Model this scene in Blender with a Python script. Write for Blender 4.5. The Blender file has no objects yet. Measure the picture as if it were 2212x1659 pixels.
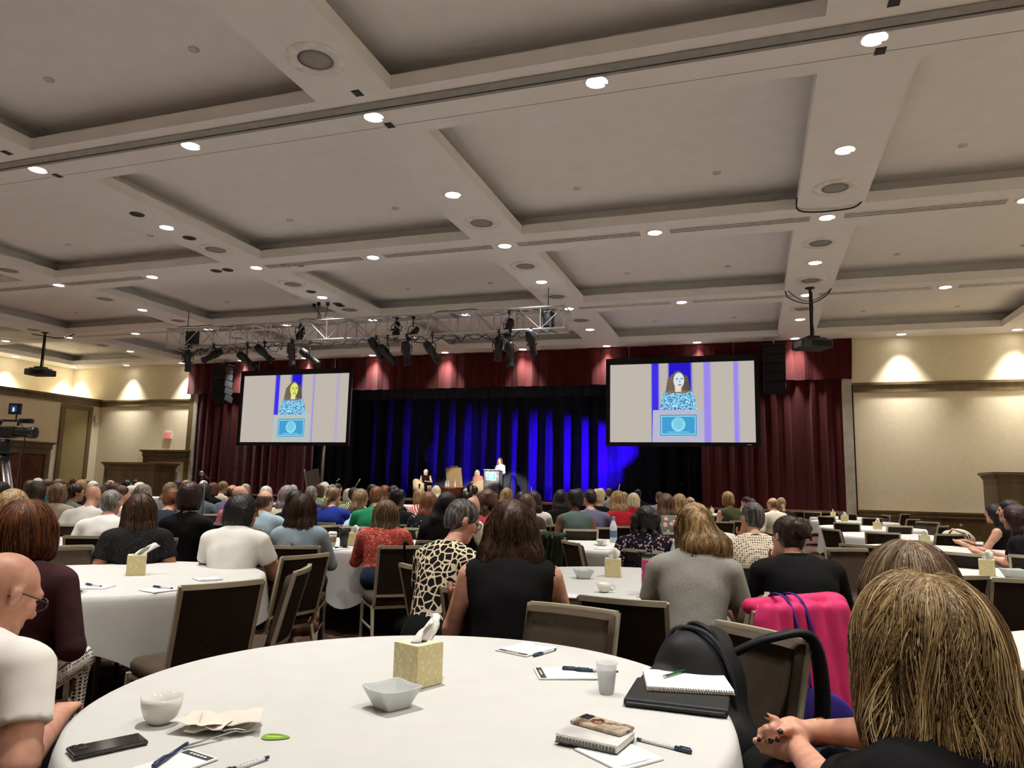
import bpy, bmesh, math, random
import numpy as np
from mathutils import Vector, Matrix
random.seed(7); rng = np.random.default_rng(7)
SC = bpy.context.scene; COL = SC.collection; PI = math.pi

# ------------------------------------------------------------ camera
EYE = np.array([0.0, 0.0, 1.39]); FPX = 1561.86
PITCH, ROLL, YAW = 0.14009, -0.02241, -0.32346
def _rot():
    c, s = math.cos(YAW), math.sin(YAW); A = np.array([[c,-s,0],[s,c,0],[0,0,1]])
    c, s = math.cos(PITCH), math.sin(PITCH); B = np.array([[1,0,0],[0,c,s],[0,-s,c]])
    c, s = math.cos(ROLL), math.sin(ROLL); C = np.array([[c,0,-s],[0,1,0],[s,0,c]])
    return C @ B @ A
RM = _rot()
cam = bpy.data.cameras.new('camera'); cam_o = bpy.data.objects.new('camera', cam); COL.objects.link(cam_o)
cam.sensor_fit = 'HORIZONTAL'; cam.sensor_width = 36.0; cam.lens = 36.0*FPX/2212.0
cam.clip_start = 0.02; cam.clip_end = 200
M = Matrix.Identity(4)
for k, v in enumerate((RM[0], RM[2], -RM[1])):
    for j in range(3): M[j][k] = v[j]
for j in range(3): M[j][3] = EYE[j]
cam_o.matrix_world = M; SC.camera = cam_o
# survey helpers: where a sight line of the photograph meets a height, a wall plane or a distance
def ray(x, y): return RM.T @ np.array([(x-1106)/FPX, 1, -(y-829.5)/FPX])
def atz(x, y, z): r = ray(x, y); return EYE + r*((z-EYE[2])/r[2])
def aty(x, y, Y): r = ray(x, y); return EYE + r*(Y/r[1])
def atx(x, y, X): r = ray(x, y); return EYE + r*(X/r[0])
def atd(x, y, d): return EYE + ray(x, y)*d        # d = depth along the optical axis

# ------------------------------------------------------------ world, exposure
AMBIENT = 0.3            # outside the closed hall
w = bpy.data.worlds.new('world'); SC.world = w; w.use_nodes = True
w.node_tree.nodes['Background'].inputs[0].default_value = (0.9, 0.92, 1.0, 1); w.node_tree.nodes['Background'].inputs[1].default_value = AMBIENT
vs = SC.view_settings; vs.view_transform = 'Standard'; vs.look = 'None'; vs.gamma = 1.0; vs.use_curve_mapping = False; vs.exposure = 0.38
LAMP_W = 38.0            # each downlight, W
STAGE_W = 5200.0         # white stage spots, W
BLUE_W = 7500.0         # blue stage lamps, W
SC.cycles.use_denoising = True
try: SC.cycles.use_light_tree = True
except Exception: pass
SC.cycles.max_bounces = 4; SC.cycles.diffuse_bounces = 3; SC.cycles.glossy_bounces = 2; SC.cycles.transparent_max_bounces = 4
SC.cycles.use_adaptive_sampling = True; SC.cycles.adaptive_threshold = .05; SC.cycles.adaptive_min_samples = 12; SC.cycles.sample_clamp_indirect = 6.0

# ------------------------------------------------------------ materials
MATS = {}
def nt(name):
    m = bpy.data.materials.new(name); m.use_nodes = True; t = m.node_tree
    return m, t, t.nodes['Principled BSDF']
def link(t, a, ao, b, bi): t.links.new(a.outputs[ao], b.inputs[bi])
def coords(t, scale=(1,1,1), kind='Object', rot=(0,0,0)):
    tc = t.nodes.new('ShaderNodeTexCoord'); mp = t.nodes.new('ShaderNodeMapping')
    mp.inputs['Scale'].default_value = scale; mp.inputs['Rotation'].default_value = rot; link(t, tc, kind, mp, 'Vector'); return mp
def ramp(t, stops, interp='LINEAR'):
    r = t.nodes.new('ShaderNodeValToRGB'); r.color_ramp.interpolation = interp; e = r.color_ramp.elements
    while len(e) > 1: e.remove(e[0])
    e[0].position = stops[0][0]; e[0].color = (*stops[0][1], 1)
    for p, c in stops[1:]: x = e.new(p); x.color = (*c, 1)
    return r
def noise(t, mp, scale, detail=2, rough=.55):
    n = t.nodes.new('ShaderNodeTexNoise'); n.inputs['Scale'].default_value = scale; n.inputs['Detail'].default_value = detail; n.inputs['Roughness'].default_value = rough
    link(t, mp, 'Vector', n, 'Vector'); return n
def bump(t, b, src, out, strength, dist):
    bp = t.nodes.new('ShaderNodeBump'); bp.inputs['Strength'].default_value = strength; bp.inputs['Distance'].default_value = dist
    link(t, src, out, bp, 'Height'); link(t, bp, 'Normal', b, 'Normal'); return bp
def mat(name, col, rough=.6, metal=0., var=.08, nscale=8., bmp=0., bscale=60., bdist=.004, spec=.5, sheen=0., stretch=(1,1,1)):
    """plain surface: base colour with a little procedural variation and fine relief"""
    if name in MATS: return MATS[name]
    m, t, b = nt(name); mp = coords(t, stretch)
    n = noise(t, mp, nscale, 0)
    c0 = tuple(max(0, c*(1-var)) for c in col); c1 = tuple(min(1, c*(1+var)) for c in col)
    r = ramp(t, [(.3, c0), (.7, c1)]); link(t, n, 'Fac', r, 'Fac'); link(t, r, 'Color', b, 'Base Color')
    b.inputs['Roughness'].default_value = rough; b.inputs['Metallic'].default_value = metal; b.inputs['Specular IOR Level'].default_value = spec
    if sheen: b.inputs['Sheen Weight'].default_value = sheen; b.inputs['Sheen Roughness'].default_value = .5
    if bmp:
        n2 = noise(t, mp, bscale, 1); bump(t, b, n2, 'Fac', bmp, bdist)
    MATS[name] = m; return m
def emis(name, col, strength):
    if name in MATS: return MATS[name]
    m, t, b = nt(name); b.inputs['Base Color'].default_value = (*[c*.2 for c in col], 1)
    b.inputs['Emission Color'].default_value = (*col, 1); b.inputs['Emission Strength'].default_value = strength
    MATS[name] = m; return m
def fabric(name, col, wr=.35, var=.06, weave=700, rough=.9):
    """cloth: soft folds and a fine weave"""
    if name in MATS: return MATS[name]
    m, t, b = nt(name); mp = coords(t)
    n = noise(t, mp, 9, 0); r = ramp(t, [(.3, tuple(c*(1-var) for c in col)), (.7, tuple(min(1, c*(1+var)) for c in col))])
    link(t, n, 'Fac', r, 'Fac'); link(t, r, 'Color', b, 'Base Color'); b.inputs['Roughness'].default_value = rough; b.inputs['Specular IOR Level'].default_value = .2
    n2 = noise(t, mp, 7, 1, .5); bump(t, b, n2, 'Fac', wr, .035)
    MATS[name] = m; return m
def rgb(r, g, b):
    f = lambda c: c/12.92 if c <= .04045 else ((c+.055)/1.055)**2.4
    return tuple(f(v/255.) for v in (r, g, b))

white_paint = mat('ceiling_paint', rgb(246,243,238), .75, var=.015, nscale=3)
grey_metal = mat('champagne_metal', rgb(178,170,146), .38, .3, var=.05)
beige = mat('beige_wall_paint', rgb(240,227,196), .8, var=.02)
olive_wood = mat('olive_brown_wood', rgb(108,90,58), .45, var=.12, nscale=6, stretch=(1,1,.15))
brown_wood = mat('reddish_brown_wood', rgb(96,52,36), .4, var=.18, nscale=7, stretch=(1,1,.12))
black_plastic = mat('black_plastic', (.012,.012,.013), .45)
black_matte = mat('black_matte', (.008,.008,.009), .85)
steel = mat('bright_steel', rgb(205,205,205), .25, 1., var=.04)
alu = mat('truss_aluminium', rgb(196,196,196), .32, 1., var=.08, nscale=20)
# ------------------------------------------------------------ mesh helpers
class MB:
    def __init__(s): s.v = []; s.f = []
    def quad(s, *p):
        n = len(s.v); s.v += [tuple(q) for q in p]; s.f.append(tuple(range(n, n+len(p)))); return s
    def box(s, c, d, rz=0., m=None):
        n = len(s.v); cs, sn = math.cos(rz), math.sin(rz)
        for z in (-1,1):
            for x, y in ((-1,-1),(1,-1),(1,1),(-1,1)):
                X, Y, Z = x*d[0]/2, y*d[1]/2, z*d[2]/2
                p = Vector((X*cs-Y*sn, X*sn+Y*cs, Z))
                if m is not None: p = m @ p
                s.v.append((c[0]+p[0], c[1]+p[1], c[2]+p[2]))
        for f in ((3,2,1,0),(4,5,6,7),(0,1,5,4),(1,2,6,5),(2,3,7,6),(3,0,4,7)): s.f.append(tuple(n+i for i in f))
        return s
    def bbox(s, a, b): return s.box([(a[i]+b[i])/2 for i in range(3)], [abs(b[i]-a[i]) for i in range(3)])
    def tube(s, pts, r, n=8, cap=True, flat=None):
        """swept tube; r is a number or one radius per point"""
        P = [Vector(p) for p in pts]; R = r if hasattr(r, '__len__') else [r]*len(P)
        b0 = len(s.v); T0 = None; N = None
        for i, p in enumerate(P):
            t = (P[min(i+1, len(P)-1)] - P[max(i-1, 0)]).normalized()
            if N is None:
                a = Vector((0,0,1)) if abs(t.z) < .9 else Vector((1,0,0)); N = t.cross(a).normalized()
            else:
                N = (N - t*N.dot(t)); N = N.normalized() if N.length > 1e-6 else t.orthogonal().normalized()
            Bv = t.cross(N)
            for k in range(n):
                a = 2*PI*(k+.5)/n; s.v.append(tuple(p + (N*math.cos(a) + Bv*math.sin(a)*(flat or 1))*R[i]))
        for i in range(len(P)-1):
            for k in range(n):
                a, b = b0+i*n+k, b0+i*n+(k+1) % n; s.f.append((a, b, b+n, a+n))
        if cap: s.f.append(tuple(b0+k for k in reversed(range(n)))); s.f.append(tuple(b0+(len(P)-1)*n+k for k in range(n)))
        return s
    def lathe(s, prof, n=24, c=(0,0,0), close=False):
        """prof: (radius, z) list"""
        b0 = len(s.v); m = len(prof)
        for r, z in prof:
            for k in range(n):
                a = 2*PI*k/n; s.v.append((c[0]+r*math.cos(a), c[1]+r*math.sin(a), c[2]+z))
        for i in range(m-1 if not close else m):
            for k in range(n):
                a, b = b0+i*n+k, b0+i*n+(k+1) % n; a2, b2 = b0+((i+1) % m)*n+k, b0+((i+1) % m)*n+(k+1) % n
                s.f.append((a, b, b2, a2))
        if not close:
            if prof[0][0] > 1e-4: s.f.append(tuple(b0+k for k in reversed(range(n))))
            if prof[-1][0] > 1e-4: s.f.append(tuple(b0+(m-1)*n+k for k in range(n)))
        return s
    def prism(s, poly, z0, z1, m=None):
        """extrude an x,y polygon from z0 to z1 (m maps the points afterwards)"""
        b0 = len(s.v); n = len(poly)
        for z in (z0, z1):
            for x, y in poly:
                p = Vector((x, y, z)); p = m @ p if m is not None else p; s.v.append(tuple(p))
        s.f.append(tuple(b0+k for k in reversed(range(n)))); s.f.append(tuple(b0+n+k for k in range(n)))
        for k in range(n): s.f.append((b0+k, b0+(k+1) % n, b0+n+(k+1) % n, b0+n+k))
        return s
    def stube(s, pts, r, n=8, cap=True, flat=None, k=6):
        P = [Vector(p) for p in pts]; out = []
        for i in range(len(P)-1):
            p0, p1, p2, p3 = P[max(i-1,0)], P[i], P[i+1], P[min(i+2, len(P)-1)]
            for q in range(k):
                u = q/k; out.append(.5*((2*p1)+(-p0+p2)*u+(2*p0-5*p1+4*p2-p3)*u*u+(-p0+3*p1-3*p2+p3)*u**3))
        return s.tube(out+[P[-1]], r, n, cap, flat)
    def mesh(s, name):
        me = bpy.data.meshes.new(name); me.from_pydata([tuple(float(c) for c in v) for v in s.v], [], s.f); me.validate(); return me
    def build(s, name, material, parent=None, smooth=False, bevel=0., loc=None):
        me = s.mesh(name); me.materials.append(material)
        if smooth:
            for p in me.polygons: p.use_smooth = True
        return put(name, me, parent, bevel, loc)
def put(name, me, parent=None, bevel=0., loc=None):
    o = bpy.data.objects.new(name, me); COL.objects.link(o)
    if parent is not None: o.parent = parent
    if loc is not None: o.location = loc
    if bevel:
        b = o.modifiers.new('bevel', 'BEVEL'); b.width = bevel; b.segments = 2; b.limit_method = 'ANGLE'
    return o
def thing(name, label, cat, loc=(0,0,0), rz=0., group=None):
    o = bpy.data.objects.new(name, None); COL.objects.link(o); o.location = loc; o.rotation_euler = (0,0,rz); o.empty_display_size = .1
    return tag(o, label, cat, group)
def tag(o, label, cat, group=None):
    o['label'] = label; o['category'] = cat
    if group: o['group'] = group
    return o
def struct(o): o['kind'] = 'structure'; return o
def copy_tree(o, parent=None):
    kids = [c for c in KIDS.get(o.name, o.children)]
    c = o.copy(); COL.objects.link(c); c.parent = parent
    for k in kids: copy_tree(k, c)
    return c
KIDS = {}
ORD = ['first','second','third','fourth','fifth','sixth','seventh','eighth','ninth','tenth','eleventh','twelfth','thirteenth','fourteenth']

# ------------------------------------------------------------ room shell
XL, XR, YB, YF, H = -29.2, 8.3, -7.0, 26.1, 6.517
XLU = -31.1
def GX(i): return -11.386 + 6.4*i
def GY(j): return 8.461 + 5.72*j
m, t, b = nt('patterned_carpet'); mp = coords(t)
vo = t.nodes.new('ShaderNodeTexVoronoi'); vo.inputs['Scale'].default_value = 5; link(t, mp, 'Vector', vo, 'Vector')
wv = t.nodes.new('ShaderNodeTexWave'); wv.inputs['Scale'].default_value = 1.6; wv.inputs['Distortion'].default_value = 6; link(t, mp, 'Vector', wv, 'Vector')
mx = t.nodes.new('ShaderNodeMath'); mx.operation = 'MULTIPLY'; link(t, vo, 'Distance', mx, 0); link(t, wv, 'Fac', mx, 1)
r = ramp(t, [(.0, rgb(92,66,58)), (.25, rgb(78,54,49)), (.42, rgb(110,90,76)), (.6, rgb(70,46,43))]); link(t, mx, 'Value', r, 'Fac'); link(t, r, 'Color', b, 'Base Color')
b.inputs['Roughness'].default_value = .97; b.inputs['Specular IOR Level'].default_value = .1
carpet = m
struct(MB().quad((XLU,YB,0),(XR,YB,0),(XR,YF,0),(XLU,YF,0)).build('floor', carpet))

# ceiling soffit: beams with open coffers between them
cb = MB(); HB, HA = .56, .58
ys = [YB] + [GY(j) for j in range(-2, 4)] + [YF]; xs = [GX(i) for i in range(-3, 4)]
jr = range(-3, 3); ir = range(-3, 3)
def cof(i, j):
    x0, x1 = GX(i)+HB, GX(i+1)-HB; y0, y1 = GY(j)+HA, GY(j+1)-HA
    return x0, x1, max(y0, YB+.3), y1
YROW = [GY(j) for j in range(-2, 4)]
for j in range(-2, 4):
    y0, y1 = GY(j)-HA, min(GY(j)+HA, YF) if j < 3 else YF
    cb.quad((XLU,y0,H),(XLU,y1,H),(XR,y1,H),(XR,y0,H))
cb.quad((XLU,YB,H),(XLU,YB+.3,H),(XR,YB+.3,H),(XR,YB,H))
for j in jr:
    c = cof(0, j); y0, y1 = c[2], c[3]
    for i in range(-3, 4):
        x0, x1 = (GX(i)-HB if i > -3 else XLU), (GX(i)+HB if i < 3 else XR)
        cb.quad((x0,y0,H),(x0,y1,H),(x1,y1,H),(x1,y0,H))
ceil = struct(cb.build('ceiling', white_paint))
LIP, SET, RISE = .2, .42, .30
for i in ir:
    for j in jr:
        x0, x1, y0, y1 = cof(i, j); q = MB()
        def ringv(d, z): return [(x0-d,y0-d,z),(x1+d,y0-d,z),(x1+d,y1+d,z),(x0-d,y1+d,z)]
        R0, R1, R2, R3 = ringv(0,H), ringv(0,H+LIP), ringv(SET,H+LIP), ringv(SET,H+LIP+RISE)
        for A, B in ((R0,R1),(R1,R2),(R2,R3)):
            for k in range(4): q.quad(A[k], A[(k+1) % 4], B[(k+1) % 4], B[k])
        q.quad(*R3); q.build('coffer', white_paint, ceil)

# walls (thick slabs); far wall has the stage opening
def slab(name, a, b_, m=beige, parent=None):
    o = MB().bbox(a, b_).build(name, m, parent)
    if parent is None: struct(o)
    return o
ST0, ST1 = -24.0, 3.1        # stage opening
wl = slab('wall_left', (XL-2.4, YB, 0), (XL, YF+.3, 4.98))
slab('upper_wall', (XLU-.3, YB, 4.98), (XLU, YF+.3, H+.3), parent=wl)
slab('wall_right', (XR, YB, 0), (XR+.3, YF+.3, H+.6))
slab('wall_back', (XLU, YB-.3, 0), (XR, YB, H+.6))
wf = slab('wall_far', (XR, YF, 0), (ST1, YF+.3, H+.3))
slab('wall_piece', (XLU, YF, 0), (ST0, YF+.3, H+.3), parent=wf)
slab('lintel', (ST0, YF, 5.3), (ST1, YF+.3, H+.3), parent=wf)
# picture rails, chair rail, wainscot
t1 = struct(MB().bbox((ST1, YF-.05, 4.70), (XR, YF, 5.0)).bbox((ST1, YF-.09, 4.94), (XR, YF, 5.02)).build('trim_1', olive_wood))
t2 = struct(MB().bbox((XLU, YF-.05, 4.65), (ST0+.35, YF, 4.93)).bbox((XLU, YF-.09, 4.88), (ST0+.35, YF, 4.95)).build('trim_2', olive_wood))
t3 = struct(MB().bbox((XL, YB, 4.64), (XL+.05, YF, 4.93)).bbox((XL, YB, 4.88), (XL+.1, YF, 4.98)).build('trim_3', olive_wood))
q = MB().bbox((ST1+.05, YF-.04, 0), (XR, YF, .70)); t4 = struct(q.build('trim_4', olive_wood))
for z0, z1, d in ((.82,.88,.09),(.74,.82,.06),(.69,.74,.1)):
    MB().bbox((ST1+.05, YF-d, z0), (XR, YF, z1)).build('chair_rail_moulding', olive_wood, t4)
struct(MB().bbox((XL, YF-.05, 0), (ST0, YF, .2)).build('baseboard_far', olive_wood))
struct(MB().bbox((XL, YB, 0), (XL+.05, YF, .2)).build('baseboard_left', olive_wood))
# framed fabric panel on the left wall
m, t, b = nt('tan_woven_wallcovering'); mp = coords(t, (1, 3, 14)); n = noise(t, mp, 3, 4); r = ramp(t, [(.3, rgb(150,136,92)), (.7, rgb(168,152,106))]); link(t, n, 'Fac', r, 'Fac'); link(t, r, 'Color', b, 'Base Color'); b.inputs['Roughness'].default_value = .9; bump(t, b, n, 'Fac', .3, .01)
woven = m
pn = thing('wall_panel', 'tall tan woven panel in an olive frame on the left wall', 'wall panel', (XL, 24.85, 0))
MB().bbox((.0,-.6,1.1), (.03,.6,4.4)).build('panel', woven, pn)
for a, c in (((0,-.8,.9),(.07,-.6,4.6)), ((0,.6,.9),(.07,.8,4.6)), ((0,-.6,4.4),(.07,.6,4.6)), ((0,-.6,.9),(.07,.6,1.1))):
    MB().bbox(a, c).build('frame_board', olive_wood, pn)
# doors
def door_case(name, n, w, h, rz, loc, leaf, crown=.5):
    d = thing(name, '', '', loc, rz); del d['label']; del d['category']; struct(d)
    q = MB().bbox((-w/2-.22,-.08,0), (-w/2,0,h)).bbox((w/2,-.08,0), (w/2+.22,0,h)).bbox((-w/2-.22,-.08,h), (w/2+.22,0,h+.22)); q.build('door_frame', olive_wood, d)
    for k, (e, z0, z1) in enumerate(((.26,h+.22,h+.26),(.24,h+.26,h+.42),(.30,h+.42,h+.46),(.36,h+.46,h+.52))):
        MB().bbox((-w/2-e,-.1-.03*k,z0), (w/2+e,0,z1)).build('crown_moulding', olive_wood, d)
    return d
d1 = door_case('door_1', 1, 2.1, 2.13, 0, (-25.05, YF, 0), None)
cream_door = mat('cream_door_paint', rgb(226,216,188), .5)
MB().bbox((-1.05,-.03,0), (1.05,0,2.13)).build('door_leaf', cream_door, d1)
blue_sign = mat('blue_notice', rgb(86,120,150), .5)
s_ = tag(MB().bbox((-.16,-.015,-.16), (.16,0,.16)).build('door_sign', blue_sign, None, loc=(-24.52, YF-.03, 1.5)), 'small blue notice on the cream double door beside the stage', 'sign')
MB().bbox((-.12,-.02,-.02), (.12,-.016,.0)).bbox((-.12,-.02,.05), (.08,-.016,.07)).build('print', cream_door, s_)
d2 = door_case('door_2', 2, 2.2, 2.3, PI/2, (XL, 22.4, 0), None)
for s in (-1, 1):
    dl = MB().bbox((s*.02,-.03,0), (s*1.1,0,2.3)).build('door_leaf', brown_wood, d2)
    MB().bbox((s*.25,-.045,1.2), (s*.9,-.03,2.1)).build('door_panel', brown_wood, dl)
    MB().bbox((s*.25,-.045,.25), (s*.9,-.03,1.05)).build('door_panel', brown_wood, dl)
    MB().tube([(s*.12,-.06,1.0), (s*.12,-.06,1.25)], .015).build('door_handle', steel, dl)
# plaster pillars at the stage mouth
plaster = mat('grey_white_plaster', rgb(186,180,164), .85, var=.12, nscale=3)
for k, (x0, x1) in enumerate(((ST0+.32, ST0+.52), (2.82, 3.12))):
    struct(MB().bbox((x0, YF-.12, 0), (x1, YF+.2, 5.2)).build('trim_%d' % (5+k), plaster))
struct(MB().bbox((ST0+.04, YF-.1, 0), (ST0+.32, YF+.1, 4.93)).build('trim_7', olive_wood))
struct(MB().bbox((3.12, YF-.06, .7), (3.17, YF, 5.0)).build('trim_8', black_matte))
# exit sign
ex = thing('exit_sign', 'lit red and white exit sign above the cream doors', 'sign', (-25.05, YF, 3.3))
MB().bbox((-.2,-.06,-.15), (.2,0,.15)).build('housing', mat('sign_white', rgb(240,225,215), .5), ex)
red_lit = emis('exit_red', (1.,.06,.06), 1.6)
def letters(parent, glyphs, w, h, th, y, mat_, z0=0):
    x = -((len(glyphs))*w + (len(glyphs)-1)*w*.25)/2
    for g in glyphs:
        q = MB()
        for a, c, d, e in g: q.bbox((x+a*w, y-.006, z0+c*h-h/2), (x+d*w, y, z0+e*h-h/2))
        q.build('letter', mat_, parent); x += w*1.25
LE = [(0,0,.25,1),(0,0,1,.18),(0,.41,.8,.59),(0,.82,1,1)]; LI = [(.38,0,.62,1)]; LT = [(.38,0,.62,1),(0,.82,1,1)]
LX = [(0,0,.25,.3),(.75,0,1,.3),(.2,.28,.45,.5),(.55,.28,.8,.5),(.35,.42,.65,.6),(.2,.5,.45,.75),(.55,.5,.8,.75),(0,.7,.25,1),(.75,.7,1,1)]
letters(ex, [LE, LX, LI, LT], .075, .2, .02, -.06, red_lit)
wb = thing('wall_speaker', 'small white box fixed high on the left wall corner', 'speaker', (XL+.05, 25.85, 4.05)); MB().bbox((-.05,-.09,-.12),(.1,.09,.12)).build('box', mat('offwhite_plastic', rgb(225,222,210), .5), wb, bevel=.01); MB().bbox((.1,-.06,-.08),(.105,.06,.08)).build('grille', mat('grey_grille', rgb(150,148,140), .7), wb)

# ------------------------------------------------------------ ceiling fittings
lens_m = emis('downlight_lens', (1.0,.95,.86), 14.0); lens_m.cycles.emission_sampling = 'NONE'
lamp = bpy.data.lights.new('downlight_lamp', 'AREA'); lamp.shape = 'DISK'; lamp.size = .26; lamp.energy = LAMP_W; lamp.color = (1.0,.975,.935); lamp.spread = math.radians(72)
trim_w = mat('white_trim', rgb(240,238,230), .4); refl = mat('lamp_reflector', rgb(245,245,240), .15, .9)
ROWN = {0:'the beam with the partition track', 1:'the second cross beam', 2:'the third cross beam', 3:'the beam along the stage', .5:'the bay past the track beam', 1.5:'the bay past the second beam', 2.5:'the bay before the stage'}
dl_parts = None; nth = {}
def downlight(x, y, label, vis):
    global dl_parts
    t = thing('downlight', label, 'ceiling light', (x, y, H), 0, 'recessed downlights in the ceiling beams')
    if dl_parts is None:
        ring = MB().lathe([(.175,0),(.17,-.012),(.14,-.012),(.135,.0)], 24).mesh('trim_ring'); ring.materials.append(trim_w)
        lens = MB().lathe([(.0,-.006),(.134,-.006)], 24).mesh('lens'); lens.materials.append(lens_m)
        tab = MB().box((.105,.075,-.012),(.05,.05,.01)).mesh('glare_clip'); tab.materials.append(trim_w)
        dl_parts = [('trim_ring', ring), ('lens', lens), ('glare_clip', tab)]
    for n_, me in dl_parts: put(n_, me, t)
    put('lamp', lamp, t, loc=(0,0,-.02))
for j2 in range(-4, 7):
    j = j2/2
    for i2 in range(-6, 7):
        i = i2/2
        if j2 % 2 and i2 % 2: continue
        x, y = GX(i), GY(j)
        q = RM @ (np.array([x, y, H]) - EYE); u, v = 1106+FPX*q[0]/q[1], 829.5-FPX*q[2]/q[1]
        vis = q[1] > 0 and -20 < u < 2232 and -20 < v < 1659
        if vis:
            k = nth[j] = nth.get(j, -1)+1; lab = 'glowing recessed downlight, %s from the left on %s' % (ORD[k], ROWN.get(j, 'the near beam'))
        else: lab = 'recessed downlight behind the photographer'
        downlight(x, y, lab, vis)
# ceiling speakers
grille = mat('speaker_grille', rgb(150,146,140), .8, var=.1, nscale=200)
k = 0
for j, off in ((0,-1.45),(1,-1.42),(1,1.48),(2,-1.4),(2,1.5)):
    for i in range(-3, 4):
        x, y = GX(i), GY(j)+off
        q = RM @ (np.array([x, y, H]) - EYE); u, v = 1106+FPX*q[0]/q[1], 829.5-FPX*q[2]/q[1]
        if not (-10 < u < 2220 and -10 < v < 800): continue
        s = thing('ceiling_speaker', 'round grey ceiling speaker %s the %s cross beam, beam line %s' % ('before' if off < 0 else 'past', ORD[j], ORD[i+3]), 'speaker', (x, y, H), 0, 'round speakers in the ceiling beams')
        MB().lathe([(.36,0),(.355,-.012),(.22,-.016),(.215,0)], 32).build('rim', trim_w, s, True)
        MB().lathe([(.0,-.014),(.12,-.014),(.216,-.01)], 32).build('grille', grille, s, True)
# linear slot diffusers, split into segments between lamps
slot_dark = mat('slot_dark', (.05,.047,.044), .8)
for j in (1, 2):
    k = 0
    for i2 in range(-5, 6):
        x0, x1 = GX(i2/2)+.3, GX(i2/2+.5)-.3
        if j == 1 and i2 == -1: continue
        d = thing('slot_diffuser', 'long white slotted air diffuser, %s segment from the left on the %s beam' % (ORD[k], ORD[j]), 'air vent', ((x0+x1)/2, GY(j)-.02, H), 0, 'linear air diffusers'); k += 1
        L = x1-x0
        MB().bbox((-L/2,-.13,-.004), (L/2,.13,0)).build('slot_plate', slot_dark, d)
        for q in range(4): MB().bbox((-L/2,-.13+q*.08-.008,-.014), (L/2,-.13+q*.08+.022,0)).build('slat', trim_w, d)
# partition track
tr = MB().bbox((XLU+.3, GY(0)-.37, H-.02), (XR, GY(0)-.22, H)).bbox((XLU+.3, GY(0)-.185, H-.02), (XR, GY(0)-.13, H)).build('trim_9', mat('track_grey', rgb(150,146,138), .5)); struct(tr)
MB().bbox((XLU+.3, GY(0)-.22, H-.006), (XR, GY(0)-.185, H)).build('track_slit', slot_dark, tr)
MB().bbox((XLU+.3, GY(0)+.3, H-.002), (XR, GY(0)+.306, H)).build('panel_seam', slot_dark, tr)
for i in (-1, 0, 1, 2):
    for s, dy in ((-1,-.62),(1,.28)):
        v = tag(MB().bbox((-.045,-.06,-.01), (.045,.06,0)).bbox((-.06,-.075,-.004), (.06,.075,0)).build('sensor_plate', slot_dark, None, loc=(GX(i)+.28*s*0+.1, GY(0)+dy, H)), 'small dark square plate %s the partition track, beam line %s' % ('before' if s < 0 else 'past', ORD[i+3]), 'ceiling plate', 'dark plates by the track')
# sprinkler heads
spk = mat('sprinkler_cover', rgb(205,200,190), .5)
k = 0
for j in (-1, 0, 1, 2):
    for i in range(-3, 3):
        for fx in (.3, .7):
            x, y, z = GX(i)+6.4*fx, GY(j)+4.3, H+LIP+RISE
            q = RM @ (np.array([x, y, z]) - EYE); u, v = 1106+FPX*q[0]/q[1], 829.5-FPX*q[2]/q[1]
            if q[1] < 0 or not (-10 < u < 2220 and -10 < v < 800): continue
            s = tag(MB().lathe([(.075,0),(.07,-.012),(.0,-.014)], 20).build('sprinkler_cover', spk, None, True, loc=(x, y, z)), '%s sprinkler cover in the %s coffer from the left, %s coffer row' % ('left' if fx < .5 else 'right', ORD[i+3], ORD[j+1]), 'sprinkler', 'sprinkler covers')
            k += 1
# small dark cable holes on the third beam line
for k, (x, y) in enumerate([(296,463),(409,514),(467,585),(492,583),(618,573),(645,572),(672,630),(729,656),(735,660)]):
    p = atz(x, y, H)
    o = tag(MB().lathe([(.14,0),(.13,-.01),(.075,-.01),(.07,-.003),(0,-.003)], 20).build('cable_port', slot_dark, None, True, loc=(p[0], p[1], H)), 'small dark round cable port in the ceiling, %s from the left' % ORD[k], 'ceiling port', 'dark round ports')
# ------------------------------------------------------------ stage
STZ = .82
stage_wood = mat('stage_floor_wood', rgb(96,70,52), .5, var=.15, stretch=(.2,2,1))
stg = struct(MB().bbox((ST0+.6, 25.55, STZ-.06), (2.7, 32.2, STZ)).build('floor_stage', stage_wood))
MB().bbox((ST0+.6, 25.6, 0), (2.7, 25.66, STZ-.06)).build('stage_front', mat('stage_skirt', (.02,.012,.012), .9), stg)
MB().bbox((ST0+.6, 25.52, STZ-.07), (2.7, 25.56, STZ+.005)).build('stage_nosing', mat('stage_edge', rgb(150,124,92), .5), stg)
dark_wall = mat('dark_stage_wall', (.012,.012,.014), .9)
struct(MB().bbox((ST0, 32.3, 0), (ST1, 32.5, 7)).build('wall_stage', dark_wall))
struct(MB().bbox((ST0, YF+.3, 0), (ST0+.1, 32.3, 7)).build('wall_stage_left', dark_wall)); struct(MB().bbox((ST1-.1, YF+.3, 0), (ST1, 32.3, 7)).build('wall_stage_right', dark_wall))
struct(MB().bbox((ST0, YF+.3, 6.9), (ST1, 32.3, 7.0)).build('ceiling_stage', dark_wall))

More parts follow.
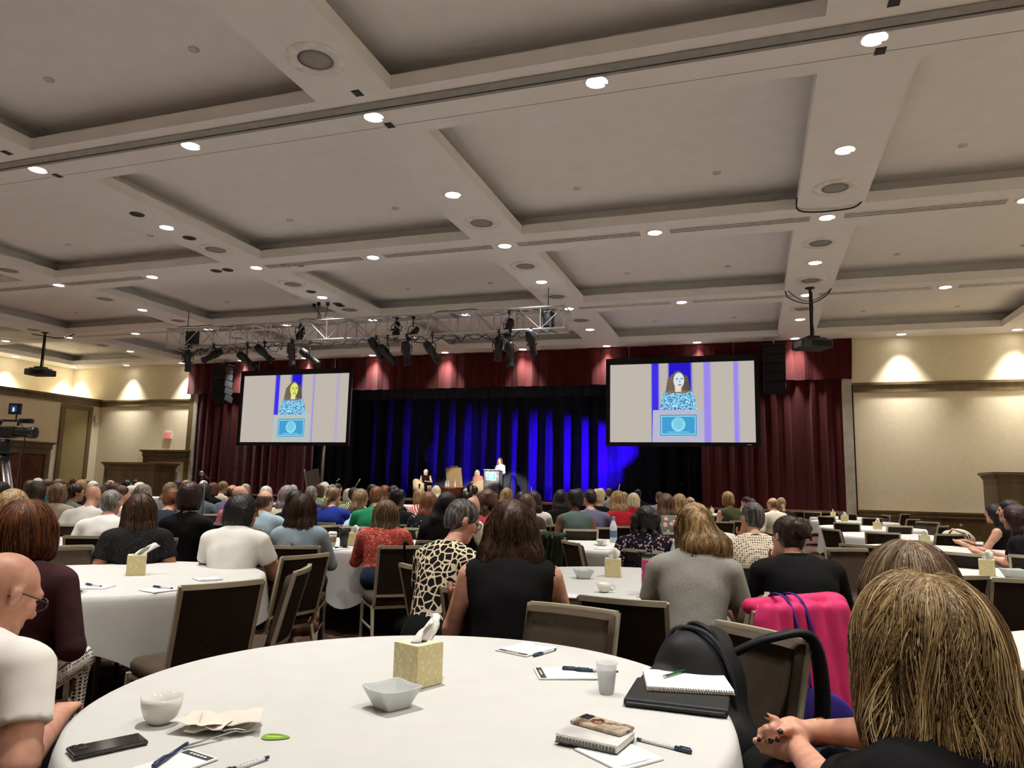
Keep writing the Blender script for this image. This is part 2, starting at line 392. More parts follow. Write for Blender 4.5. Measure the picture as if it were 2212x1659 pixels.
def velvet(name, col):
    m, t, b = nt(name); mp = coords(t, (6,6,.6)); n = noise(t, mp, 5, 1)
    r = ramp(t, [(.3, tuple(c*.8 for c in col)), (.7, tuple(c*1.2 for c in col))]); link(t, n, 'Fac', r, 'Fac'); link(t, r, 'Color', b, 'Base Color')
    b.inputs['Roughness'].default_value = .85; b.inputs['Specular IOR Level'].default_value = .15; b.inputs['Sheen Weight'].default_value = .15
    return m
maroon = velvet('maroon_velvet', rgb(70,18,20)); maroon2 = velvet('maroon_valance_velvet', rgb(74,20,20)); navy = velvet('navy_velour', rgb(66,68,84)); navy2 = velvet('slate_navy_velour', rgb(52,56,66))
def curtain(name, x0, x1, y, z0, z1, wl, amp, m, seed, hem=0., nz=8, sharp=1., irr=0.):
    r = np.random.default_rng(seed); L = x1-x0; nx = max(40, int(L/wl*14)); q = MB()
    ph = np.cumsum(r.uniform(.7, 1.4, nx+1)); ph *= (L/wl)*2*PI/ph[-1]
    am = amp*(.55+.45*np.sin(np.linspace(0, L*1.3, nx+1)+r.uniform(0, 6))**2)*r.uniform(.8, 1.1, nx+1)
    if irr:
        g_ = np.linspace(0, L, nx+1); am = amp*(.12+.88*np.clip(.5+irr*(np.sin(g_*1.9+1.0)+.7*np.sin(g_*.83+2)+.5*np.sin(g_*4.1)), 0, 1))
    for k in range(nz+1):
        f = k/nz; z = z0+(z1-z0)*f
        for i in range(nx+1):
            s = math.sin(ph[i]); s = math.copysign(abs(s)**sharp, s)
            q.v.append((x0+L*i/nx+.03*math.sin(ph[i]*2+f*2), y+am[i]*s*(1-.25*f)+.02*math.sin(3*f+ph[i]*.37), z-hem*abs(math.sin(ph[i]*.5))*(1-f if k == 0 else 0)))
    n1 = nx+1
    for k in range(nz):
        for i in range(nx): q.f.append((k*n1+i, k*n1+i+1, (k+1)*n1+i+1, (k+1)*n1+i))
    return q.build(name, m, None, True)
tag(curtain('stage_valance', ST0-.05, 3.15, 25.88, 5.15, 6.5, .55, .045, maroon2, 3, .02), 'long maroon pleated valance across the top of the stage', 'curtain')
tag(curtain('stage_drape', ST0+.52, -17.35, 26.0, .02, 5.35, .42, .07, maroon, 4), 'full-length maroon velvet drape on the left of the stage', 'curtain', 'maroon stage drapes')
tag(curtain('stage_drape', -1.75, 2.84, 26.0, .02, 5.35, .42, .07, maroon, 5), 'full-length maroon velvet drape on the right of the stage', 'curtain', 'maroon stage drapes')
tag(curtain('border_curtain', -17.6, -1.5, 26.9, 4.86, 6.9, .38, .05, navy2, 6, .01), 'short slate navy border curtain under the maroon valance', 'curtain')
tag(curtain('stage_backdrop', ST0+.3, ST1-.3, 31.2, STZ, 6.6, .8, .24, navy, 8, nz=6, sharp=.8, irr=.5), 'navy velour backdrop streaked with blue light behind the speakers', 'curtain')
tag(curtain('stage_leg_curtain', -1.9, 1.6, 28.4, STZ, 6.5, .5, .1, navy, 9), 'dark navy leg curtain behind the right maroon drape', 'curtain', 'stage leg curtains')
tag(curtain('stage_leg_curtain', -19.8, -17.2, 28.8, STZ, 6.5, .5, .1, navy, 10), 'dark navy leg curtain behind the left maroon drape', 'curtain', 'stage leg curtains')
# white post beside the left drape, dark slanted panel behind it
tag(MB().tube([(-17.15,26.4,STZ),(-17.1,26.4,3.6)], .07, 12).build('white_post', plaster, None, True), 'slim white post at the stage mouth beside the left maroon drape', 'post')
mp_ = thing('folded_table', 'folded grey-brown table leaning at the left stage mouth', 'table', (-17.2, 25.9, STZ)); MB().box((0,0,.55),(.62,.05,1.0),0,Matrix.Rotation(math.radians(-14),4,'Y')).build('top', mat('grey_brown_laminate', rgb(92,84,78), .6), mp_); MB().box((-.34,.0,.57),(.04,.07,1.02),0,Matrix.Rotation(math.radians(-14),4,'Y')).build('edge', mat('table_edge', rgb(150,146,140), .5), mp_)

# blue wash lights on stands in the wings, raking along the backdrop
for k, (x, y, z, tx, tz, e, nm) in enumerate(((-2.35,29.3,3.1,-6.9,3.0,1.0,'on a tall stand in the right wing'), (-2.6,29.0,1.6,-7.9,2.2,.7,'on a low stand in the right wing'), (-16.9,29.3,2.4,-13.0,2.8,.03,'on a stand in the left wing'))):
    f = thing('wing_wash_light', 'black lamp throwing blue light along the backdrop, '+nm, 'stage light', (x, y, STZ), 0, 'blue wing lamps'); h = z-STZ
    MB().lathe([(.25,0),(.25,.02),(.03,.05),(.02,h-.2),(0,h-.2)], 14).build('stand', black_plastic, f, True)
    d = Vector((tx, 31.2, tz))-Vector((x, y, z)); qt = d.to_track_quat('-Z','Y')
    q = MB().lathe([(.0,.12),(.08,.12),(.11,.05),(.12,-.12),(.1,-.13),(.09,-.05),(0,-.05)], 16); q.v = [tuple(qt @ Vector(v)+Vector((0,0,h))) for v in q.v]; q.build('housing', black_plastic, f, True)
    l = bpy.data.lights.new('blue_lamp', 'SPOT'); l.color = (.03,.0,1.0); l.energy = BLUE_W*e; l.spot_size = math.radians(36); l.spot_blend = .6; l.shadow_soft_size = .05
    o = put('lamp', l, f); o.location = Vector((0,0,h))+d.normalized()*.16; o.rotation_euler = qt.to_euler()

# lectern
lec_grey = mat('grey_stone_laminate', rgb(112,114,118), .55, var=.3, nscale=9, bmp=.1)
LX0 = aty(1064, 1040, 27.2)[0]
lec = thing('lectern', 'tall grey lectern with a blue sign on stage', 'lectern', (LX0, 27.25, STZ), .0)
MB().bbox((-.31,-.2,0), (.31,-.16,1.13)).bbox((-.31,-.16,0), (-.27,.25,1.13)).bbox((.27,-.16,0), (.31,.25,1.13)).build('body', lec_grey, lec)
MB().box((0,.02,1.15), (.66,.5,.04), 0, Matrix.Rotation(math.radians(-8),4,'X')).build('reading_top', lec_grey, lec)
MB().bbox((-.33,-.22,0), (.33,.27,.06)).build('base', lec_grey, lec)
sg_blue = mat('sign_teal_blue', rgb(70,150,190), .5); sg_white = mat('sign_white_print', rgb(240,244,245), .5)
MB().bbox((-.2,-.215,.78), (.2,-.2,1.06)).build('sign_border', sg_white, lec)
MB().bbox((-.18,-.222,.80), (.18,-.214,1.04)).build('sign_field', sg_blue, lec)
q = MB().lathe([(0,0),(.085,0),(.085,.008),(0,.008)], 28); q.v = [(x, -.222-z, .92+y) for x, y, z in q.v]; q.build('round_emblem', sg_white, lec)
MB().tube([(.05,.05,1.17),(.05,.0,1.3),(.05,-.06,1.36)], .008).build('microphone', black_plastic, lec)

# striped tub armchairs and side table on stage
m, t, b = nt('striped_upholstery'); mp = coords(t, (14,14,0)); wv = t.nodes.new('ShaderNodeTexWave'); wv.inputs['Scale'].default_value = .8; link(t, mp, 'Vector', wv, 'Vector'); r = ramp(t, [(.35, rgb(206,186,150)), (.5, rgb(112,84,58)), (.65, rgb(206,186,150))]); link(t, wv, 'Fac', r, 'Fac'); link(t, r, 'Color', b, 'Base Color'); b.inputs['Roughness'].default_value = .9
striped = m
tan_up = fabric('tan_upholstery', rgb(196,166,122), .3)
def tub_chair(label, x, y, rz, m_):
    c = thing('armchair', label, 'armchair', (x, y, STZ), rz, 'armchairs on stage')
    q = MB(); n = 18; sec = []
    for k in range(n+1):
        a = math.radians(-20 + 220*k/n); hh = .52+.26*math.sin(max(0, min(PI, a)))**2; sec.append((math.cos(a), math.sin(a), hh))
    for k, (cx, cy, hh) in enumerate(sec):
        for r_, z in ((.40,.1),(.42,hh-.03),(.40,hh),(.31,hh),(.29,hh-.04),(.29,.1)): q.v.append((cx*r_, -cy*r_, z))
    for k in range(n):
        for i in range(6): q.f.append((k*6+i, k*6+(i+1) % 6, (k+1)*6+(i+1) % 6, (k+1)*6+i))
    q.f.append(tuple(range(6))); q.f.append(tuple(n*6+i for i in reversed(range(6))))
    q.build('tub_back', m_, c, True)
    MB().lathe([(.0,.12),(.31,.12),(.33,.2),(.33,.38),(.3,.44),(.0,.45)], 20).build('seat', m_, c, True)
    for sx in (-1,1):
        for sy in (-1,1): MB().tube([(sx*.25,sy*.25,0),(sx*.25,sy*.25,.12)], .025).build('leg', brown_wood, c)
    return c
CA = aty(905, 1050, 27.6); CB = aty(1034, 1048, 27.6)
tub_chair('striped tub armchair under the woman in black on stage', CA[0]+.1, 27.75, math.radians(-25), striped)
tub_chair('striped tub armchair under the woman in pink beside the lectern', CB[0], 27.75, math.radians(25), striped)
# empty tilted tan chair back (high-backed armchair)
ec = thing('high_back_chair', 'empty tan high-backed chair with a bag over its back on stage', 'armchair', (aty(982,1050,28.2)[0], 28.3, STZ), math.radians(-12), 'armchairs on stage')
MB().box((0,-.12,.86), (.78,.09,.86), 0, Matrix.Rotation(math.radians(10),4,'X')).build('backrest', tan_up, ec, bevel=.03)
MB().bbox((-.36,-.1,.3), (.36,.5,.44)).build('seat', striped, ec, bevel=.03)
MB().tube([(-.18,-.16,1.28),(-.14,-.18,1.34),(.0,-.18,1.31),(.14,-.18,1.35),(.2,-.16,1.28)], .015).build('bag_handle', sg_white, ec)
for sx in (-.32,.32):
    for sy in (-.06,.45): MB().tube([(sx,sy,0),(sx,sy,.3)], .025).build('leg', brown_wood, ec)
TX = aty(975, 1062, 27.3)[0]
tb = thing('side_table', 'low round brown table with bottles on stage', 'table', (TX, 27.3, STZ))
MB().lathe([(.0,.40),(.52,.40),(.53,.42),(.53,.45),(.5,.47),(.0,.47)], 28).build('table_top', mat('cherry_wood', rgb(150,84,56), .4), tb, True)
MB().lathe([(.46,.0),(.48,.02),(.48,.4),(.0,.4)], 28).build('drum', mat('cherry_wood', rgb(150,84,56), .4), tb, True)
clear = mat('clear_plastic', rgb(225,232,238), .15); lab_w = mat('white_label', rgb(235,235,235), .5)
def bottle(label, x, y, z, s=1., cap=sg_white, name='water_bottle', body=clear, lab=lab_w):
    t = thing(name, label, 'bottle', (x, y, z), 0, 'water bottles')
    MB().lathe([(0,0),(.03*s,0),(.032*s,.01),(.032*s,.13*s),(.028*s,.15*s),(.013*s,.19*s),(.013*s,.2*s),(0,.2*s)], 14).build('bottle_body', body, t, True)
    MB().lathe([(.0325*s,.045*s),(.0328*s,.05*s),(.0328*s,.1*s),(.0325*s,.105*s)], 14).build('wrap_label', lab, t, True)
    MB().lathe([(0,.198*s),(.015*s,.198*s),(.015*s,.222*s),(0,.224*s)], 12).build('cap', cap, t, True)
    return t
bottle('water bottle on the round stage table, left one', TX-.2, 27.2, STZ+.47, 1.15); bottle('water bottle on the round stage table, middle one', TX-.06, 27.1, STZ+.47, 1.15); bottle('water bottle on the round stage table, right one', TX+.24, 27.1, STZ+.47, 1.15)
# slim floor microphones / stands at the stage edge
for k, (x, y0, y1, dx) in enumerate([(727,1040,1034,6),(768,1050,1035,10),(1148,1068,1052,0),(1278,1068,1046,4),(1336,1060,1046,3)]):
    a = aty(x, y0, 26.3); c = aty(x+dx, y1, 26.3)
    t = thing('stand_microphone', 'thin microphone on a low stand at the stage edge, %s from the left' % ORD[k], 'microphone', (a[0], 26.3, STZ), 0, 'stage edge microphones')
    h0 = a[2]-STZ
    MB().lathe([(.1,0),(.1,.015),(.02,.03),(.0,.03)], 14).build('stand_base', black_plastic, t, True)
    MB().tube([(0,0,.02),(0,0,max(h0,.1))], .01).build('stand_pole', black_plastic, t)
    MB().tube([(0,0,max(h0,.1)),(c[0]-a[0],0,max(c[2]-STZ,.16))], [.012,.018]).build('microphone_body', sg_white if k in (0,1,2,4) else black_plastic, t)

# ------------------------------------------------------------ projection screens (flat pictures)
def em2(n, c, s=1.0):
    m = emis(n, c, s*.8); m.cycles.emission_sampling = 'NONE'; return m
def screen(name, label, x0, x1, z0, z1, tint):
    Yp = 25.55; s = thing(name, label, 'projection screen', ((x0+x1)/2, Yp, (z0+z1)/2), 0, 'projection screens above the stage')
    W_, H_ = x1-x0, z1-z0; fr = .13
    for a, c in (((-W_/2-fr,-.06,-H_/2-fr),(W_/2+fr,.04,-H_/2)), ((-W_/2-fr,-.06,H_/2),(W_/2+fr,.04,H_/2+fr*1.6)), ((-W_/2-fr,-.06,-H_/2),(-W_/2,.04,H_/2)), ((W_/2,-.06,-H_/2),(W_/2+fr,.04,H_/2))):
        MB().bbox(a, c).build('frame_bar', black_matte, s)
    MB().bbox((-W_/2,-.01,-H_/2), (W_/2,.02,H_/2)).build('backing', black_matte, s)
    lay = [0]
    def flat(nm, pts, m, u=1):
        lay[0] += 1; y = -.012-.0012*lay[0]
        q = MB(); q.quad(*[((px-.5)*W_, y, (pz-.5)*H_) for px, pz in pts]); return q.build(nm, m, s)
    # picture background: warm grey hall light with blue curtain streaks
    m, t, b = nt('picture_ground_'+tint); tc = t.nodes.new('ShaderNodeTexCoord'); sp = t.nodes.new('ShaderNodeSeparateXYZ'); link(t, tc, 'Object', sp, 'Vector')
    mr = t.nodes.new('ShaderNodeMapRange'); mr.inputs['From Min'].default_value = -W_/2; mr.inputs['From Max'].default_value = W_/2; link(t, sp, 'X', mr, 'Value')
    g = rgb(186,178,168); bl = rgb(58,40,226); pv = rgb(150,132,232)
    if tint == 'right': st = [(0,g),(.295,g),(.305,bl),(.345,bl),(.36,g),(.41,g),(.425,rgb(30,12,200)),(.57,rgb(30,12,200)),(.59,g),(.655,g),(.665,pv),(.7,pv),(.715,g),(.855,g),(.863,pv),(.885,pv),(.9,g)]
    else: st = [(0,g),(.305,g),(.32,bl),(.35,bl),(.36,g),(.45,g),(.475,rgb(34,16,206)),(.56,rgb(34,16,206)),(.575,g),(.665,g),(.68,pv),(.69,g),(.88,g),(.9,rgb(172,160,200)),(.92,g)]
    r = ramp(t, st); link(t, mr, 'Result', r, 'Fac'); b.inputs['Base Color'].default_value = (0,0,0,1); link(t, r, 'Color', b, 'Emission Color'); b.inputs['Emission Strength'].default_value = .8; m.cycles.emission_sampling = 'NONE'
    flat('picture', [(0.004,0.004),(.996,0.004),(.996,.996),(0.004,.996)], m)
    cx = .485 if tint == 'right' else .49
    hairc = em2('screen_hair', rgb(104,92,80)); 
    skin = em2('screen_face_'+tint, rgb(206,222,232) if tint == 'right' else rgb(214,222,96)); neck = em2('screen_neck', rgb(226,212,176))
    def oval(nm, ox, oz, rx, rz_, m_, n=28, wob=0): flat(nm, [(ox+rx*(1+wob*math.sin(7*a_+ox*9))*math.cos(a_), oz+rz_*(1+wob*math.sin(5*a_))*math.sin(a_)) for a_ in [2*PI*k/n for k in range(n)]], m_)
    oval('picture_hair', cx, .735, .066, .155, hairc, 40, .06)
    for k in range(10): oval('picture_curl', cx+(-1)**k*(.05+.018*(k/10)), .80-.019*k, .022, .04, em2('screen_hair_%d' % (k % 2), rgb(88+22*(k % 2),76+18*(k % 2),66+14*(k % 2))), 14)
    flat('picture_shoulders', [(cx-.105,.60),(cx-.06,.645),(cx+.06,.645),(cx+.1,.62),(cx+.11,.57),(cx-.11,.56)], em2('screen_dark_skin', rgb(120,106,98)))
    flat('picture_neck', [(cx-.02,.63),(cx+.022,.63),(cx+.024,.72),(cx-.022,.72)], neck)
    oval('picture_face', cx+.006, .775, .037, .098, skin)
    dk = em2('screen_feature', rgb(90,78,92))
    for ex_ in (-.012,.02): oval('picture_eye', cx+.006+ex_, .795, .007, .009, dk, 12)
    oval('picture_mouth', cx+.012, .718, .013, .01, em2('screen_mouth', rgb(178,104,110)), 14)
    flat('picture_nose', [(cx+.01,.79),(cx+.02,.752),(cx+.008,.748)], em2('screen_nose', rgb(150,150,130)))
    # patterned dress
    m, t, b = nt('screen_dress_'+tint); mp = coords(t, (1,1,1), 'Object', (0,.7,0)); wv = t.nodes.new('ShaderNodeTexWave'); wv.inputs['Scale'].default_value = 3.4; wv.inputs['Distortion'].default_value = 16; wv.inputs['Detail'].default_value = 3; wv.inputs['Detail Scale'].default_value = 2.5; link(t, mp, 'Vector', wv, 'Vector')
    r = ramp(t, [(.0, rgb(44,92,150)), (.34, rgb(66,120,176)), (.42, rgb(132,214,244)), (1., rgb(168,232,250))]); link(t, wv, 'Fac', r, 'Fac'); b.inputs['Base Color'].default_value = (0,0,0,1); link(t, r, 'Color', b, 'Emission Color'); b.inputs['Emission Strength'].default_value = .8; m.cycles.emission_sampling = 'NONE'
    flat('picture_dress', [(cx-.125,.40),(cx-.115,.56),(cx-.085,.635),(cx-.06,.615),(cx+.06,.615),(cx+.09,.65),(cx+.115,.56),(cx+.13,.40)], m)
    flat('picture_lectern', [(cx-.18,.004),(cx-.175,.405),(cx+.17,.405),(cx+.175,.004)], em2('screen_lectern_'+tint, rgb(176,176,196) if tint == 'right' else rgb(174,186,180)))
    a, c = .125, .12
    flat('picture_sign_edge', [(cx-a,.085),(cx-a,.345),(cx+a,.345),(cx+a,.085)], em2('screen_sign_edge', rgb(70,150,196)))
    flat('picture_sign_line', [(cx-a+.008,.1),(cx-a+.008,.33),(cx+a-.008,.33),(cx+a-.008,.1)], em2('screen_sign_line', rgb(150,220,236)))
    flat('picture_sign_field', [(cx-a+.013,.11),(cx-a+.013,.32),(cx+a-.013,.32),(cx+a-.013,.11)], em2('screen_sign_field', rgb(60,150,200)))
    oval('picture_emblem', cx, .225, .048, .088, em2('screen_emblem', rgb(140,214,230)), 36); oval('picture_emblem_core', cx, .225, .034, .062, em2('screen_emblem_core', rgb(116,196,218)), 30)
    for k in range(9): oval('picture_emblem_letter', cx+.041*math.cos(PI*(.15+.7*k/8)), .225+.075*math.sin(PI*(.15+.7*k/8)), .0035, .006, em2('screen_letter', rgb(70,140,170)), 8)
    flat('picture_sign_text', [(cx-.075,.125),(cx-.075,.132),(cx+.075,.132),(cx+.075,.125)], em2('screen_sign_line', rgb(150,220,236)))
    if tint == 'right': MB().bbox((W_/2-.3,-.065,-H_/2-.08), (W_/2-.16,-.06,-H_/2-.06)).build('maker_badge', sg_white, s)
    for sx in (-.36,.36): MB().tube([(sx*W_,0,H_/2),(sx*W_,0,6.5-(z0+z1)/2)], .008, 6).build('hanging_cable', steel, s)
    return s
screen('projection_screen', 'left projection screen showing the speaker with a yellowish face', aty(521,900,25.55)[0]+.02, aty(752,900,25.55)[0]-.02, 2.97, 5.82, 'left')
screen('projection_screen', 'right projection screen showing the speaker with a pale face', aty(1317,900,25.55)[0], aty(1633,900,25.55)[0], 3.0, 5.8, 'right')
# each picture glows by its own emission, in place of a projector beam
# black line-array speakers hung beside the screens
for lab, px, pz in (('black line-array loudspeaker hung left of the left screen', 482, 810), ('black line-array loudspeaker hung right of the right screen', 1672, 775)):
    p = aty(px, pz, 25.4); a = thing('line_array_speaker', lab, 'loudspeaker', (p[0], 25.4, 6.35), 0, 'hung loudspeakers')
    for k in range(5): MB().box((0,-.05+.02*k*k*.3,-.28-.31*k), (.7,.5,.29), 0, Matrix.Rotation(math.radians(-2-3*k),4,'X')).build('speaker_cabinet', black_matte, a, bevel=.02)
    MB().bbox((-.4,-.2,-.1), (.4,.2,-.05)).build('rigging_frame', black_plastic, a); MB().tube([(0,0,-.05),(0,0,.17)], .012).build('rigging_cable', steel, a)

# ------------------------------------------------------------ lighting truss
TY, TZ0, TZ1, TD = 17.3, 5.36, 5.93, .55; TX0, TX1 = -17.0, -4.45
tru = thing('lighting_truss', 'silver box truss carrying black stage lights below the ceiling', 'truss', (TX0, TY, TZ0))
L, hh = TX1-TX0, TZ1-TZ0
for y in (0, TD):
    for z in (0, hh): MB().tube([(0,y,z),(L,y,z)], .026, 8).build('chord', alu, tru, True)
nb = 20; st = L/nb
vme = MB().tube([(0,0,0),(0,0,hh)], .019, 6).mesh('post_tube'); vme.materials.append(alu)
dme = {s: MB().tube([(0,0,0 if s else hh),(st,0,hh if s else 0)], .014, 6).mesh('diagonal_tube') for s in (0,1)}
hme = MB().tube([(0,0,0),(0,TD,0)], .017, 6).mesh('cross_tube'); hme.materials.append(alu)
xme = MB().tube([(0,0,0),(st,TD,0)], .013, 6).mesh('lacing_tube'); xme.materials.append(alu)
for mm in dme.values(): mm.materials.append(alu)
for k in range(nb+1):
    for y in (0, TD): put('post_tube', vme, tru, loc=(k*st,y,0))
    for z in (0, hh): put('cross_tube', hme, tru, loc=(k*st,0,z))
    if k < nb:
        for y in (0, TD): put('diagonal_tube', dme[k % 2], tru, loc=(k*st,y,0))
        put('lacing_tube', xme, tru, loc=(k*st,0,0)); put('lacing_tube', xme, tru, loc=(k*st,0,hh))
for k in (5, 10, 15): MB().bbox((k*st-.05,-.04,-.03), (k*st+.05,TD+.04,.03)).bbox((k*st-.05,-.04,hh-.03), (k*st+.05,TD+.04,hh+.03)).build('splice_plate', alu, tru)
for k in (.8, 8.2, 19.2): MB().tube([(k*st,TD/2,hh),(k*st,TD/2,H-TZ0)], .012, 6).build('hoist_cable', black_plastic, tru)
for k in (1.2, 19.2): MB().bbox((k*st-.14,TD/2-.12,.12), (k*st+.14,TD/2+.12,.5)).tube([(k*st-.1,.1,-.05),(k*st-.1,.1,.5)], .03).tube([(k*st+.12,.1,-.05),(k*st+.12,.1,.5)], .03).build('chain_motor', black_plastic, tru, bevel=.02)
# cables along the truss
cr = random.Random(3)
for k, lab in enumerate(('black cable looped along the left half of the truss', 'black cable looped along the right half of the truss', 'black cable running along the top of the truss', 'black cable drooping below the truss left end', 'black cable drooping below the truss right end')):
    x0, x1 = ((.2,6.4),(6.2,12.3),(.3,12.2),(.3,4.2),(7.8,11.8))[k]; zb = (.03,.03,.60,-.02,-.02)[k]; pts = []
    n = 60
    for i in range(n+1):
        f = i/n; x = TX0+x0+(x1-x0)*f; dr = (.05 if k == 2 else .22 if k > 2 else .16)*abs(math.sin(f*PI*(9 if k != 2 else 14)+k))**1.5*cr.uniform(.6,1)
        pts.append((x, TY+TD*(.5+.45*math.sin(f*17+k*2)), TZ0+zb-dr+(.05 if k == 2 else 0)))
    tag(MB().tube(pts, .012, 5).build('truss_cable', black_plastic, None, True), lab, 'cable', 'cables on the truss')
tag(MB().tube([(TX0+5.25,TY+.25,TZ1),(TX0+5.2,TY+.25,TZ1+.3),(TX0+5.05,TY+.2,TZ1+.45)], .012, 5).tube([(TX0+5.3,TY+.25,TZ1),(TX0+5.25,TY+.2,TZ1+.3),(TX0+5.2,TY+.2,TZ1+.48)], .012, 5).tube([(TX0+5.35,TY+.25,TZ1),(TX0+5.45,TY+.25,TZ1+.3),(TX0+5.5,TY+.2,TZ1+.46)], .012, 5).box((TX0+5.05,TY+.2,TZ1+.5),(.07,.07,.1)).box((TX0+5.2,TY+.2,TZ1+.53),(.07,.07,.1)).box((TX0+5.5,TY+.2,TZ1+.51),(.07,.07,.1)).build('plug_bundle', black_plastic), 'bundle of black plugs rising from the middle of the truss', 'plug')
# stage lights hung under (and inside) the truss
sl_parts = None
def stage_light(px, py, yaw, pitch, label, s=1., hang=True):
    p = aty(px, py, TY+TD*(.0 if hang else .5))
    t = thing('stage_light', label, 'stage light', tuple(p), yaw, 'stage lights on the truss'); Rx = Matrix.Rotation(math.radians(-90-pitch), 4, 'X')
    def rot(q): q.v = [tuple((Rx @ Vector(v))*s) for v in q.v]; return q
    bd = rot(MB().lathe([(.0,-.3),(.07,-.3),(.1,-.26),(.115,-.1),(.1,.0),(.085,.04),(.085,.26),(.098,.27),(.098,.33),(.085,.335),(.08,.3)], 14)).build('housing', black_plastic, t, True)
    rot(MB().lathe([(0,.29),(.08,.29)], 14)).build('lens', mat('stage_lens', rgb(190,200,210), .1), t)
    rot(MB().bbox((-.14,-.02,.05), (.14,.02,.09)).bbox((-.13,-.05,-.12), (.13,.0,-.1))).build('shutter_knobs', black_plastic, t)
    top = (TZ0 if hang else TZ1)-p[2]
    MB().tube([(-.15*s,0,0),(-.15*s,0,.16*s),(-.1*s,0,.22*s),(.1*s,0,.22*s),(.15*s,0,.16*s),(.15*s,0,0)], .012, 6).build('yoke', black_plastic, t)
    MB().tube([(0,0,.22*s),(0,0,max(top, .24))], .016, 6).box((0,0,max(top,.24)), (.07,.07,.09)).build('clamp', black_plastic, t)
    return t
SLP = [(405,778,.5,60),(460,768,2.7,35),(532,778,-.75,38),(570,763,-.8,40),(630,764,.05,75),(668,770,-.9,35),(812,752,-.5,50),(836,765,-.8,42),(878,762,.0,72),(933,760,-.5,45),(1077,752,.45,60),(1102,764,.05,70),(1148,738,-.25,65)]
SLN = []
for k, (x, y, a, p) in enumerate(SLP): SLN.append(stage_light(x, y, a, p, 'black ellipsoidal stage light under the truss, %s from the left' % ORD[k], 1.05))
for k, (x, y, a, p) in enumerate([(648,722,-2.4,-30),(856,716,-2.6,-35),(892,720,.9,20),(1099,708,.6,40)]): stage_light(x, y, a, p, 'black stage light inside the truss frame, %s from the left' % ORD[k], .9, False)
# white beams of the lamps that are switched on
for k, tgt in ((5, (CA[0]+.1, 27.7, 1.7)), (9, (LX0+.1, 27.6, 2.0)), (11, (LX0+.1, 27.6, 2.0)), (10, (CB[0], 27.7, 1.7)), (7, (TX, 27.6, 1.6))):
    l = bpy.data.lights.new('stage_lamp', 'SPOT'); l.energy = STAGE_W*(.55 if k == 7 else 1); l.color = (1.,.93,.82); l.spot_size = math.radians(7.5); l.spot_blend = .5; l.shadow_soft_size = .07
    o = SLN[k]; lo = put('lamp', l, o); src = Vector(o.location)+Vector((0,.2,-.38)); d = Vector(tgt)-src
    mi = Matrix.Translation(o.location) @ Matrix.Rotation(o.rotation_euler[2], 4, 'Z')
    lo.matrix_local = mi.inverted() @ (Matrix.Translation(src) @ d.to_track_quat('-Z','Y').to_matrix().to_4x4())

# ------------------------------------------------------------ ceiling projectors
def projector(label, x, y, rz, long_):
    t = thing('ceiling_projector', label, 'projector', (x, y, H), 0, 'ceiling projectors')
    z = -1.47
    MB().lathe([(.12,0),(.12,-.02),(.035,-.05),(.035,z+.1)], 14).build('pole', black_plastic, t, True)
    q = MB(); m_ = Matrix.Rotation(rz, 4, 'Z')
    q.box((0,0,z), (.78,.62,.22), rz).build('body', mat('dark_grey_plastic', rgb(52,56,58), .45), t, bevel=.03)
    q = MB(); q.box((0,0,z+.13), (.55,.45,.05), rz).box((0,0,z+.18), (.3,.3,.06), rz).build('mount_bracket', black_plastic, t)
    q = MB().lathe([(.09,0),(.1,.02),(.1,.1),(.085,.11),(.08,.06),(0,.05)], 18); q.v = [tuple(m_ @ Vector((a-.2, .3+c, z+b_))) for a, b_, c in q.v]; q.build('lens', black_plastic, t, True)
    MB().box(tuple(m_ @ Vector((.1,-.311,z-.01))), (.5,.01,.14), rz).build('vent_grille', black_matte, t)
    MB().box(tuple(m_ @ Vector((-.391,-.05,z))), (.01,.4,.15), rz).build('port_panel', mat('port_grey', rgb(120,122,120), .5), t)
    MB().tube([(.04,.02,-.1),(.05,.03,-.5),(.035,.035,-.9),(.06,.03,-1.2),(.03,.0,z+.2)], .014, 6).build('cable', black_plastic, t, True)
    return t
projector('black projector on a ceiling pole before the right screen', 1.45, 19.2, math.radians(24), 1)
projector('black projector on a ceiling pole over the left of the hall', -24.25, 19.0, math.radians(12), 1)
def cable(label, pts, r=.015, name='ceiling_cable', m_=black_plastic, cat='cable'):
    P = [Vector(p) for p in pts]; out = []
    for i in range(len(P)-1):
        p0, p1, p2, p3 = P[max(i-1,0)], P[i], P[i+1], P[min(i+2, len(P)-1)]
        for k in range(6):
            u = k/6; out.append(.5*((2*p1)+(-p0+p2)*u+(2*p0-5*p1+4*p2-p3)*u*u+(-p0+3*p1-3*p2+p3)*u**3))
    out.append(P[-1]); return tag(MB().tube(out, r, 6).build(name, m_, None, True), label, cat, 'loose cables' if cat == 'cable' else None)
X2, Y3 = GX(2), GY(2)
cable('black cable drooping at the ceiling around the right projector pole', [(X2-.55,Y3-.5,H+.05),(X2-.45,Y3-.55,H-.2),(X2,Y3-.6,H-.38),(X2+.4,Y3-.55,H-.2),(X2+.58,Y3-.5,H+.05)])
cable('thin second cable drooping at the right projector pole', [(X2-.5,Y3-.52,H+.02),(X2-.1,Y3-.55,H-.3),(X2+.3,Y3-.6,H-.22),(X2+.62,Y3-.5,H+.08)], .01)
Y2 = GY(1)
cable('black cable curving under the ceiling beam before the second cross beam', [(X2-.57,Y2-.85,H+.1),(X2-.55,Y2-.62,H-.02),(X2-.35,Y2-.5,H-.05),(X2+.1,Y2-.46,H-.05),(X2+.45,Y2-.55,H-.03),(X2+.57,Y2-.9,H+.1)], .016)
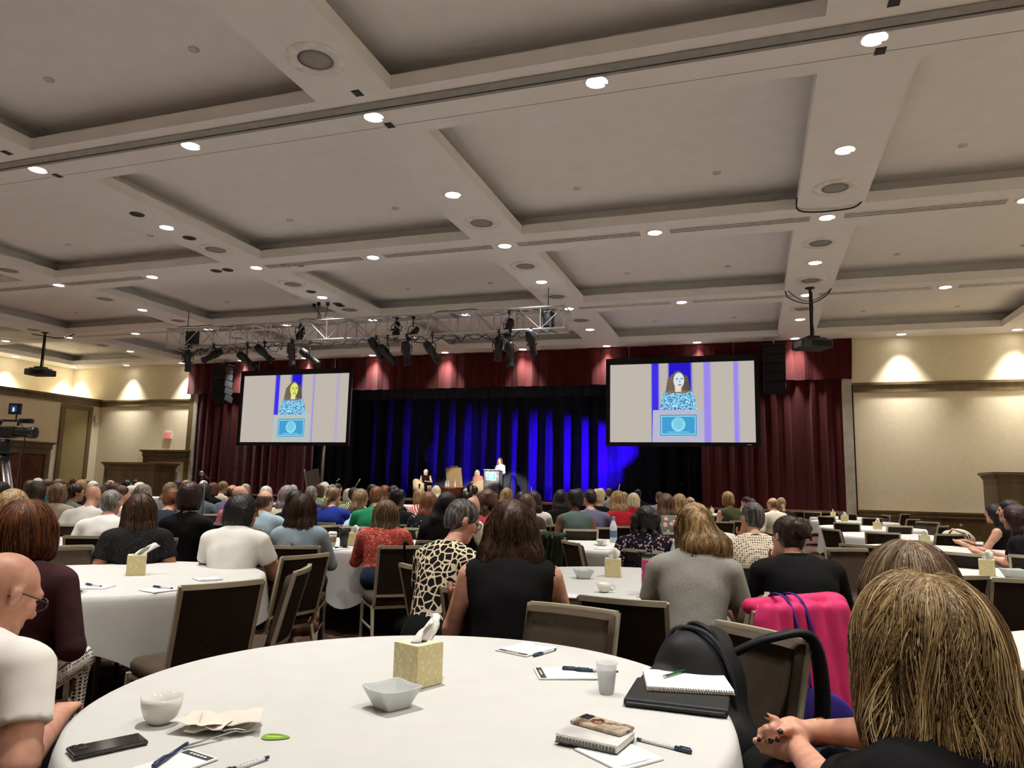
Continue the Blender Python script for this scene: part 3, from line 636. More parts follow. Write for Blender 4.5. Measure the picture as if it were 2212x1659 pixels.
cable('black cable running from the left projector to the ceiling', [(-24.9,19.0,H-.03),(-24.3,19.05,H-.12),(-23.7,19.2,H-.2),(-23.3,19.4,H-.02)], .018)

# ------------------------------------------------------------ kiosks
def kiosk(label, x, y, w_, d_, h, rz=0.):
    t = thing('olive_kiosk', label, 'kiosk', (x, y, 0), rz, 'olive wooden kiosks')
    MB().bbox((-w_/2,-d_/2,0), (w_/2,d_/2,h-.2)).build('body', olive_wood, t)
    for k, (e, z0, z1) in enumerate(((.02,h-.2,h-.14),(.05,h-.14,h-.08),(.1,h-.08,h))): MB().bbox((-w_/2-e,-d_/2-e,z0), (w_/2+e,d_/2+e,z1)).build('crown_moulding', olive_wood, t)
    for a, c in (((-w_/2,-d_/2-.02,.1),(-w_/2+.1,-d_/2,h-.2)), ((w_/2-.1,-d_/2-.02,.1),(w_/2,-d_/2,h-.2)), ((-w_/2+.1,-d_/2-.02,h-.3),(w_/2-.1,-d_/2,h-.2)), ((-w_/2+.1,-d_/2-.02,.1),(w_/2-.1,-d_/2,.25))):
        MB().bbox(a, c).build('face_frame', olive_wood, t)
    return t
kiosk('free-standing olive wooden kiosk near the far left doors', -23.95, 23.6, 2.6, 1.1, 2.0, math.radians(0))
kiosk('olive wooden kiosk with a crown by the right wall', 7.2, 23.6, 1.9, 1.2, 2.06, math.radians(0))
o = tag(MB().lathe([(0,0),(.04,0),(.04,.02),(0,.02)], 14).build('wall_outlet', trim_w, None, loc=(6.05,YF-.05,.5)), 'small round white wall outlet under the chair rail', 'outlet'); o.rotation_euler = (PI/2,0,0)

# ------------------------------------------------------------ microphone stand by the left wall
p = atd(440, 1070, 9.2)
ms = thing('microphone_stand', 'black microphone stand with an angled boom among the seated audience', 'microphone', (p[0], p[1], 0))
tp = atd(441, 1040, 9.2); mt = atd(435, 1022, 9.1); bt = atd(452, 1034, 9.2)
MB().lathe([(.14,0),(.14,.015),(.03,.04),(0,.04)], 18).build('base', black_plastic, ms, True)
MB().tube([(0,0,.02),(0,0,tp[2])], .012).build('pole', black_plastic, ms, True)
MB().tube([tuple(bt-[p[0],p[1],0]), tuple(mt-[p[0],p[1],0])], [.01,.016]).build('microphone_body', black_plastic, ms, True)
q = MB().lathe([(0,-.03),(.02,-.025),(.03,0),(.02,.025),(0,.03)], 12); q.v = [tuple(Vector(v)+Vector(mt-[p[0],p[1],0])) for v in q.v]; q.build('microphone_head', mat('mic_grille', rgb(140,140,140), .4, .8), ms, True)

# ------------------------------------------------------------ video camera on tripod
CP = atd(30, 920, 10.5); cx, cy = CP[0], CP[1]
vc = thing('video_camera', 'black broadcast video camera with a lit viewfinder on a tall tripod', 'camera', (cx, cy, 0), math.radians(20))
zc = 2.0
q = MB().lathe([(.06,0),(.075,.05),(.075,.2),(.085,.22),(.085,.3),(.07,.3),(.0,.27)], 16)
q.v = [(.02+z, y, zc+x) for x, y, z in q.v]; q.build('lens', black_plastic, vc, True)
MB().box((-.14,0,zc), (.36,.14,.17)).build('body', black_plastic, vc, bevel=.02)
MB().tube([(-.2,0,zc+.1),(-.2,0,zc+.17),(.06,0,zc+.17),(.06,0,zc+.1)], .02).build('carry_handle', black_plastic, vc, True)
q = MB().lathe([(0,0),(.035,.02),(.045,.08),(.035,.16),(0,.18)], 14); q.v = [(-.32+z, -.04+y, zc+.15+x) for x, y, z in q.v]; q.build('shotgun_microphone', black_matte, vc, True)
MB().box((.17,0,zc+.17), (.18,.08,.07)).build('transmitter', black_plastic, vc, bevel=.01)
mn = MB().box((-.01,.0,zc+.34), (.16,.05,.16)).tube([(.02,0,zc+.16),(.02,0,zc+.28)], .012).build('viewfinder', black_plastic, vc)
MB().bbox((-.06,-.027,zc+.30), (.03,-.0255,zc+.39)).build('viewfinder_screen', em2('viewfinder_blue', rgb(30,50,110)), mn); MB().bbox((-.03,-.0285,zc+.30), (.0,-.0272,zc+.36)).build('viewfinder_figure', em2('viewfinder_white', rgb(190,215,235)), mn)
MB().lathe([(.07,zc-.32),(.09,zc-.28),(.09,zc-.14),(.06,zc-.1)], 16, (-.1,0,0)).build('fluid_head', black_plastic, vc, True)
MB().tube([(-.15,0,zc-.2),(-.5,-.05,zc-.32)], [.014,.02]).build('pan_bar', black_plastic, vc, True)
MB().lathe([(.05,zc-.45),(.09,zc-.42),(.09,zc-.36),(.04,zc-.32)], 16, (-.1,0,0)).build('bowl', black_plastic, vc, True)
for a in (90, 215, 325):
    c_, s_ = math.cos(math.radians(a)), math.sin(math.radians(a)); lg = MB()
    for o_ in (-.03,.03): lg.tube([(-.1+c_*.08-s_*o_, s_*.08+c_*o_, zc-.42), (-.1+c_*.42-s_*o_, s_*.42+c_*o_, .75)], .016)
    lo = lg.build('leg', steel, vc, True); MB().tube([(-.1+c_*.38, s_*.38, .85), (-.1+c_*.62, s_*.62, .02)], .018).build('lower_leg', steel, lo, True)
    MB().box((-.1+c_*.42, s_*.42, .76), (.1,.1,.08), math.radians(a)).build('leg_clamp', black_plastic, lo)
MB().tube([(.1,-.05,zc+.15),(.2,-.06,zc+.05),(.22,-.05,zc-.2),(.14,-.05,zc-.5)], .007, 6).tube([(-.2,-.06,zc),(-.24,-.08,zc-.3),(-.3,-.05,zc-.5)], .007, 6).build('hanging_cables', black_plastic, vc, True)
# ------------------------------------------------------------ banquet chairs
ch_brown = fabric('brown_chair_fabric', rgb(74,62,50), .12, .08); ch_dark = fabric('dark_brown_panel', rgb(50,42,34), .05, .1)
CH = []
def chair_parts():
    W_, zt, zb = .205, .885, .50
    def bk(u, v, off=0.): return (W_*u*(1-.03*(1-v)), -.205-.115*v-.022*(1-u*u)-off, .43+.455*v)
    def rail(v, off): return [bk(-1+2*k/8, v, off) for k in range(9)]
    fr = MB(); r = .0155
    for s in (-1,1):
        up = [(s*.185,.05,.385),(s*.195,-.12,.365),(s*.2,-.185,.395)]+[bk(s, v) for v in (0,.25,.5,.75,1.0)]
        fr.tube(up, r, 4)
    fr.tube(rail(.985,0), r*1.15, 4); fr.tube(rail(.12,0), r, 4)
    CH.append(('back_frame', fr.mesh('back_frame'), grey_metal, 0))
    pn = MB(); nu, nv = 8, 6
    for side, o in ((0,.006),(1,-.012)):
        for j in range(nv+1):
            for i in range(nu+1): pn.v.append(bk(-.95+1.9*i/nu, .14+.83*j/nv, o))
    N = (nu+1)*(nv+1)
    for j in range(nv):
        for i in range(nu):
            a = j*(nu+1)+i; pn.f.append((a, a+1, a+nu+2, a+nu+1)); pn.f.append((N+a+nu+1, N+a+nu+2, N+a+1, N+a))
    CH.append(('back_panel', pn.mesh('back_panel'), ch_dark, 0))
    hd = MB(); pts = [(-.3,.955)]+[(.3*math.cos(PI+PI*k/12), .955+.075*math.sin(PI+PI*k/12)) for k in range(1,12)]+[(.3,.955)]
    hd.quad(*[bk(u, v, .0085) for u, v in pts]); CH.append(('hand_hold', hd.mesh('hand_hold'), black_matte, 0))
    cu = MB()
    for lay, (o, e) in enumerate(((-.012,1.0),(-.03,1.0),(-.05,.93))):
        for j in range(nv+1):
            for i in range(nu+1): cu.v.append(bk((-1+2*i/nu)*e, .5+(-.46+.955*j/nv-.02)*e, o))
    for lay in (0,1):
        b0, b1 = lay*N, (lay+1)*N
        edge = [i for i in range(nu+1)]+[j*(nu+1)+nu for j in range(1,nv+1)]+[nv*(nu+1)+i for i in range(nu-1,-1,-1)]+[j*(nu+1) for j in range(nv-1,0,-1)]
        for k in range(len(edge)): a, c = edge[k], edge[(k+1) % len(edge)]; cu.f.append((b0+a, b0+c, b1+c, b1+a))
    for j in range(nv):
        for i in range(nu): a = 2*N+j*(nu+1)+i; cu.f.append((a+nu+1, a+nu+2, a+1, a))
    CH.append(('back_cushion', cu.mesh('back_cushion'), ch_brown, 1))
    se = MB(); n = 24
    def sup(k, s):
        a = 2*PI*k/n; c, s_ = math.cos(a), math.sin(a); e = .35
        return (.225*s*math.copysign(abs(c)**e, c), .03+.225*s*math.copysign(abs(s_)**e, s_))
    prof = [(.0,.40),(.93,.40),(1.,.415),(1.,.45),(.95,.468),(.7,.477),(.0,.48)]
    for s, z in prof:
        for k in range(n): x, y = sup(k, max(s, .001)); se.v.append((x, y, z))
    for i in range(len(prof)-1):
        for k in range(n): a, b_ = i*n+k, i*n+(k+1) % n; se.f.append((a, b_, b_+n, a+n))
    CH.append(('seat', se.mesh('seat'), ch_brown, 1))
    sf = MB()
    for a, c in (((-.2,-.17,.385),(-.2,.24,.385)),((.2,-.17,.385),(.2,.24,.385)),((-.2,-.17,.385),(.2,-.17,.385)),((-.2,.24,.385),(.2,.24,.385))): sf.tube([a, c], .017, 4)
    CH.append(('seat_frame', sf.mesh('seat_frame'), grey_metal, 0))
    for sx in (-1,1):
        CH.append(('leg', MB().tube([(sx*.205,.235,.395),(sx*.21,.25,0)], [.018,.013], 4).mesh('leg'), grey_metal, 0))
        CH.append(('leg', MB().tube([(sx*.205,-.165,.395),(sx*.215,-.29,0)], [.018,.013], 4).mesh('leg'), grey_metal, 0))
        CH.append(('stretcher', MB().tube([(sx*.207,.242,.22),(sx*.209,-.215,.22)], .009, 4).mesh('stretcher'), grey_metal, 0))
    for n_, me, m_, sm in CH:
        me.materials.append(m_)
        if sm:
            for p in me.polygons: p.use_smooth = True
chair_parts()
CHAIRS = []
def chair_at(x, y, rz, label, group='brown banquet chairs'):
    t = thing('banquet_chair', label, 'chair', (x, y, 0), rz, group)
    for n_, me, m_, sm in CH: put(n_, me, t)
    CHAIRS.append((x, y)); return t
def chair_px(p0, p1, label, face='b'):
    A, B = atz(*p0, .89), atz(*p1, .89); u = (B-A)[:2]; mid = ((A+B)/2)[:2]; f = np.array([-u[1], u[0]]); f /= np.linalg.norm(f)
    if f @ mid < 0: f = -f
    if face == 'f': f = -f
    rz = math.atan2(-f[0], f[1]); c = mid + f*.32
    return chair_at(c[0], c[1], rz, label), c, rz
def chair_side(px, py, rz, label):
    m_ = atz(px, py, .89)[:2]; f = np.array([-math.sin(rz), math.cos(rz)]); c = m_+f*.32
    return chair_at(c[0], c[1], rz, label)

# ------------------------------------------------------------ round tables with white cloths
cloth = fabric('white_table_linen', rgb(202,201,196), .08, .015)
TR = .915
TABLES = [(-.98,2.08),(-3.95,3.78),(-.85,5.15),(1.98,6.8),(1.79,3.52),(-3.85,6.95),(-6.55,5.4),(-1.45,8.3),(-6.75,8.3),
 (2.1,9.85),(2.05,12.75),(2.1,15.5),(2.15,18.4),(2.2,21.4),(-1.2,11.3),(-1.2,14.4),(-1.1,17.5),(-1.0,20.6),(-4.0,10.0),(-4.1,13.1),(-4.1,16.2),(-4.1,19.3),
 (-7.0,11.5),(-7.0,14.6),(-7.0,17.7),(-7.0,20.7),(-9.7,7.2),(-9.8,10.2),(-9.9,13.2),(-9.9,16.3),(-9.9,19.4),(-12.7,9.0),(-12.8,12.2),(-12.8,15.2),(-12.8,18.2),(-15.8,11.4),(-15.8,14.6),(-15.8,17.7),(-18.8,13.6),(-18.8,16.8),(-18.8,20.0)]
TNAME = ['nearest table in the foreground','table left of the foreground table','table behind the foreground table','table by the right edge with the square bowl','bare table at the lower right edge','table beside the red floral blouse','table before the dark-haired woman in dotted black','table behind the curly black-haired woman','table with the purple folder',
 'second table up the right column','third table up the right column','fourth table up the right column','fifth table up the right column','last table by the right wall']
tt_m = mat('plywood_table', rgb(120,96,70), .6); tl_m = black_plastic
top_me = MB().lathe([(0,-.03),(TR-.01,-.03),(TR-.005,-.02),(TR-.005,-.005),(TR-.01,0),(0,0)], 40).mesh('tabletop'); top_me.materials.append(tt_m)
leg_me = MB().tube([(0,0,0),(0,0,.72)], .016, 8).mesh('leg'); leg_me.materials.append(tl_m)
def cloth_mesh(seed, n=96):
    r = np.random.default_rng(seed); q = MB(); rot = r.uniform(0, PI/2); ph = r.uniform(0, 6, 4)
    def wav(a): return .5*math.sin(9*a+ph[0])+.3*math.sin(14*a+ph[1])+.25*math.sin(5*a+ph[2])
    rows = [(.0,0),(.35,0),(.7,0),(.86,0),(TR-.012,.0),(TR+.003,-.006),(TR+.012,-.03)]
    q.v.append((0,0,.756))
    for rr, z in rows[1:]:
        for k in range(n): a = 2*PI*k/n; q.v.append((rr*math.cos(a), rr*math.sin(a), .756+z+(.0012*math.sin(3*a+rr*9+ph[3]) if z == 0 else 0)))
    nr = 9
    for j in range(1, nr+1):
        f = j/nr
        for k in range(n):
            a = 2*PI*k/n; c4 = (.5+.5*math.cos(4*(a-rot)))**2; drop = .24+.24*c4
            fold = wav(a)*(.018+.045*c4)*f; rad = TR+.014+.035*f+fold
            q.v.append((rad*math.cos(a), rad*math.sin(a), .726-drop*f))
    for k in range(n): q.f.append((0, 1+k, 1+(k+1) % n))
    R_ = len(rows)-1+nr
    for i in range(R_-1):
        for k in range(n): a, b_ = 1+i*n+k, 1+i*n+(k+1) % n; q.f.append((a, a+n, b_+n, b_))
    me = q.mesh('tablecloth'); me.materials.append(cloth)
    for p in me.polygons: p.use_smooth = True
    return me
cl_far = [cloth_mesh(100+k, 48) for k in range(3)]
for k, (x, y) in enumerate(TABLES):
    if k < len(TNAME): nm = TNAME[k]
    else:
        col = min(range(8), key=lambda c: abs(x-(2.1-3*c))); row = sorted(y2 for x2, y2 in TABLES if min(range(8), key=lambda c: abs(x2-(2.1-3*c))) == col).index(y)
        nm = '%s table up the %s column from the right' % (ORD[row], ORD[col])
    t = thing('round_table', 'round folding table, the '+nm, 'table', (x, y, 0), .3*k, 'round banquet tables')
    put('tabletop', top_me, t, loc=(0,0,.754))
    for a in range(4): put('leg', leg_me, t, loc=(.5*math.cos(a*PI/2+.4), .5*math.sin(a*PI/2+.4), 0))
    me = cloth_mesh(20+k) if k < 10 else cl_far[k % 3]
    tag(put('tablecloth', me, None, loc=(x, y, 0)), 'white linen cloth over the '+nm, 'tablecloth', 'white tablecloths')
for k, (x, y) in enumerate([(5.2,3.0),(5.3,6.2),(5.3,9.4),(5.2,12.6),(2.0,-1.4),(-1.0,-3.6),(-4.0,-1.2),(-7.0,1.6),(-9.9,3.7),(-12.9,5.4),(-15.9,7.4),(-18.9,9.2),(-7.0,-2.6),(-10.0,-.4),(-13.0,1.4),(-16.0,3.2),(4.6,-2.4)]):
    t = thing('round_table', 'round folding table standing outside the picture', 'table', (x, y, 0), .3*k, 'round banquet tables'); put('tabletop', top_me, t, loc=(0,0,.754))
    for a in range(4): put('leg', leg_me, t, loc=(.5*math.cos(a*PI/2+.4), .5*math.sin(a*PI/2+.4), 0))
    tag(put('tablecloth', cl_far[k % 3], None, loc=(x, y, 0)), 'white linen cloth over a table outside the picture', 'tablecloth', 'white tablecloths')
TZ = .7575

# ------------------------------------------------------------ chairs picked out in the photograph
B = 'brown banquet chair '
chair_px((400,1264),(560,1251), B+'seen from behind in the left foreground, empty')
chair_px((632,1238),(675,1215), B+'turned sideways between the left table and the centre aisle')
chair_side(662,1198, math.radians(75), B+'facing left, behind the sideways chair in the aisle')
chair_px((1150,1299),(1330,1320), B+'showing its padded front across the foreground table', 'f')
chair_px((1257,1285),(1435,1300), B+'seen from behind, close beyond the foreground table')
chair_px((1205,1164),(1262,1176), B+'angled away beside the table with the water bottle')
chair_px((1157,1134),(1202,1134), B+'between the brown-haired women and the green jacket')
g_ch = chair_px((1166,1154),(1220,1160), B+'draped with a dark green jacket')
chair_px((96,1180),(165,1178), B+'showing its padded front behind the red-haired woman', 'f')
chair_px((440,1110),(452,1110), B+'partly hidden behind the black blazer')
chair_px((467,1109),(497,1109), B+'empty behind the woman in white blouse')
chair_px((700,1125),(731,1122), B+'empty, just behind the royal blue sweater')
chair_px((686,1135),(746,1133), B+'empty behind the black tumbler')
chair_px((905,1135),(956,1135), B+'empty behind the red floral blouse')
chair_px((870,1114),(909,1111), B+'empty before the red striped top')
chair_px((1590,1208),(1613,1206), B+'showing its padded front beside the crochet top', 'f')
chair_px((1537,1113),(1580,1113), B+'farther of the two behind the blonde ponytail')
chair_px((1537,1126),(1580,1127), B+'nearer of the two behind the blonde ponytail')
chair_px((1770,1140),(1819,1145), B+'angled, at the near left of the third right table')
chair_px((1805,1128),(1853,1130), B+'at the fourth right table, left one')
chair_px((1766,1114),(1803,1116), B+'at the fifth right table, left one')
chair_px((1739,1105),(1771,1106), B+'beside the white pillar, nearest the maroon drape')
chair_px((1864,1118),(1905,1119), B+'at the fifth right table, right one')
chair_px((1816,1109),(1845,1110), B+'behind the row of tissue boxes')
chair_px((1873,1148),(1940,1151), B+'at the third right table, middle one')
chair_px((1922,1135),(1966,1136), B+'at the fourth right table, right one')
chair_px((1896,1111),(1934,1114), B+'showing its padded front under the chair rail', 'f')
chair_px((1823,1174),(1900,1179), B+'beside the black sweater, before the right tables')
chair_px((1786,1183),(1868,1184), B+'showing its wide padded front right of the black sweater', 'f')
chair_px((2020,1153),(2084,1154), B+'in front of the white tote bag')
chair_px((2030,1190),(2130,1198), B+'behind the right tissue box')
chair_px((2044,1243),(2103,1243), B+'at the right table beside the blonde head')
chair_px((2176,1249),(2262,1252), B+'cut by the right edge, before the square bowl')
chair_px((1960,1121),(1986,1121), B+'against the wainscot, left one')
chair_px((1984,1126),(2024,1128), B+'showing its padded front against the wainscot', 'f')
chair_px((2025,1136),(2050,1135), B+'against the wainscot beside the tote bag')
chair_px((2180,1434),(2330,1475), B+'at the bare lower right table')
chair_px((2196,1198),(2290,1204), B+'behind the woman with long dark red hair')
chair_px((1944,1110),(1968,1110), B+'tall narrow one under the chair rail')
# ------------------------------------------------------------ bodies: one continuous surface grown from blended limbs
def RX(a): c, s = math.cos(a), math.sin(a); return np.array([[1,0,0],[0,c,-s],[0,s,c]])
def RZ(a): c, s = math.cos(a), math.sin(a); return np.array([[c,-s,0],[s,c,0],[0,0,1]])
def RY(a): c, s = math.cos(a), math.sin(a); return np.array([[c,0,s],[0,1,0],[-s,0,c]])
class Cap:
    def __init__(s, a, b, ra, rb, lab, k=.03): s.a, s.b, s.ra, s.rb, s.lab, s.k = np.array(a, float), np.array(b, float), ra, rb, lab, k
    def bb(s): r = max(s.ra, s.rb); return np.minimum(s.a, s.b)-r, np.maximum(s.a, s.b)+r
    def d(s, P):
        ab = s.b-s.a; t = np.clip(((P-s.a) @ ab)/max(ab @ ab, 1e-9), 0, 1)
        return np.sqrt((((P-s.a)-t[..., None]*ab)**2).sum(-1)) - (s.ra+(s.rb-s.ra)*t)
class Ell:
    def __init__(s, c, r, lab, k=.03, R=None): s.c, s.r, s.lab, s.k, s.R = np.array(c, float), np.array(r, float), lab, k, R
    def bb(s): m = s.r.max() if s.R is not None else s.r; return s.c-m, s.c+m
    def d(s, P):
        q = P-s.c
        if s.R is not None: q = q @ s.R
        k0 = np.sqrt(((q/s.r)**2).sum(-1)); k1 = np.sqrt(((q/s.r**2)**2).sum(-1))+1e-9
        return k0*(k0-1)/k1
class Cyl:  # flat-ended cylinder (for cutting)
    def __init__(s, a, b, r): s.a, s.b, s.r = np.array(a, float), np.array(b, float), r
    def d(s, P):
        ab = s.b-s.a; L = np.linalg.norm(ab); u = ab/L; q = P-s.a; t = q @ u; rad = np.sqrt(np.maximum((q**2).sum(-1)-t*t, 0)); return np.maximum(np.maximum(-t, t-L), rad-s.r)
class Pl:   # everything on the far side of a plane (for cutting)
    def __init__(s, p, n): s.p, s.n = np.array(p, float), np.array(n, float)/np.linalg.norm(n)
    def d(s, P): return (P-s.p) @ s.n
def sdf(prims, subs, P):
    D = None
    for p in prims:
        d = p.d(P)
        if D is None: D = d
        else:
            h = np.clip(.5+.5*(D-d)/p.k, 0, 1); D = D*(1-h)+d*h-p.k*h*(1-h)
    for s in subs: D = np.maximum(D, -s.d(P))
    return D
def surf(prims, subs, vox):
    lo = np.min([p.bb()[0] for p in prims], 0)-2.5*vox; hi = np.max([p.bb()[1] for p in prims], 0)+2.5*vox
    n = np.ceil((hi-lo)/vox).astype(int)+1
    ax = [lo[i]+vox*np.arange(n[i]) for i in range(3)]
    D = np.full(n, 1., np.float32); Dr = np.full(n, 1., np.float32); L = np.zeros(n, np.int8)
    for p in prims:
        a, b = p.bb(); m = p.k+2*vox; i0 = np.maximum(((a-m-lo)/vox).astype(int), 0); i1 = np.minimum(((b+m-lo)/vox).astype(int)+2, n)
        sl = tuple(slice(i0[i], i1[i]) for i in range(3))
        G = np.stack(np.meshgrid(*[ax[i][sl[i]] for i in range(3)], indexing='ij'), -1)
        d = p.d(G); A = D[sl]; h = np.clip(.5+.5*(A-d)/p.k, 0, 1); D[sl] = A*(1-h)+d*h-p.k*h*(1-h)
        u = d < Dr[sl]; Dr[sl] = np.where(u, d, Dr[sl]); L[sl] = np.where(u, p.lab, L[sl])
    if subs:
        G = np.stack(np.meshgrid(*ax, indexing='ij'), -1)
        for s in subs: D = np.maximum(D, -s.d(G))
    S = D < 0
    c = [S[i:n[0]-1+i, j:n[1]-1+j, k:n[2]-1+k] for i in (0,1) for j in (0,1) for k in (0,1)]
    sm = sum(x.astype(np.int8) for x in c); act = (sm > 0) & (sm < 8)
    idx = -np.ones(act.shape, np.int64); cells = np.argwhere(act); idx[act] = np.arange(len(cells))
    acc = np.zeros((len(cells), 3)); cnt = np.zeros(len(cells))
    for e in range(3):
        o = [x for x in range(3) if x != e]
        for a in (0,1):
            for b in (0,1):
                p0 = cells.copy(); p0[:, o[0]] += a; p0[:, o[1]] += b; p1 = p0.copy(); p1[:, e] += 1
                d0, d1 = D[tuple(p0.T)], D[tuple(p1.T)]; ok = (d0 < 0) != (d1 < 0)
                t = np.where(ok, d0/np.where(ok, d0-d1, 1), 0); q = p0.astype(float); q[:, e] += t
                acc[ok] += q[ok]; cnt[ok] += 1
    V = lo+vox*acc/cnt[:, None]; F = []
    for e in range(3):
        o = [x for x in range(3) if x != e]
        s0 = [slice(1, n[i]-1) for i in range(3)]; s0[e] = slice(0, n[e]-1); s1 = list(s0); s1[e] = slice(1, n[e])
        A, B_ = S[tuple(s0)], S[tuple(s1)]; cr = np.argwhere(A != B_); 
        if not len(cr): continue
        base = cr.copy()
        for i in o: base[:, i] += 1
        fl = A[tuple(cr.T)]
        def at(da, db):
            q = base.copy(); q[:, o[0]] -= da; q[:, o[1]] -= db; return idx[tuple(q.T)]
        f = np.stack([at(0,0), at(1,0), at(1,1), at(0,1)], 1)
        if e == 1: fl = ~fl
        f[fl] = f[fl]; g = f.copy(); g[~fl] = f[~fl][:, ::-1]; F.append(g)
    F = np.concatenate(F)
    cen = V[F].mean(1)
    if vox <= .0135:
        best = np.full(len(cen), 9.); lab = np.zeros(len(cen), np.int8)
        for p in prims:
            a, b = p.bb(); m = np.all((cen > a-.03) & (cen < b+.03), 1)
            if not m.any(): continue
            d = p.d(cen[m]); u = d < best[m]; w_ = np.where(m)[0][u]; best[w_] = d[u]; lab[w_] = p.lab
        return V, F, lab
    ii = np.clip(np.rint((cen-lo)/vox).astype(int), 0, n-1); lab = L[tuple(ii.T)]
    return V, F, lab
def mesh_from(name, V, F, lab, mats):
    me = bpy.data.meshes.new(name); me.vertices.add(len(V)); me.vertices.foreach_set('co', V.astype(np.float32).ravel())
    me.loops.add(F.size); me.loops.foreach_set('vertex_index', F.astype(np.int32).ravel())
    me.polygons.add(len(F)); me.polygons.foreach_set('loop_start', np.arange(0, F.size, F.shape[1], dtype=np.int32))
    me.polygons.foreach_set('use_smooth', np.ones(len(F), bool)); me.update(calc_edges=True)
    for m_ in mats: me.materials.append(m_)
    if lab is not None: me.polygons.foreach_set('material_index', np.clip(lab, 0, len(mats)-1).astype(np.int32))
    return me
SK = {}
def skin(tone='fair'):
    if tone in SK: return SK[tone]
    c = {'fair':rgb(206,158,132),'pink':rgb(208,156,132),'tan':rgb(176,124,94),'brown':rgb(112,74,56),'pale':rgb(226,190,170)}[tone]
    m, t, b = nt('skin_'+tone); mp = coords(t); n = noise(t, mp, 22, 1); r = ramp(t, [(.3, (c[0]*.88,c[1]*.8,c[2]*.8)), (.7, (min(1,c[0]*1.08),c[1]*1.08,c[2]*1.06))]); link(t, n, 'Fac', r, 'Fac'); link(t, r, 'Color', b, 'Base Color')
    b.inputs['Roughness'].default_value = .5; b.inputs['Specular IOR Level'].default_value = .35; b.inputs['Subsurface Weight'].default_value = 0.0; n2 = noise(t, mp, 160, 0); bump(t, b, n2, 'Fac', .12, .003)
    SK[tone] = m; return m
HM = {}
def hairm(key, c0, c1=None, fine=1.):
    if key in HM: return HM[key]
    c1 = c1 or tuple(min(1, c*1.5) for c in c0)
    m, t, b = nt('hair_'+key); mp = coords(t, (70*fine,70*fine,5)); n = noise(t, mp, 1.0, 2, .6)
    r = ramp(t, [(.32, tuple(c*.55 for c in c0)), (.47, c0), (.62, c1), (.8, tuple(c*.8 for c in c0))]); link(t, n, 'Fac', r, 'Fac'); link(t, r, 'Color', b, 'Base Color')
    b.inputs['Roughness'].default_value = .45; b.inputs['Specular IOR Level'].default_value = .4; bump(t, b, n, 'Fac', .7, .012)
    HM[key] = m; return m
HC = dict(red=(rgb(98,52,26), rgb(136,80,42)), blonde=(rgb(132,104,66), rgb(182,152,104)), dblonde=(rgb(134,104,66), rgb(186,154,104)), lbrown=(rgb(106,80,56), rgb(156,126,92)), brown=(rgb(66,44,30), rgb(104,72,50)), dbrown=(rgb(40,26,20), rgb(62,42,34)), black=(rgb(16,14,14), rgb(32,28,28)), grey=(rgb(104,98,92), rgb(160,154,148)), dgrey=(rgb(58,54,52), rgb(112,108,106)), white=(rgb(206,198,186), rgb(240,234,226)), auburn=(rgb(98,56,34), rgb(134,84,54)), plat=(rgb(222,204,166), rgb(246,234,206)), mauve=(rgb(116,104,108), rgb(158,146,150)), wine=(rgb(40,18,20), rgb(66,32,32)))
def hcol(k): return hairm(k, *HC[k])
lip_m = mat('lips', rgb(168,92,84), .45); eye_m = mat('eye_dark', (.02,.015,.012), .25); shoe_m = mat('black_shoe', (.015,.013,.013), .5)

def hand(w, d, n, s, lab=0, curl=.5, sc=1.):
    """palm, four unequal bent fingers and a thumb; w wrist, d direction, n back-of-hand normal, s thumb side (+1/-1)"""
    w, d, n = (np.array(v, float) for v in (w, d, n)); d /= np.linalg.norm(d); n -= d*(n @ d); n /= np.linalg.norm(n); x = np.cross(d, n)*s
    out = []; pl = .085*sc
    for o in (-.026,-.009,.009,.026): out.append(Cap(w+x*o*.6*sc, w+d*pl+x*o*sc, .014*sc, .012*sc, lab, .012))
    for o, L in ((.030,.072),(.011,.08),(-.009,.075),(-.027,.058)):
        p = w+d*pl+x*o*sc; dd = d
        for q, f in enumerate((.45,.33,.24)):
            a = curl*(.5+.45*q); dd = d*math.cos(a*(1+q)*.7)-n*math.sin(a*(1+q)*.7); e = p+dd*L*f*sc; out.append(Cap(p, e, .0088*sc, (.0084,.008,.0072)[q]*sc, lab, .004)); p = e
    t0 = w+d*.02*sc+x*.022*sc; t1 = t0+(d*.5+x*.75-n*.25)*.045*sc; t2 = t1+(d*.85+x*.25-n*.35)*.035*sc; out += [Cap(t0, t1, .013*sc, .0105*sc, lab, .01), Cap(t1, t2, .0105*sc, .0085*sc, lab, .004)]
    return out
def head_prims(Hc, HR, sex, det):
    def p(x, y, z): return Hc+HR @ np.array([x,y,z])
    jw = .054 if sex == 'f' else .06
    o = [Ell(p(0,-.012,.03), (.074,.093,.085), 0, .03, HR), Ell(p(0,.03,-.045), (jw,.06,.072), 0, .035, HR), Cap(p(-.02,.066,-.095), p(.02,.066,-.095), .02, .02, 0, .03),
         Cap(p(0,.088,.012), p(0,.108,-.024), .010, .0145, 0, .012), Cap(p(-.035,.078,.028), p(.035,.078,.028), .014, .014, 0, .02), Ell(p(-.044,.06,-.02), (.022,.024,.024), 0, .02, HR), Ell(p(.044,.06,-.02), (.022,.024,.024), 0, .02, HR)]
    for s in (-1,1): o.append(Ell(p(s*.077,-.008,-.005), (.011,.02,.031), 0, .006, HR @ RZ(s*.3)))
    if det:
        o.append(Cap(p(-.018,.087,-.058), p(.018,.087,-.058), .0085, .0085, 4, .006)); o.append(Cap(p(-.014,.086,-.067), p(.014,.086,-.067), .0085, .0085, 4, .006))
        for s in (-1,1): o.append(Ell(p(s*.032,.081,.008), (.0135,.009,.008), 5, .003, HR))
    return o
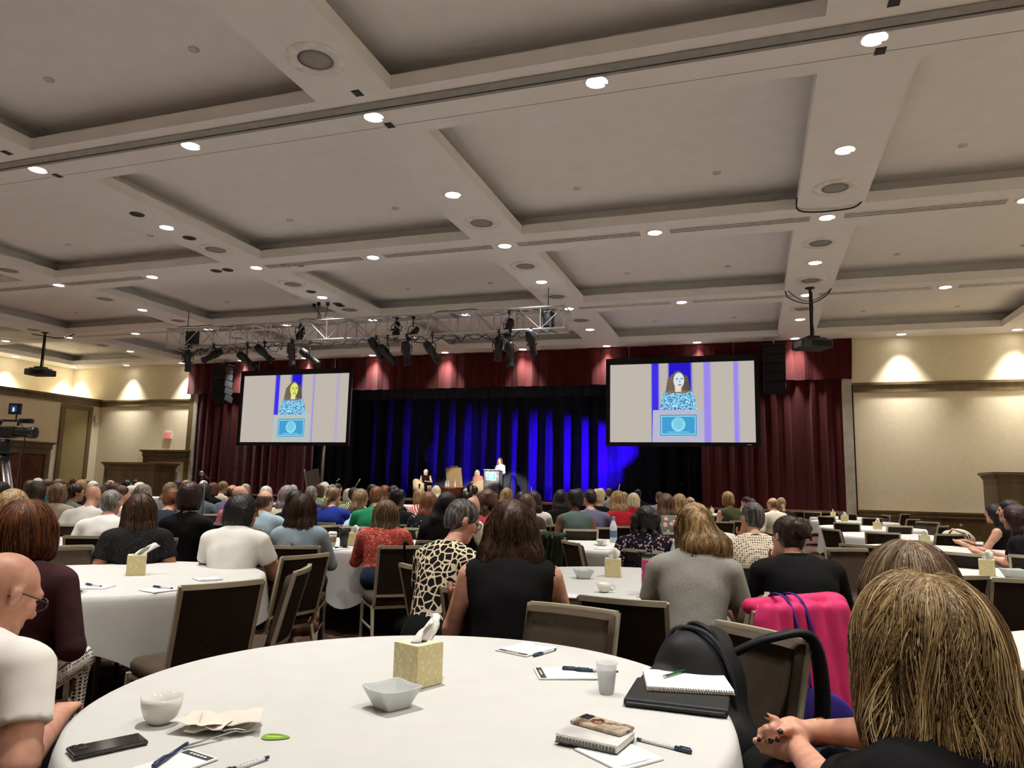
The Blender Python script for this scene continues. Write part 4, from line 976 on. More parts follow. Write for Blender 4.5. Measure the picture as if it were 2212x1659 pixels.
def hair_prims(style, Hc, HR, yaw):
    Y = RZ(yaw)
    def p(x, y, z): return Hc+HR @ np.array([x,y,z])
    def g(x, y, z): return Hc+HR @ np.array([0,0,.02])+Y @ np.array([x,y,z-.02])   # hangs straight down
    face = [Ell(p(0,.115,-.05), (.06,.075,.115), 9, .01, HR)]
    pr = [Ell(p(0,-.012,.036), (.084,.104,.092), 1, .03, HR)]; su = list(face)
    if style == 'short': pr = [Ell(p(0,-.012,.034), (.0805,.101,.09), 1, .03, HR), Ell(p(0,-.05,-.02), (.07,.055,.07), 1, .03, HR)]; su += [Pl(p(0,-.02,-.062), HR @ np.array([0,-.35,1]))]; su += [Ell(p(0,.1,.0), (.07,.06,.05), 9, .01, HR)]
    elif style == 'fringe': pr = [Ell(p(0,-.012,.02), (.0795,.0985,.085), 1, .02, HR), Ell(p(0,-.05,-.02), (.07,.055,.065), 1, .03, HR)]; su += [Ell(p(0,.015,.105), (.085,.12,.075), 9, .01, HR), Ell(p(0,.1,.0), (.075,.065,.06), 9, .01, HR), Pl(p(0,-.02,-.062), HR @ np.array([0,-.3,1]))]
    elif style in ('bob','fullbob'):
        f = 1.14 if style == 'fullbob' else 1.0
        pr += [Ell(p(0,-.02,.0), (.098*f,.108*f,.112), 1, .04, HR), Ell(g(0,-.035,-.07), (.102*f,.095*f,.075), 1, .04), Cap(g(-.078*f,.0,.0), g(-.082*f,.0,-.1), .03, .026, 1, .03), Cap(g(.078*f,.0,.0), g(.082*f,.0,-.1), .03, .026, 1, .03)]
        su += [Pl(g(0,0,-.128), np.array([0,0,1.])), Ell(p(0,.14,-.06), (.085,.11,.15), 9, .01, HR)]
    elif style in ('long','xlong','medium','thick'):
        Ls = {'medium':.2,'long':.3,'xlong':.4,'thick':.3}[style]; w_ = {'thick':.098,'medium':.068}.get(style, .06)
        pr += [Ell(p(0,-.02,.0), (.09,.108,.108), 1, .04, HR)]
        for o in (-1,0,1): pr += [Cap(g(o*w_*.8,-.055,-.02), g(o*w_,-.085,-.14), .048, .05, 1, .05), Cap(g(o*w_,-.085,-.14), g(o*w_*1.05,-.115,-Ls), .05, .036, 1, .05)]
        for s in (-1,1): pr += [Cap(g(s*.075,-.01,.02), g(s*.095,-.02,-.15), .03, .034, 1, .04)]
        su += [Pl(g(0,0,-Ls-.015), np.array([0,.0,1.]))]
    elif style in ('pony','lowpony'):
        z = .045 if style == 'pony' else -.05
        pr = [Ell(p(0,-.012,.034), (.081,.101,.09), 1, .03, HR), Ell(p(0,-.04,-.02), (.072,.06,.07), 1, .03, HR), Ell(p(0,-.112,z), (.026,.026,.026), 1, .02, HR), Cap(p(0,-.115,z), g(0,-.145,z-.08), .026, .036, 1, .03), Cap(g(0,-.145,z-.08), g(0,-.13,z-.24), .036, .016, 1, .03)]
        su += [Ell(p(0,.1,.0), (.072,.06,.06), 9, .01, HR)]
    elif style == 'bun':
        pr = [Ell(p(0,-.012,.034), (.083,.104,.092), 1, .03, HR), Ell(p(0,-.045,-.02), (.075,.06,.07), 1, .03, HR), Ell(p(0,-.125,.045), (.058,.052,.055), 1, .025, HR)]
        for k in range(7): a = k*.9; pr.append(Ell(p(.045*math.cos(a),-.135,.045+.045*math.sin(a)), (.026,.026,.024), 1, .012, HR))
        su += [Ell(p(0,.1,.0), (.074,.06,.06), 9, .01, HR)]
    elif style == 'afro':
        pr = [Ell(p(0,-.015,.04), (.1,.115,.1), 1, .03, HR), Ell(p(0,-.05,-.02), (.085,.07,.07), 1, .03, HR)]
        rr = np.random.default_rng(int(abs(Hc[0]*1000)) % 999)
        for k in range(40):
            v = rr.normal(size=3); v /= np.linalg.norm(v)
            if v[2] > -.35 and v[1] < .6: pr.append(Ell(p(*(v*np.array([.098,.112,.1])+[0,-.015,.04])), (.022,)*3, 1, .012))
        su += [Ell(p(0,.115,-.03), (.07,.075,.1), 9, .01, HR)]
    elif style == 'curly':
        pr += [Ell(p(0,-.02,.0), (.098,.112,.11), 1, .04, HR)]
        rr = np.random.default_rng(int(abs(Hc[1]*1000)) % 999)
        for k in range(60):
            a = rr.uniform(PI*.55, PI*2.45)+PI/2*0; zz = rr.uniform(-.27,.06); r_ = .085+.03*min(1, (.06-zz)/.2)+rr.uniform(-.01,.012); an = rr.uniform(-2.0, 2.0)-PI/2
            pr.append(Ell(g(r_*math.cos(an), r_*math.sin(an)*.95-.02, zz), (.034,)*3, 1, .018))
        su += [Ell(p(0,.13,-.06), (.06,.09,.14), 9, .01, HR)]
    elif style == 'wavypony':
        pr = [Ell(p(0,-.012,.034), (.083,.103,.092), 1, .03, HR), Ell(p(0,-.04,-.02), (.078,.066,.08), 1, .03, HR), Ell(p(0,-.1,.03), (.04,.035,.035), 1, .03, HR), Cap(p(-.07,-.02,-.02), g(-.075,-.03,-.13), .03, .022, 1, .04)]
        for o, L_ in ((-.05,-.28),(-.01,-.36),(.04,-.36),(.09,-.33),(.13,-.25)): pr += [Cap(p(0,-.11,.02), g(o*.75,-.15,-.1), .036, .046, 1, .04), Cap(g(o*.75,-.15,-.1), g(o*1.15,-.13,L_), .046, .018, 1, .04)]
        su += [Ell(p(0,.1,.0), (.072,.06,.06), 9, .01, HR)]
    elif style == 'shag':
        pr = [Ell(p(0,-.015,.032), (.1,.118,.1), 1, .04, HR), Ell(p(0,-.02,-.03), (.118,.122,.11), 1, .05, HR), Ell(g(0,-.03,-.11), (.128,.115,.09), 1, .05), Ell(g(.01,-.045,-.17), (.125,.095,.07), 1, .05)]
        for k in range(9): a = PI+.35+k*(PI-.7)/8; pr.append(Cap(g(.11*math.cos(a),.1*math.sin(a)-.02,-.13), g(.135*math.cos(a),.125*math.sin(a)-.02,-.235+.02*math.sin(k*2.1)), .032, .018, 1, .03))
        su = [Ell(p(0,.14,-.06), (.066,.09,.14), 9, .01, HR)]
    elif style == 'cap': pr = [Ell(p(0,-.012,.034), (.082,.102,.09), 1, .03, HR)]; su += [Pl(p(0,0,.0), HR @ np.array([0,-.1,1]))]
    return pr, su
def strands(prims, subs, seeds, steps, step, sag, wave, thick, seed, spread=.0, wf=.55, deep=.004):
    """hair strands that run down over a hair shape: seeds (n,3) -> tube mesh arrays with a tint per strand"""
    r = np.random.default_rng(seed); P = seeds.copy(); n = len(P); path = [P.copy()]; e = 1e-3
    cz = seeds.mean(0); azm = np.arctan2(seeds[:,0]-cz[0], seeds[:,1]-cz[1]); ph = 2.6*np.sin(azm*5+1)+1.7*np.sin(azm*11+seeds[:,2]*60)+r.uniform(-.35, .35, n); am = wave*(.75+.5*np.sin(azm*7+2))*r.uniform(.85, 1.15, n); off = r.uniform(.0005, .005, n)+deep*(.5+.5*np.sin(azm*9+seeds[:,2]*40)); vel = np.zeros((n,3))
    def grad(Q):
        d0 = sdf(prims, subs, Q); g = np.stack([sdf(prims, subs, Q+np.eye(3)[i]*e)-d0 for i in range(3)], 1)/e; g /= np.linalg.norm(g, axis=1)[:, None]+1e-9; return d0, g
    for s in range(steps):
        d0, g = grad(P); f = np.zeros((n,3)); f[:, 2] = -1
        f += spread*np.stack([P[:,0], P[:,1]*.5, 0*P[:,0]], 1)
        f -= g*(f*g).sum(1)[:, None]*(np.abs(d0) < .03)[:, None]; f /= np.linalg.norm(f, axis=1)[:, None]+1e-6
        vel = vel*.55+f*.45
        sd = np.cross(f, g); P = P+vel/(np.linalg.norm(vel, axis=1)[:, None]+1e-6)*step+sd*(am*np.cos(ph+s*wf))[:, None]*step
        d0, g = grad(P); pull = np.where(d0 < .05, d0-off, 0); P = P-g*np.clip(pull, -.02, .02)[:, None]
        path.append(P.copy())
    A = np.stack(path, 1); ln = r.integers(int(steps*.6), steps+1, n); V = []; F = []; T = []
    for i in range(n):
        pts = A[i, :ln[i]+1]; m_ = len(pts); d = np.gradient(pts, axis=0); d /= np.linalg.norm(d, axis=1)[:, None]+1e-9
        a = np.cross(d, [0.3,.2,.9]); a /= np.linalg.norm(a, axis=1)[:, None]+1e-9; b = np.cross(d, a)
        rad = thick*r.uniform(.6, 1.3)*np.sin(np.linspace(.35, PI*.96, m_))[:, None]; b0 = len(V)*0+sum(len(x) for x in V)
        ring = np.stack([pts+rad*(a*math.cos(q)+b*math.sin(q)) for q in (0, 2.094, 4.189)], 1).reshape(-1,3); V.append(ring)
        j = np.arange(m_-1)[:, None]*3; f = np.concatenate([np.concatenate([b0+j+q, b0+j+(q+1) % 3, b0+j+3+(q+1) % 3, b0+j+3+q], 1) for q in range(3)]); F.append(f); T.append(np.full(len(ring), np.clip(.5+.3*math.sin(azm[i]*17+2.2*math.sin(seeds[i,2]*30))+r.uniform(-.25,.25), 0, 1)))
    return np.concatenate(V), np.concatenate(F), np.concatenate(T)
def strand_mat(key, stops, rough=.4):
    m, t, b = nt('strands_'+key); at = t.nodes.new('ShaderNodeAttribute'); at.attribute_name = 'tint'; r = ramp(t, stops); link(t, at, 'Fac', r, 'Fac'); link(t, r, 'Color', b, 'Base Color'); b.inputs['Roughness'].default_value = rough; return m
def add_strands(parent, prims, subs, seeds, m_, **kw):
    V, F, T = strands(prims, subs, seeds, **kw); me = mesh_from('hair_strands', V, F, None, [m_]); a = me.attributes.new('tint', 'FLOAT', 'POINT'); a.data.foreach_set('value', T.astype(np.float32)); o = put('hair_strands', me, parent); o['kind'] = 'stuff'; return o

PEOPLE = []; NOCHAIR = object()
def place(px, py, d, adj):
    """distance nudged so that the seat stands at a table edge and clear of the others"""
    best = (1e9, d)
    for f in ([1.] if not adj else np.linspace(.82, 1.2, 39)):
        q = atd(px, py, d*f); t = min(math.hypot(q[0]-x, q[1]-y) for x, y in TABLES); pe = 3*abs(f-1)
        pe += 8*max(0, 1.12-t)+1.0*max(0, t-1.5)
        for (a, b_) in PEOPLE: pe += 6*max(0, .55-math.hypot(q[0]-a, q[1]-b_))
        if pe < best[0]: best = (pe, d*f)
    return best[1]
def person(label, px, py, d, hair=('short','brown'), top=None, pants=None, skin_='fair', hd=None, lean=6, hy=0, hp=0, b=1., sex='f', sleeve='long', arms=('lap','lap'), vox=None, chair='auto', adj=None, ht=.012, clabel=None, extra=None, floor=0., stand=False, root=None, legs='sit', mats=None, dz=0., shoulder=1., wa=None, xprims=None):
    adj = (d > 7.0) if adj is None else adj
    d = place(px, py, d, adj); top3 = atd(px, py, d); zt = float(np.clip(top3[2]-floor, 1.02 if not stand else 1.5, 1.40 if not stand else 1.8))
    PEOPLE.append((top3[0], top3[1])); vox = vox or (.03 if d > 12 else .024 if d > 8 else .018 if d > 5 else .013)
    if hd is None: hd = math.degrees(math.atan2(-(-9.5-top3[0]), 28-top3[1]))
    hd = math.radians(hd); th = math.radians(lean); hip = .56 if not stand else .93
    hl = .225; tl = zt-ht-hip                     # crown above hip
    up = .77*math.cos(th) if not stand else .77
    sz = float(np.clip((tl-.115)/(.655*math.cos(th)+.0), .78, 1.18)) if not stand else 1.0
    if stand: hip = zt-ht-.115-.655
    def U(x, y, z):  # upper body point, z measured from the hip, leaned forward
        return np.array([x, y*math.cos(th)+z*sz*math.sin(th), hip+z*sz*math.cos(th)-y*math.sin(th)])
    LR = RX(-th); Hc = U(0,.035,.655)+np.array([0,.012,0]); yaw = math.radians(hy); HR = RZ(yaw) @ RX(-math.radians(hp))
    T, P_, K = 1, 2, 0; bs = b*shoulder
    pr = [Ell((0,-.0,hip+.01), (.172*b,.15*b,.13), P_, .04), Ell(U(0,.005,.15), (.15*b,.122*b,.17), T, .06, LR), Ell(U(0,-.005,.32), (.168*b,.12*b,.17*sz), T, .06, LR), Cap(U(-.135*bs,-.012,.425), U(.135*bs,-.012,.425), .066, .066, T, .06), Cap(U(0,-.01,.44), U(0,.02,.56), .056 if sex == 'm' else .05, .05 if sex == 'm' else .045, K, .03)]
    pr.append(Cap(U(-.05,-.02,.455), U(.05,-.02,.455), .058, .058, T, .05))
    if sex == 'f': pr += [Ell(U(s*.068,.095,.27), (.062*b,.055,.062), T, .05) for s in (-1,1)]
    elif b > 1.1: pr.append(Ell(U(0,.07,.15), (.14*b,.13*b,.14), T, .06))
    R_ = RZ(hd); off = R_ @ np.array([Hc[0], Hc[1], 0]); rx, ry = (top3[0]-off[0], top3[1]-off[1])
    def toL(q, vec=False): q = np.array(q, float); return R_.T @ (q if vec else q-np.array([rx, ry, floor]))
    SH = {}; garm = vox <= .0135; gpr, gsub = [], []
    for s, pose in ((-1,arms[0]),(1,arms[1])):
        S_ = U(s*.178*bs,-.005,.415); SH[s] = S_
        if wa and s in wa: E_, W_, hn = toL(wa[s][0]), toL(wa[s][1]), toL(wa[s][3], True)
        elif isinstance(pose, tuple): E_, W_ = np.array(pose[0], float), np.array(pose[1], float); hn = pose[2] if len(pose) > 2 else (0,0,1)
        elif pose == 'lap': E_, W_, hn = U(s*.245*bs,-.03,.13), np.array([s*.1,.27+.2*math.sin(th),hip+.12]), (0,0,1)
        elif pose == 'table': E_, W_, hn = U(s*.25*bs,.09,.16)+np.array([0,.05,0]), np.array([s*.13,.42+.25*math.sin(th),.80]), (0,0,1)
        elif pose == 'chin': E_, W_, hn = U(s*.2*bs,.2,.14), Hc+HR @ np.array([s*.05,.085,-.17]), (0,1,0)
        elif pose == 'lectern': E_, W_, hn = U(s*.25,.05,.16), U(s*.2,.3,.2), (0,0,1)
        ua = T if sleeve in ('long','short') else K; fa = T if sleeve == 'long' else K
        mid = E_*.7+S_*.3 if sleeve == 'short' else E_
        ur = .05*(1+.45*(b-1)); 
        pr.append(Cap(S_, E_, ur*(1.04 if ua == T else .92), .044*(1+.5*(b-1))*(.92 if ua == K else 1.), K if sleeve == 'short' else ua, .035))
        if sleeve == 'short':
            sl_ = Cap(S_, S_*.42+E_*.58, ur*1.16, .058*(1+.4*(b-1)), T, .025); ax = (E_-S_)/np.linalg.norm(E_-S_)
            if garm: gpr.append(sl_); gsub.append(Cyl(S_*.4+E_*.6, S_*.4+E_*.6+ax*.2, .12))
            else: pr.append(sl_)
        pr.append(Cap(E_, W_, .042*(1+.4*(b-1)), .029 if fa == K else .036, fa, .02))
        dv = (W_-E_)/np.linalg.norm(W_-E_)
        if wa and s in wa and wa[s][4] is None: pass
        elif wa and s in wa: pr += hand(W_, toL(wa[s][2], True), hn, -s, 0, wa[s][4])
        elif vox <= .0125: pr += hand(W_, dv, np.array(hn, float)+1e-3, -s, 0, .55)
        else: pr += [Ell(W_+dv*.05, (.038,.045,.03), 0, .02), Cap(W_+dv*.06, W_+dv*.13, .024, .016, 0, .02)]
    if not stand:
        for s in (-1,1):
            kn, an = np.array([s*.12*b,.46,.53]), np.array([s*.13,.44,.09])
            if legs == 'tuck': an = np.array([s*.12,.2,.09])
            pr += [Cap((s*.09*b,.02,hip-.02), kn, .088*b, .06*b, P_, .04), Cap(kn, an, .058*b, .042, P_, .03), Cap(an+np.array([0,-.03,-.05]), an+np.array([0,.14,-.055]), .036, .03, 3, .02)]
    else:
        for s in (-1,1):
            pr += [Cap((s*.08,0,hip), (s*.085,.01,hip*.52), .085, .055, P_, .04), Cap((s*.085,.01,hip*.52), (s*.085,-.01,.09), .053, .04, P_, .03), Cap((s*.085,-.03,.04), (s*.09,.13,.035), .036, .03, 3, .02)]
    if xprims: pr += xprims(toL, U, Hc, HR)
    pr += head_prims(Hc, HR, sex, vox <= .02)
    V, F, lab = surf(pr, [], vox)
    ms_ = mats or [skin(skin_), top, pants or dark_pants, shoe_m, lip_m, eye_m]
    me = mesh_from('person', V, F, lab, ms_); o = put('person', me)
    tag(o, label, 'person', 'people in the hall')
    o.location = (rx, ry, floor+dz); o.rotation_euler = (0,0,hd)
    hp_ = None
    if garm:
        import copy
        G = [copy.copy(q_) for q_ in pr if q_.lab == T]+gpr
        for q_ in G:
            if isinstance(q_, Cap): q_.ra += .007; q_.rb += .007
            else: q_.r = q_.r+.007
        G.sort(key=lambda q_: isinstance(q_, Cap)); V, F, lab = surf(G, gsub, vox); put('shirt', mesh_from('shirt', V, F, None, [ms_[1]]), o)
    if hair and hair[0] != 'bald':
        hp_, hs_ = hair_prims(hair[0], Hc, HR, yaw); V, F, lab = surf(hp_, hs_, min(vox, .02)*(.8 if vox < .02 else 1)); hm = mesh_from('hair', V, F, None, [hcol(hair[1])]); ho = put('hair', hm, o)
    else: ho = None; hs_ = None
    if chair == 'auto' and not stand:
        chair_at(rx-R_[0,1]*.03, ry-R_[1,1]*.03, hd, clabel or ('banquet chair under the '+label if len(label.split()) <= 12 else 'chair under the '+label if len(label.split()) <= 13 else 'banquet chair under the '+label.split(',')[0]))
    o_ = dict(o=o, hair=ho, Hc=Hc, HR=HR, U=U, hp=hp_, hs=hs_, hd=hd, root=(rx, ry), d=d)
    return o_
def glasses(r, col=black_plastic, w=.07):
    Hc, HR = r['Hc'], r['HR']; q = MB()
    def p(x, y, z): return tuple(Hc+HR @ np.array([x,y,z]))
    for s in (-1,1):
        q.tube([p(s*.033+.024*math.cos(a), .1+.004*math.cos(a)*s, .006+.019*math.sin(a)) for a in [2*PI*k/14 for k in range(15)]], .0025, 5)
        q.tube([p(s*.057,.099,.012), p(s*.077,.06,.012), p(s*.08,-.01,.01), p(s*.078,-.03,-.01)], .0026, 5)
    q.tube([p(-.01,.104,.008), p(0,.107,.01), p(.01,.104,.008)], .0025, 5)
    return q.build('glasses', col, r['o'], True)
dark_pants = fabric('dark_trousers', rgb(34,34,40), .3)
def tp(name, *c, wr=.4): return fabric('top_'+name, rgb(*c), wr)
# ------------------------------------------------------------ patterned clothes
def pat(name, builder, rough=.85):
    m, t, b = nt('top_'+name); b.inputs['Roughness'].default_value = rough; b.inputs['Specular IOR Level'].default_value = .2
    c = builder(t); link(t, c, 0, b, 'Base Color'); mp = coords(t); n2 = noise(t, mp, 7, 1, .5); bump(t, b, n2, 'Fac', .3, .03); return m
def vor(t, mp, sc, feat='F1', rnd=1.):
    v = t.nodes.new('ShaderNodeTexVoronoi'); v.feature = feat; v.inputs['Scale'].default_value = sc; v.inputs['Randomness'].default_value = rnd; link(t, mp, 'Vector', v, 'Vector'); return v
def giraffe(t):
    mp = coords(t, (1,1,1.0)); nz = noise(t, mp, 6); ad = t.nodes.new('ShaderNodeVectorMath'); ad.operation = 'MULTIPLY_ADD'; ad.inputs[1].default_value = (.05,)*3; link(t, nz, 'Color', ad, 0); link(t, mp, 'Vector', ad, 2)
    v = t.nodes.new('ShaderNodeTexVoronoi'); v.feature = 'DISTANCE_TO_EDGE'; v.inputs['Scale'].default_value = 24; link(t, ad, 'Vector', v, 'Vector')
    r = ramp(t, [(.0, rgb(232,216,182)), (.075, rgb(232,216,182)), (.10, (.008,.006,.006)), (1., (.008,.006,.006))]); link(t, v, 'Distance', r, 'Fac'); return r
def floral(bg, cols, sc, th=.32):
    def f(t):
        mp = coords(t); nz = noise(t, mp, 30, 3); ad = t.nodes.new('ShaderNodeVectorMath'); ad.operation = 'MULTIPLY_ADD'; ad.inputs[1].default_value = (.03,)*3; link(t, nz, 'Color', ad, 0); link(t, mp, 'Vector', ad, 2)
        v = t.nodes.new('ShaderNodeTexVoronoi'); v.inputs['Scale'].default_value = sc; link(t, ad, 'Vector', v, 'Vector')
        st = [(0, cols[0]), (th*.45, cols[0]), (th*.55, cols[-1]), (th, cols[-1]), (th*1.12, bg), (1., bg)]; r = ramp(t, st); link(t, v, 'Distance', r, 'Fac'); return r
    return f
def redfloral(t):
    mp = coords(t); w = t.nodes.new('ShaderNodeTexWave'); w.wave_type = 'RINGS'; w.inputs['Scale'].default_value = 5; w.inputs['Distortion'].default_value = 14; w.inputs['Detail'].default_value = 3; w.inputs['Detail Scale'].default_value = 2.2; link(t, mp, 'Vector', w, 'Vector')
    r = ramp(t, [(0, rgb(206,72,66)), (.42, rgb(200,66,62)), (.5, rgb(212,190,160)), (.66, rgb(196,176,146)), (.74, rgb(214,96,84)), (1., rgb(188,52,52))]); link(t, w, 'Fac', r, 'Fac'); return r
def dots(bg, fg, sc, th):
    def f(t):
        mp = coords(t); v = vor(t, mp, sc, 'F1', .25); r = ramp(t, [(0, fg), (th, fg), (th*1.2, bg), (1, bg)]); link(t, v, 'Distance', r, 'Fac'); return r
    return f
def stripes(c0, c1, sc, rot, dist=0.):
    def f(t):
        mp = coords(t, (1,1,1), 'Object', rot); w = t.nodes.new('ShaderNodeTexWave'); w.inputs['Scale'].default_value = sc; w.inputs['Distortion'].default_value = dist; link(t, mp, 'Vector', w, 'Vector'); r = ramp(t, [(.45, c0), (.55, c1)]); link(t, w, 'Fac', r, 'Fac'); return r
    return f
def crochet(t):
    mp = coords(t, (1,1,1)); v = vor(t, mp, 62, 'F1', .18); r = ramp(t, [(0, (.03,.022,.02)), (.30, (.05,.04,.035)), (.40, rgb(222,206,180)), (1, rgb(232,218,194))]); link(t, v, 'Distance', r, 'Fac'); return r
def tropic(t):
    mp = coords(t, (1,1,1), 'Object', (.4,.2,.6)); w = t.nodes.new('ShaderNodeTexWave'); w.inputs['Scale'].default_value = 9; w.inputs['Distortion'].default_value = 7; w.inputs['Detail'].default_value = 2; link(t, mp, 'Vector', w, 'Vector')
    r = ramp(t, [(0, (.012,.01,.01)), (.3, (.012,.01,.01)), (.36, rgb(226,104,70)), (.7, rgb(232,120,84)), (.76, rgb(226,130,140)), (1, rgb(220,86,60))]); link(t, w, 'Fac', r, 'Fac'); return r
def heather(t):
    mp = coords(t, (260,260,40)); n = noise(t, mp, 1, 3); r = ramp(t, [(.3, rgb(132,128,120)), (.7, rgb(160,156,148))]); link(t, n, 'Fac', r, 'Fac'); return r
def denimf(c0, c1):
    def f(t):
        mp = coords(t); n = noise(t, mp, 7, 5); r = ramp(t, [(.3, rgb(*c0)), (.7, rgb(*c1))]); link(t, n, 'Fac', r, 'Fac'); return r
    return f
M_gir = pat('giraffe_print', giraffe); M_red = pat('red_damask_print', redfloral); M_dot = pat('black_dotted', dots((.01,.009,.01), rgb(120,116,104), 95, .16)); M_cro = pat('cream_crochet', crochet)
M_pinkf = pat('pink_floral', floral(rgb(196,74,88), [rgb(236,216,214), rgb(120,44,70)], 26)); M_navf = pat('navy_floral', floral(rgb(24,22,38), [rgb(214,120,120), rgb(206,170,170)], 34, .3)); M_greyf = pat('grey_floral', floral(rgb(98,104,102), [rgb(204,84,80), rgb(224,160,140)], 14, .36)); M_blkf = pat('black_floral', floral((.012,.011,.014), [rgb(230,226,214), rgb(190,170,110)], 22, .25))
M_teal = pat('teal_floral', floral(rgb(150,186,180), [rgb(46,92,96), rgb(70,120,120)], 24, .3)); M_rstr = pat('red_white_stripe', stripes(rgb(196,66,64), rgb(236,222,214), 9, (0,.6,.3), 1.5)); M_gstr = pat('green_woven_stripe', stripes(rgb(66,82,78), rgb(98,116,110), 16, (0,0,0), .4)); M_zeb = pat('zebra_print', stripes((.012,.01,.01), rgb(232,228,218), 12, (0,.9,0), 5))
M_herr = pat('grey_print_shirt', stripes(rgb(80,88,84), rgb(128,134,128), 26, (0,.7,0), 6)); M_greyst = pat('grey_striped_blazer', stripes(rgb(110,108,106), rgb(134,132,128), 30, (0,PI/2,0))); M_heath = pat('heather_grey', heather); M_denim = pat('light_denim', denimf((132,152,164),(166,184,194))); M_dress = pat('white_blue_print_dress', stripes(rgb(226,228,234), rgb(108,116,140), 10, (0,.8,0), 7)); M_trop = pat('orange_black_print', tropic)
M_lace = pat('black_white_spotted_cloth', dots(rgb(226,220,210), (.02,.02,.02), 60, .38))
jeans = pat('dark_jeans', denimf((34,44,62),(54,66,88)))
black_t = tp('black', 16,15,16); white_t = tp('white', 232,228,220); cream = tp('cream', 222,212,190); navy_t = tp('navy', 40,48,64); grey_t = tp('grey', 120,120,118); tan = tp('tan', 182,170,148); maroon_t = tp('maroon', 66,36,40); royal = tp('royal_blue', 26,44,128); green_t = tp('green', 30,122,78); lav = tp('lavender', 108,108,134); pinkp = tp('pink', 212,120,142); ltblue = tp('light_blue', 158,178,188); slate = tp('slate', 84,98,98); redsw = tp('red', 176,34,44); olive = tp('olive', 78,80,60); teal_t = tp('teal', 26,86,98); yellow_t = tp('pale_yellow', 206,196,140); lime = tp('lime', 150,166,66); brown_t = tp('brown', 70,54,44); winet = tp('wine', 60,30,34); coral = tp('coral_pink', 226,150,138)

# ------------------------------------------------------------ near people
A = 'person '
# auburn bob in a maroon blazer, left table
r1 = person(A+'with a smooth auburn bob in a dark maroon blazer', 62, 1079, 3.15, ('fullbob','red'), maroon_t, M_lace, 'fair', hd=30, lean=3, hy=8, vox=.012, chair=None, b=1.08, arms=('table','lap'), adj=False)
chair_px((-40,1283),(124,1277), B+'of the auburn-haired person at the left edge')
# black bob, white blouse, glasses, turned right
r2 = person(A+'with a black bob and glasses in a white blouse, in profile', 528, 1066, 5.5, ('fullbob','black'), white_t, dark_pants, 'tan', hd=12, lean=10, hy=-60, hp=4, vox=.0125, chair=None, sleeve='short', b=1.12, arms=('table','table'), adj=False)
glasses(r2); chair_px((461,1168),(531,1173), B+'of the person in the white blouse')
chair_side(446,1156, math.radians(-20), B+'seen edge-on left of the white blouse')
r3 = person(A+'with straight dark brown hair in a light denim shirt', 656, 1066, 6.1, ('xlong','dbrown'), M_denim, jeans, hd=24, lean=4, hy=-8, vox=.0125, chair=None, arms=('table','table'), adj=False)
chair_px((588,1178),(675,1179), B+'with a striped bag strap over its back')
r4 = person(A+'with long wavy light brown hair in a red damask blouse', 836, 1079, 6.6, ('xlong','lbrown'), M_red, jeans, hd=20, lean=8, hy=-6, vox=.0125, chair=None, arms=('table','table'), adj=False, b=1.05)
chair_px((824,1179),(921,1178), B+'with a small black bag hanging from it')
r5 = person(A+'with short dark grey hair, glasses and a giraffe-print shirt', 1000, 1073, 4.25, ('short','dgrey'), M_gir, black_t, 'pink', hd=-18, lean=17, hy=-30, hp=24, vox=.011, chair=None, b=1.0, sleeve='short', arms=('table','table'), adj=False)
glasses(r5); chair_px((868,1216),(941,1229), B+'angled beside the giraffe-print shirt')
r6 = person(A+'with shoulder-length brown hair in a black sleeveless top', 1107, 1077, 3.55, ('thick','brown'), black_t, dark_pants, 'pink', hd=17, lean=8, vox=.011, chair=None, sleeve='none', b=1.12, arms=('table','table'), adj=False)
chair_px((966,1268),(1102,1282), B+'with a brown leather strap, behind the black sleeveless top')
r7 = person(A+'with a wavy dark blonde half-ponytail in a grey T-shirt dress', 1500, 1079, 3.95, ('wavypony','dblonde'), M_heath, M_heath, 'tan', hd=2, lean=20, hy=12, vox=.011, chair=None, sleeve='short', b=1.02, arms=('table','table'), adj=False)
chair_at(r7['root'][0], r7['root'][1], r7['hd']+1.35, B+'under the grey T-shirt dress')
r8 = person(A+'with short grey hair and a cream crochet top, hand at mouth', 1624, 1080, 5.6, ('short','dgrey'), M_cro, dark_pants, 'fair', hd=8, lean=16, hy=22, vox=.0125, b=1.2, arms=('chin','table'), adj=False)
r9 = person(A+'with a messy dark bun in a black sweater, chin on hand', 1700, 1108, 4.35, ('bun','dbrown'), black_t, dark_pants, 'fair', hd=20, lean=20, hy=14, hp=4, vox=.011, b=1.22, arms=('chin','table'), adj=False, chair=None)
chair_at(r9['root'][0], r9['root'][1], r9['hd']+1.0, B+'under the person in the black sweater')
r10 = person(A+'with long black curly hair in a dark floral top', 1395, 1091, 6.3, ('curly','black'), M_navf, dark_pants, 'tan', hd=14, lean=6, vox=.0125, chair=None, b=1.12, sleeve='short', adj=False)
chair_px((1338,1183),(1431,1191), B+'behind the long black curly hair')
r11 = person(A+'with long straight brown hair in a dotted black blouse', 305, 1065, 5.6, ('xlong','brown'), M_dot, black_t, 'tan', hd=46, lean=6, hy=6, vox=.0125, chair=None, sleeve='short', arms=('lap','lap'), adj=False, b=1.05)
chair_px((300,1169),(388,1161), B+'behind the dotted black blouse')
r12 = person(A+'with short dark hair in a black blazer, upright', 413, 1040, 6.5, ('bob','dbrown'), black_t, black_t, hd=30, lean=0, hy=-18, vox=.016, chair=None, b=1.0, adj=False)
chair_px((388,1151),(414,1147), B+'turned sideways behind the dotted black blouse')
person(A+'with grey cropped hair in a white shirt with dark collar', 243, 1055, 6.7, ('short','grey'), white_t, dark_pants, 'pink', hd=32, sex='m', b=1.12, lean=8, hy=-12, adj=False)
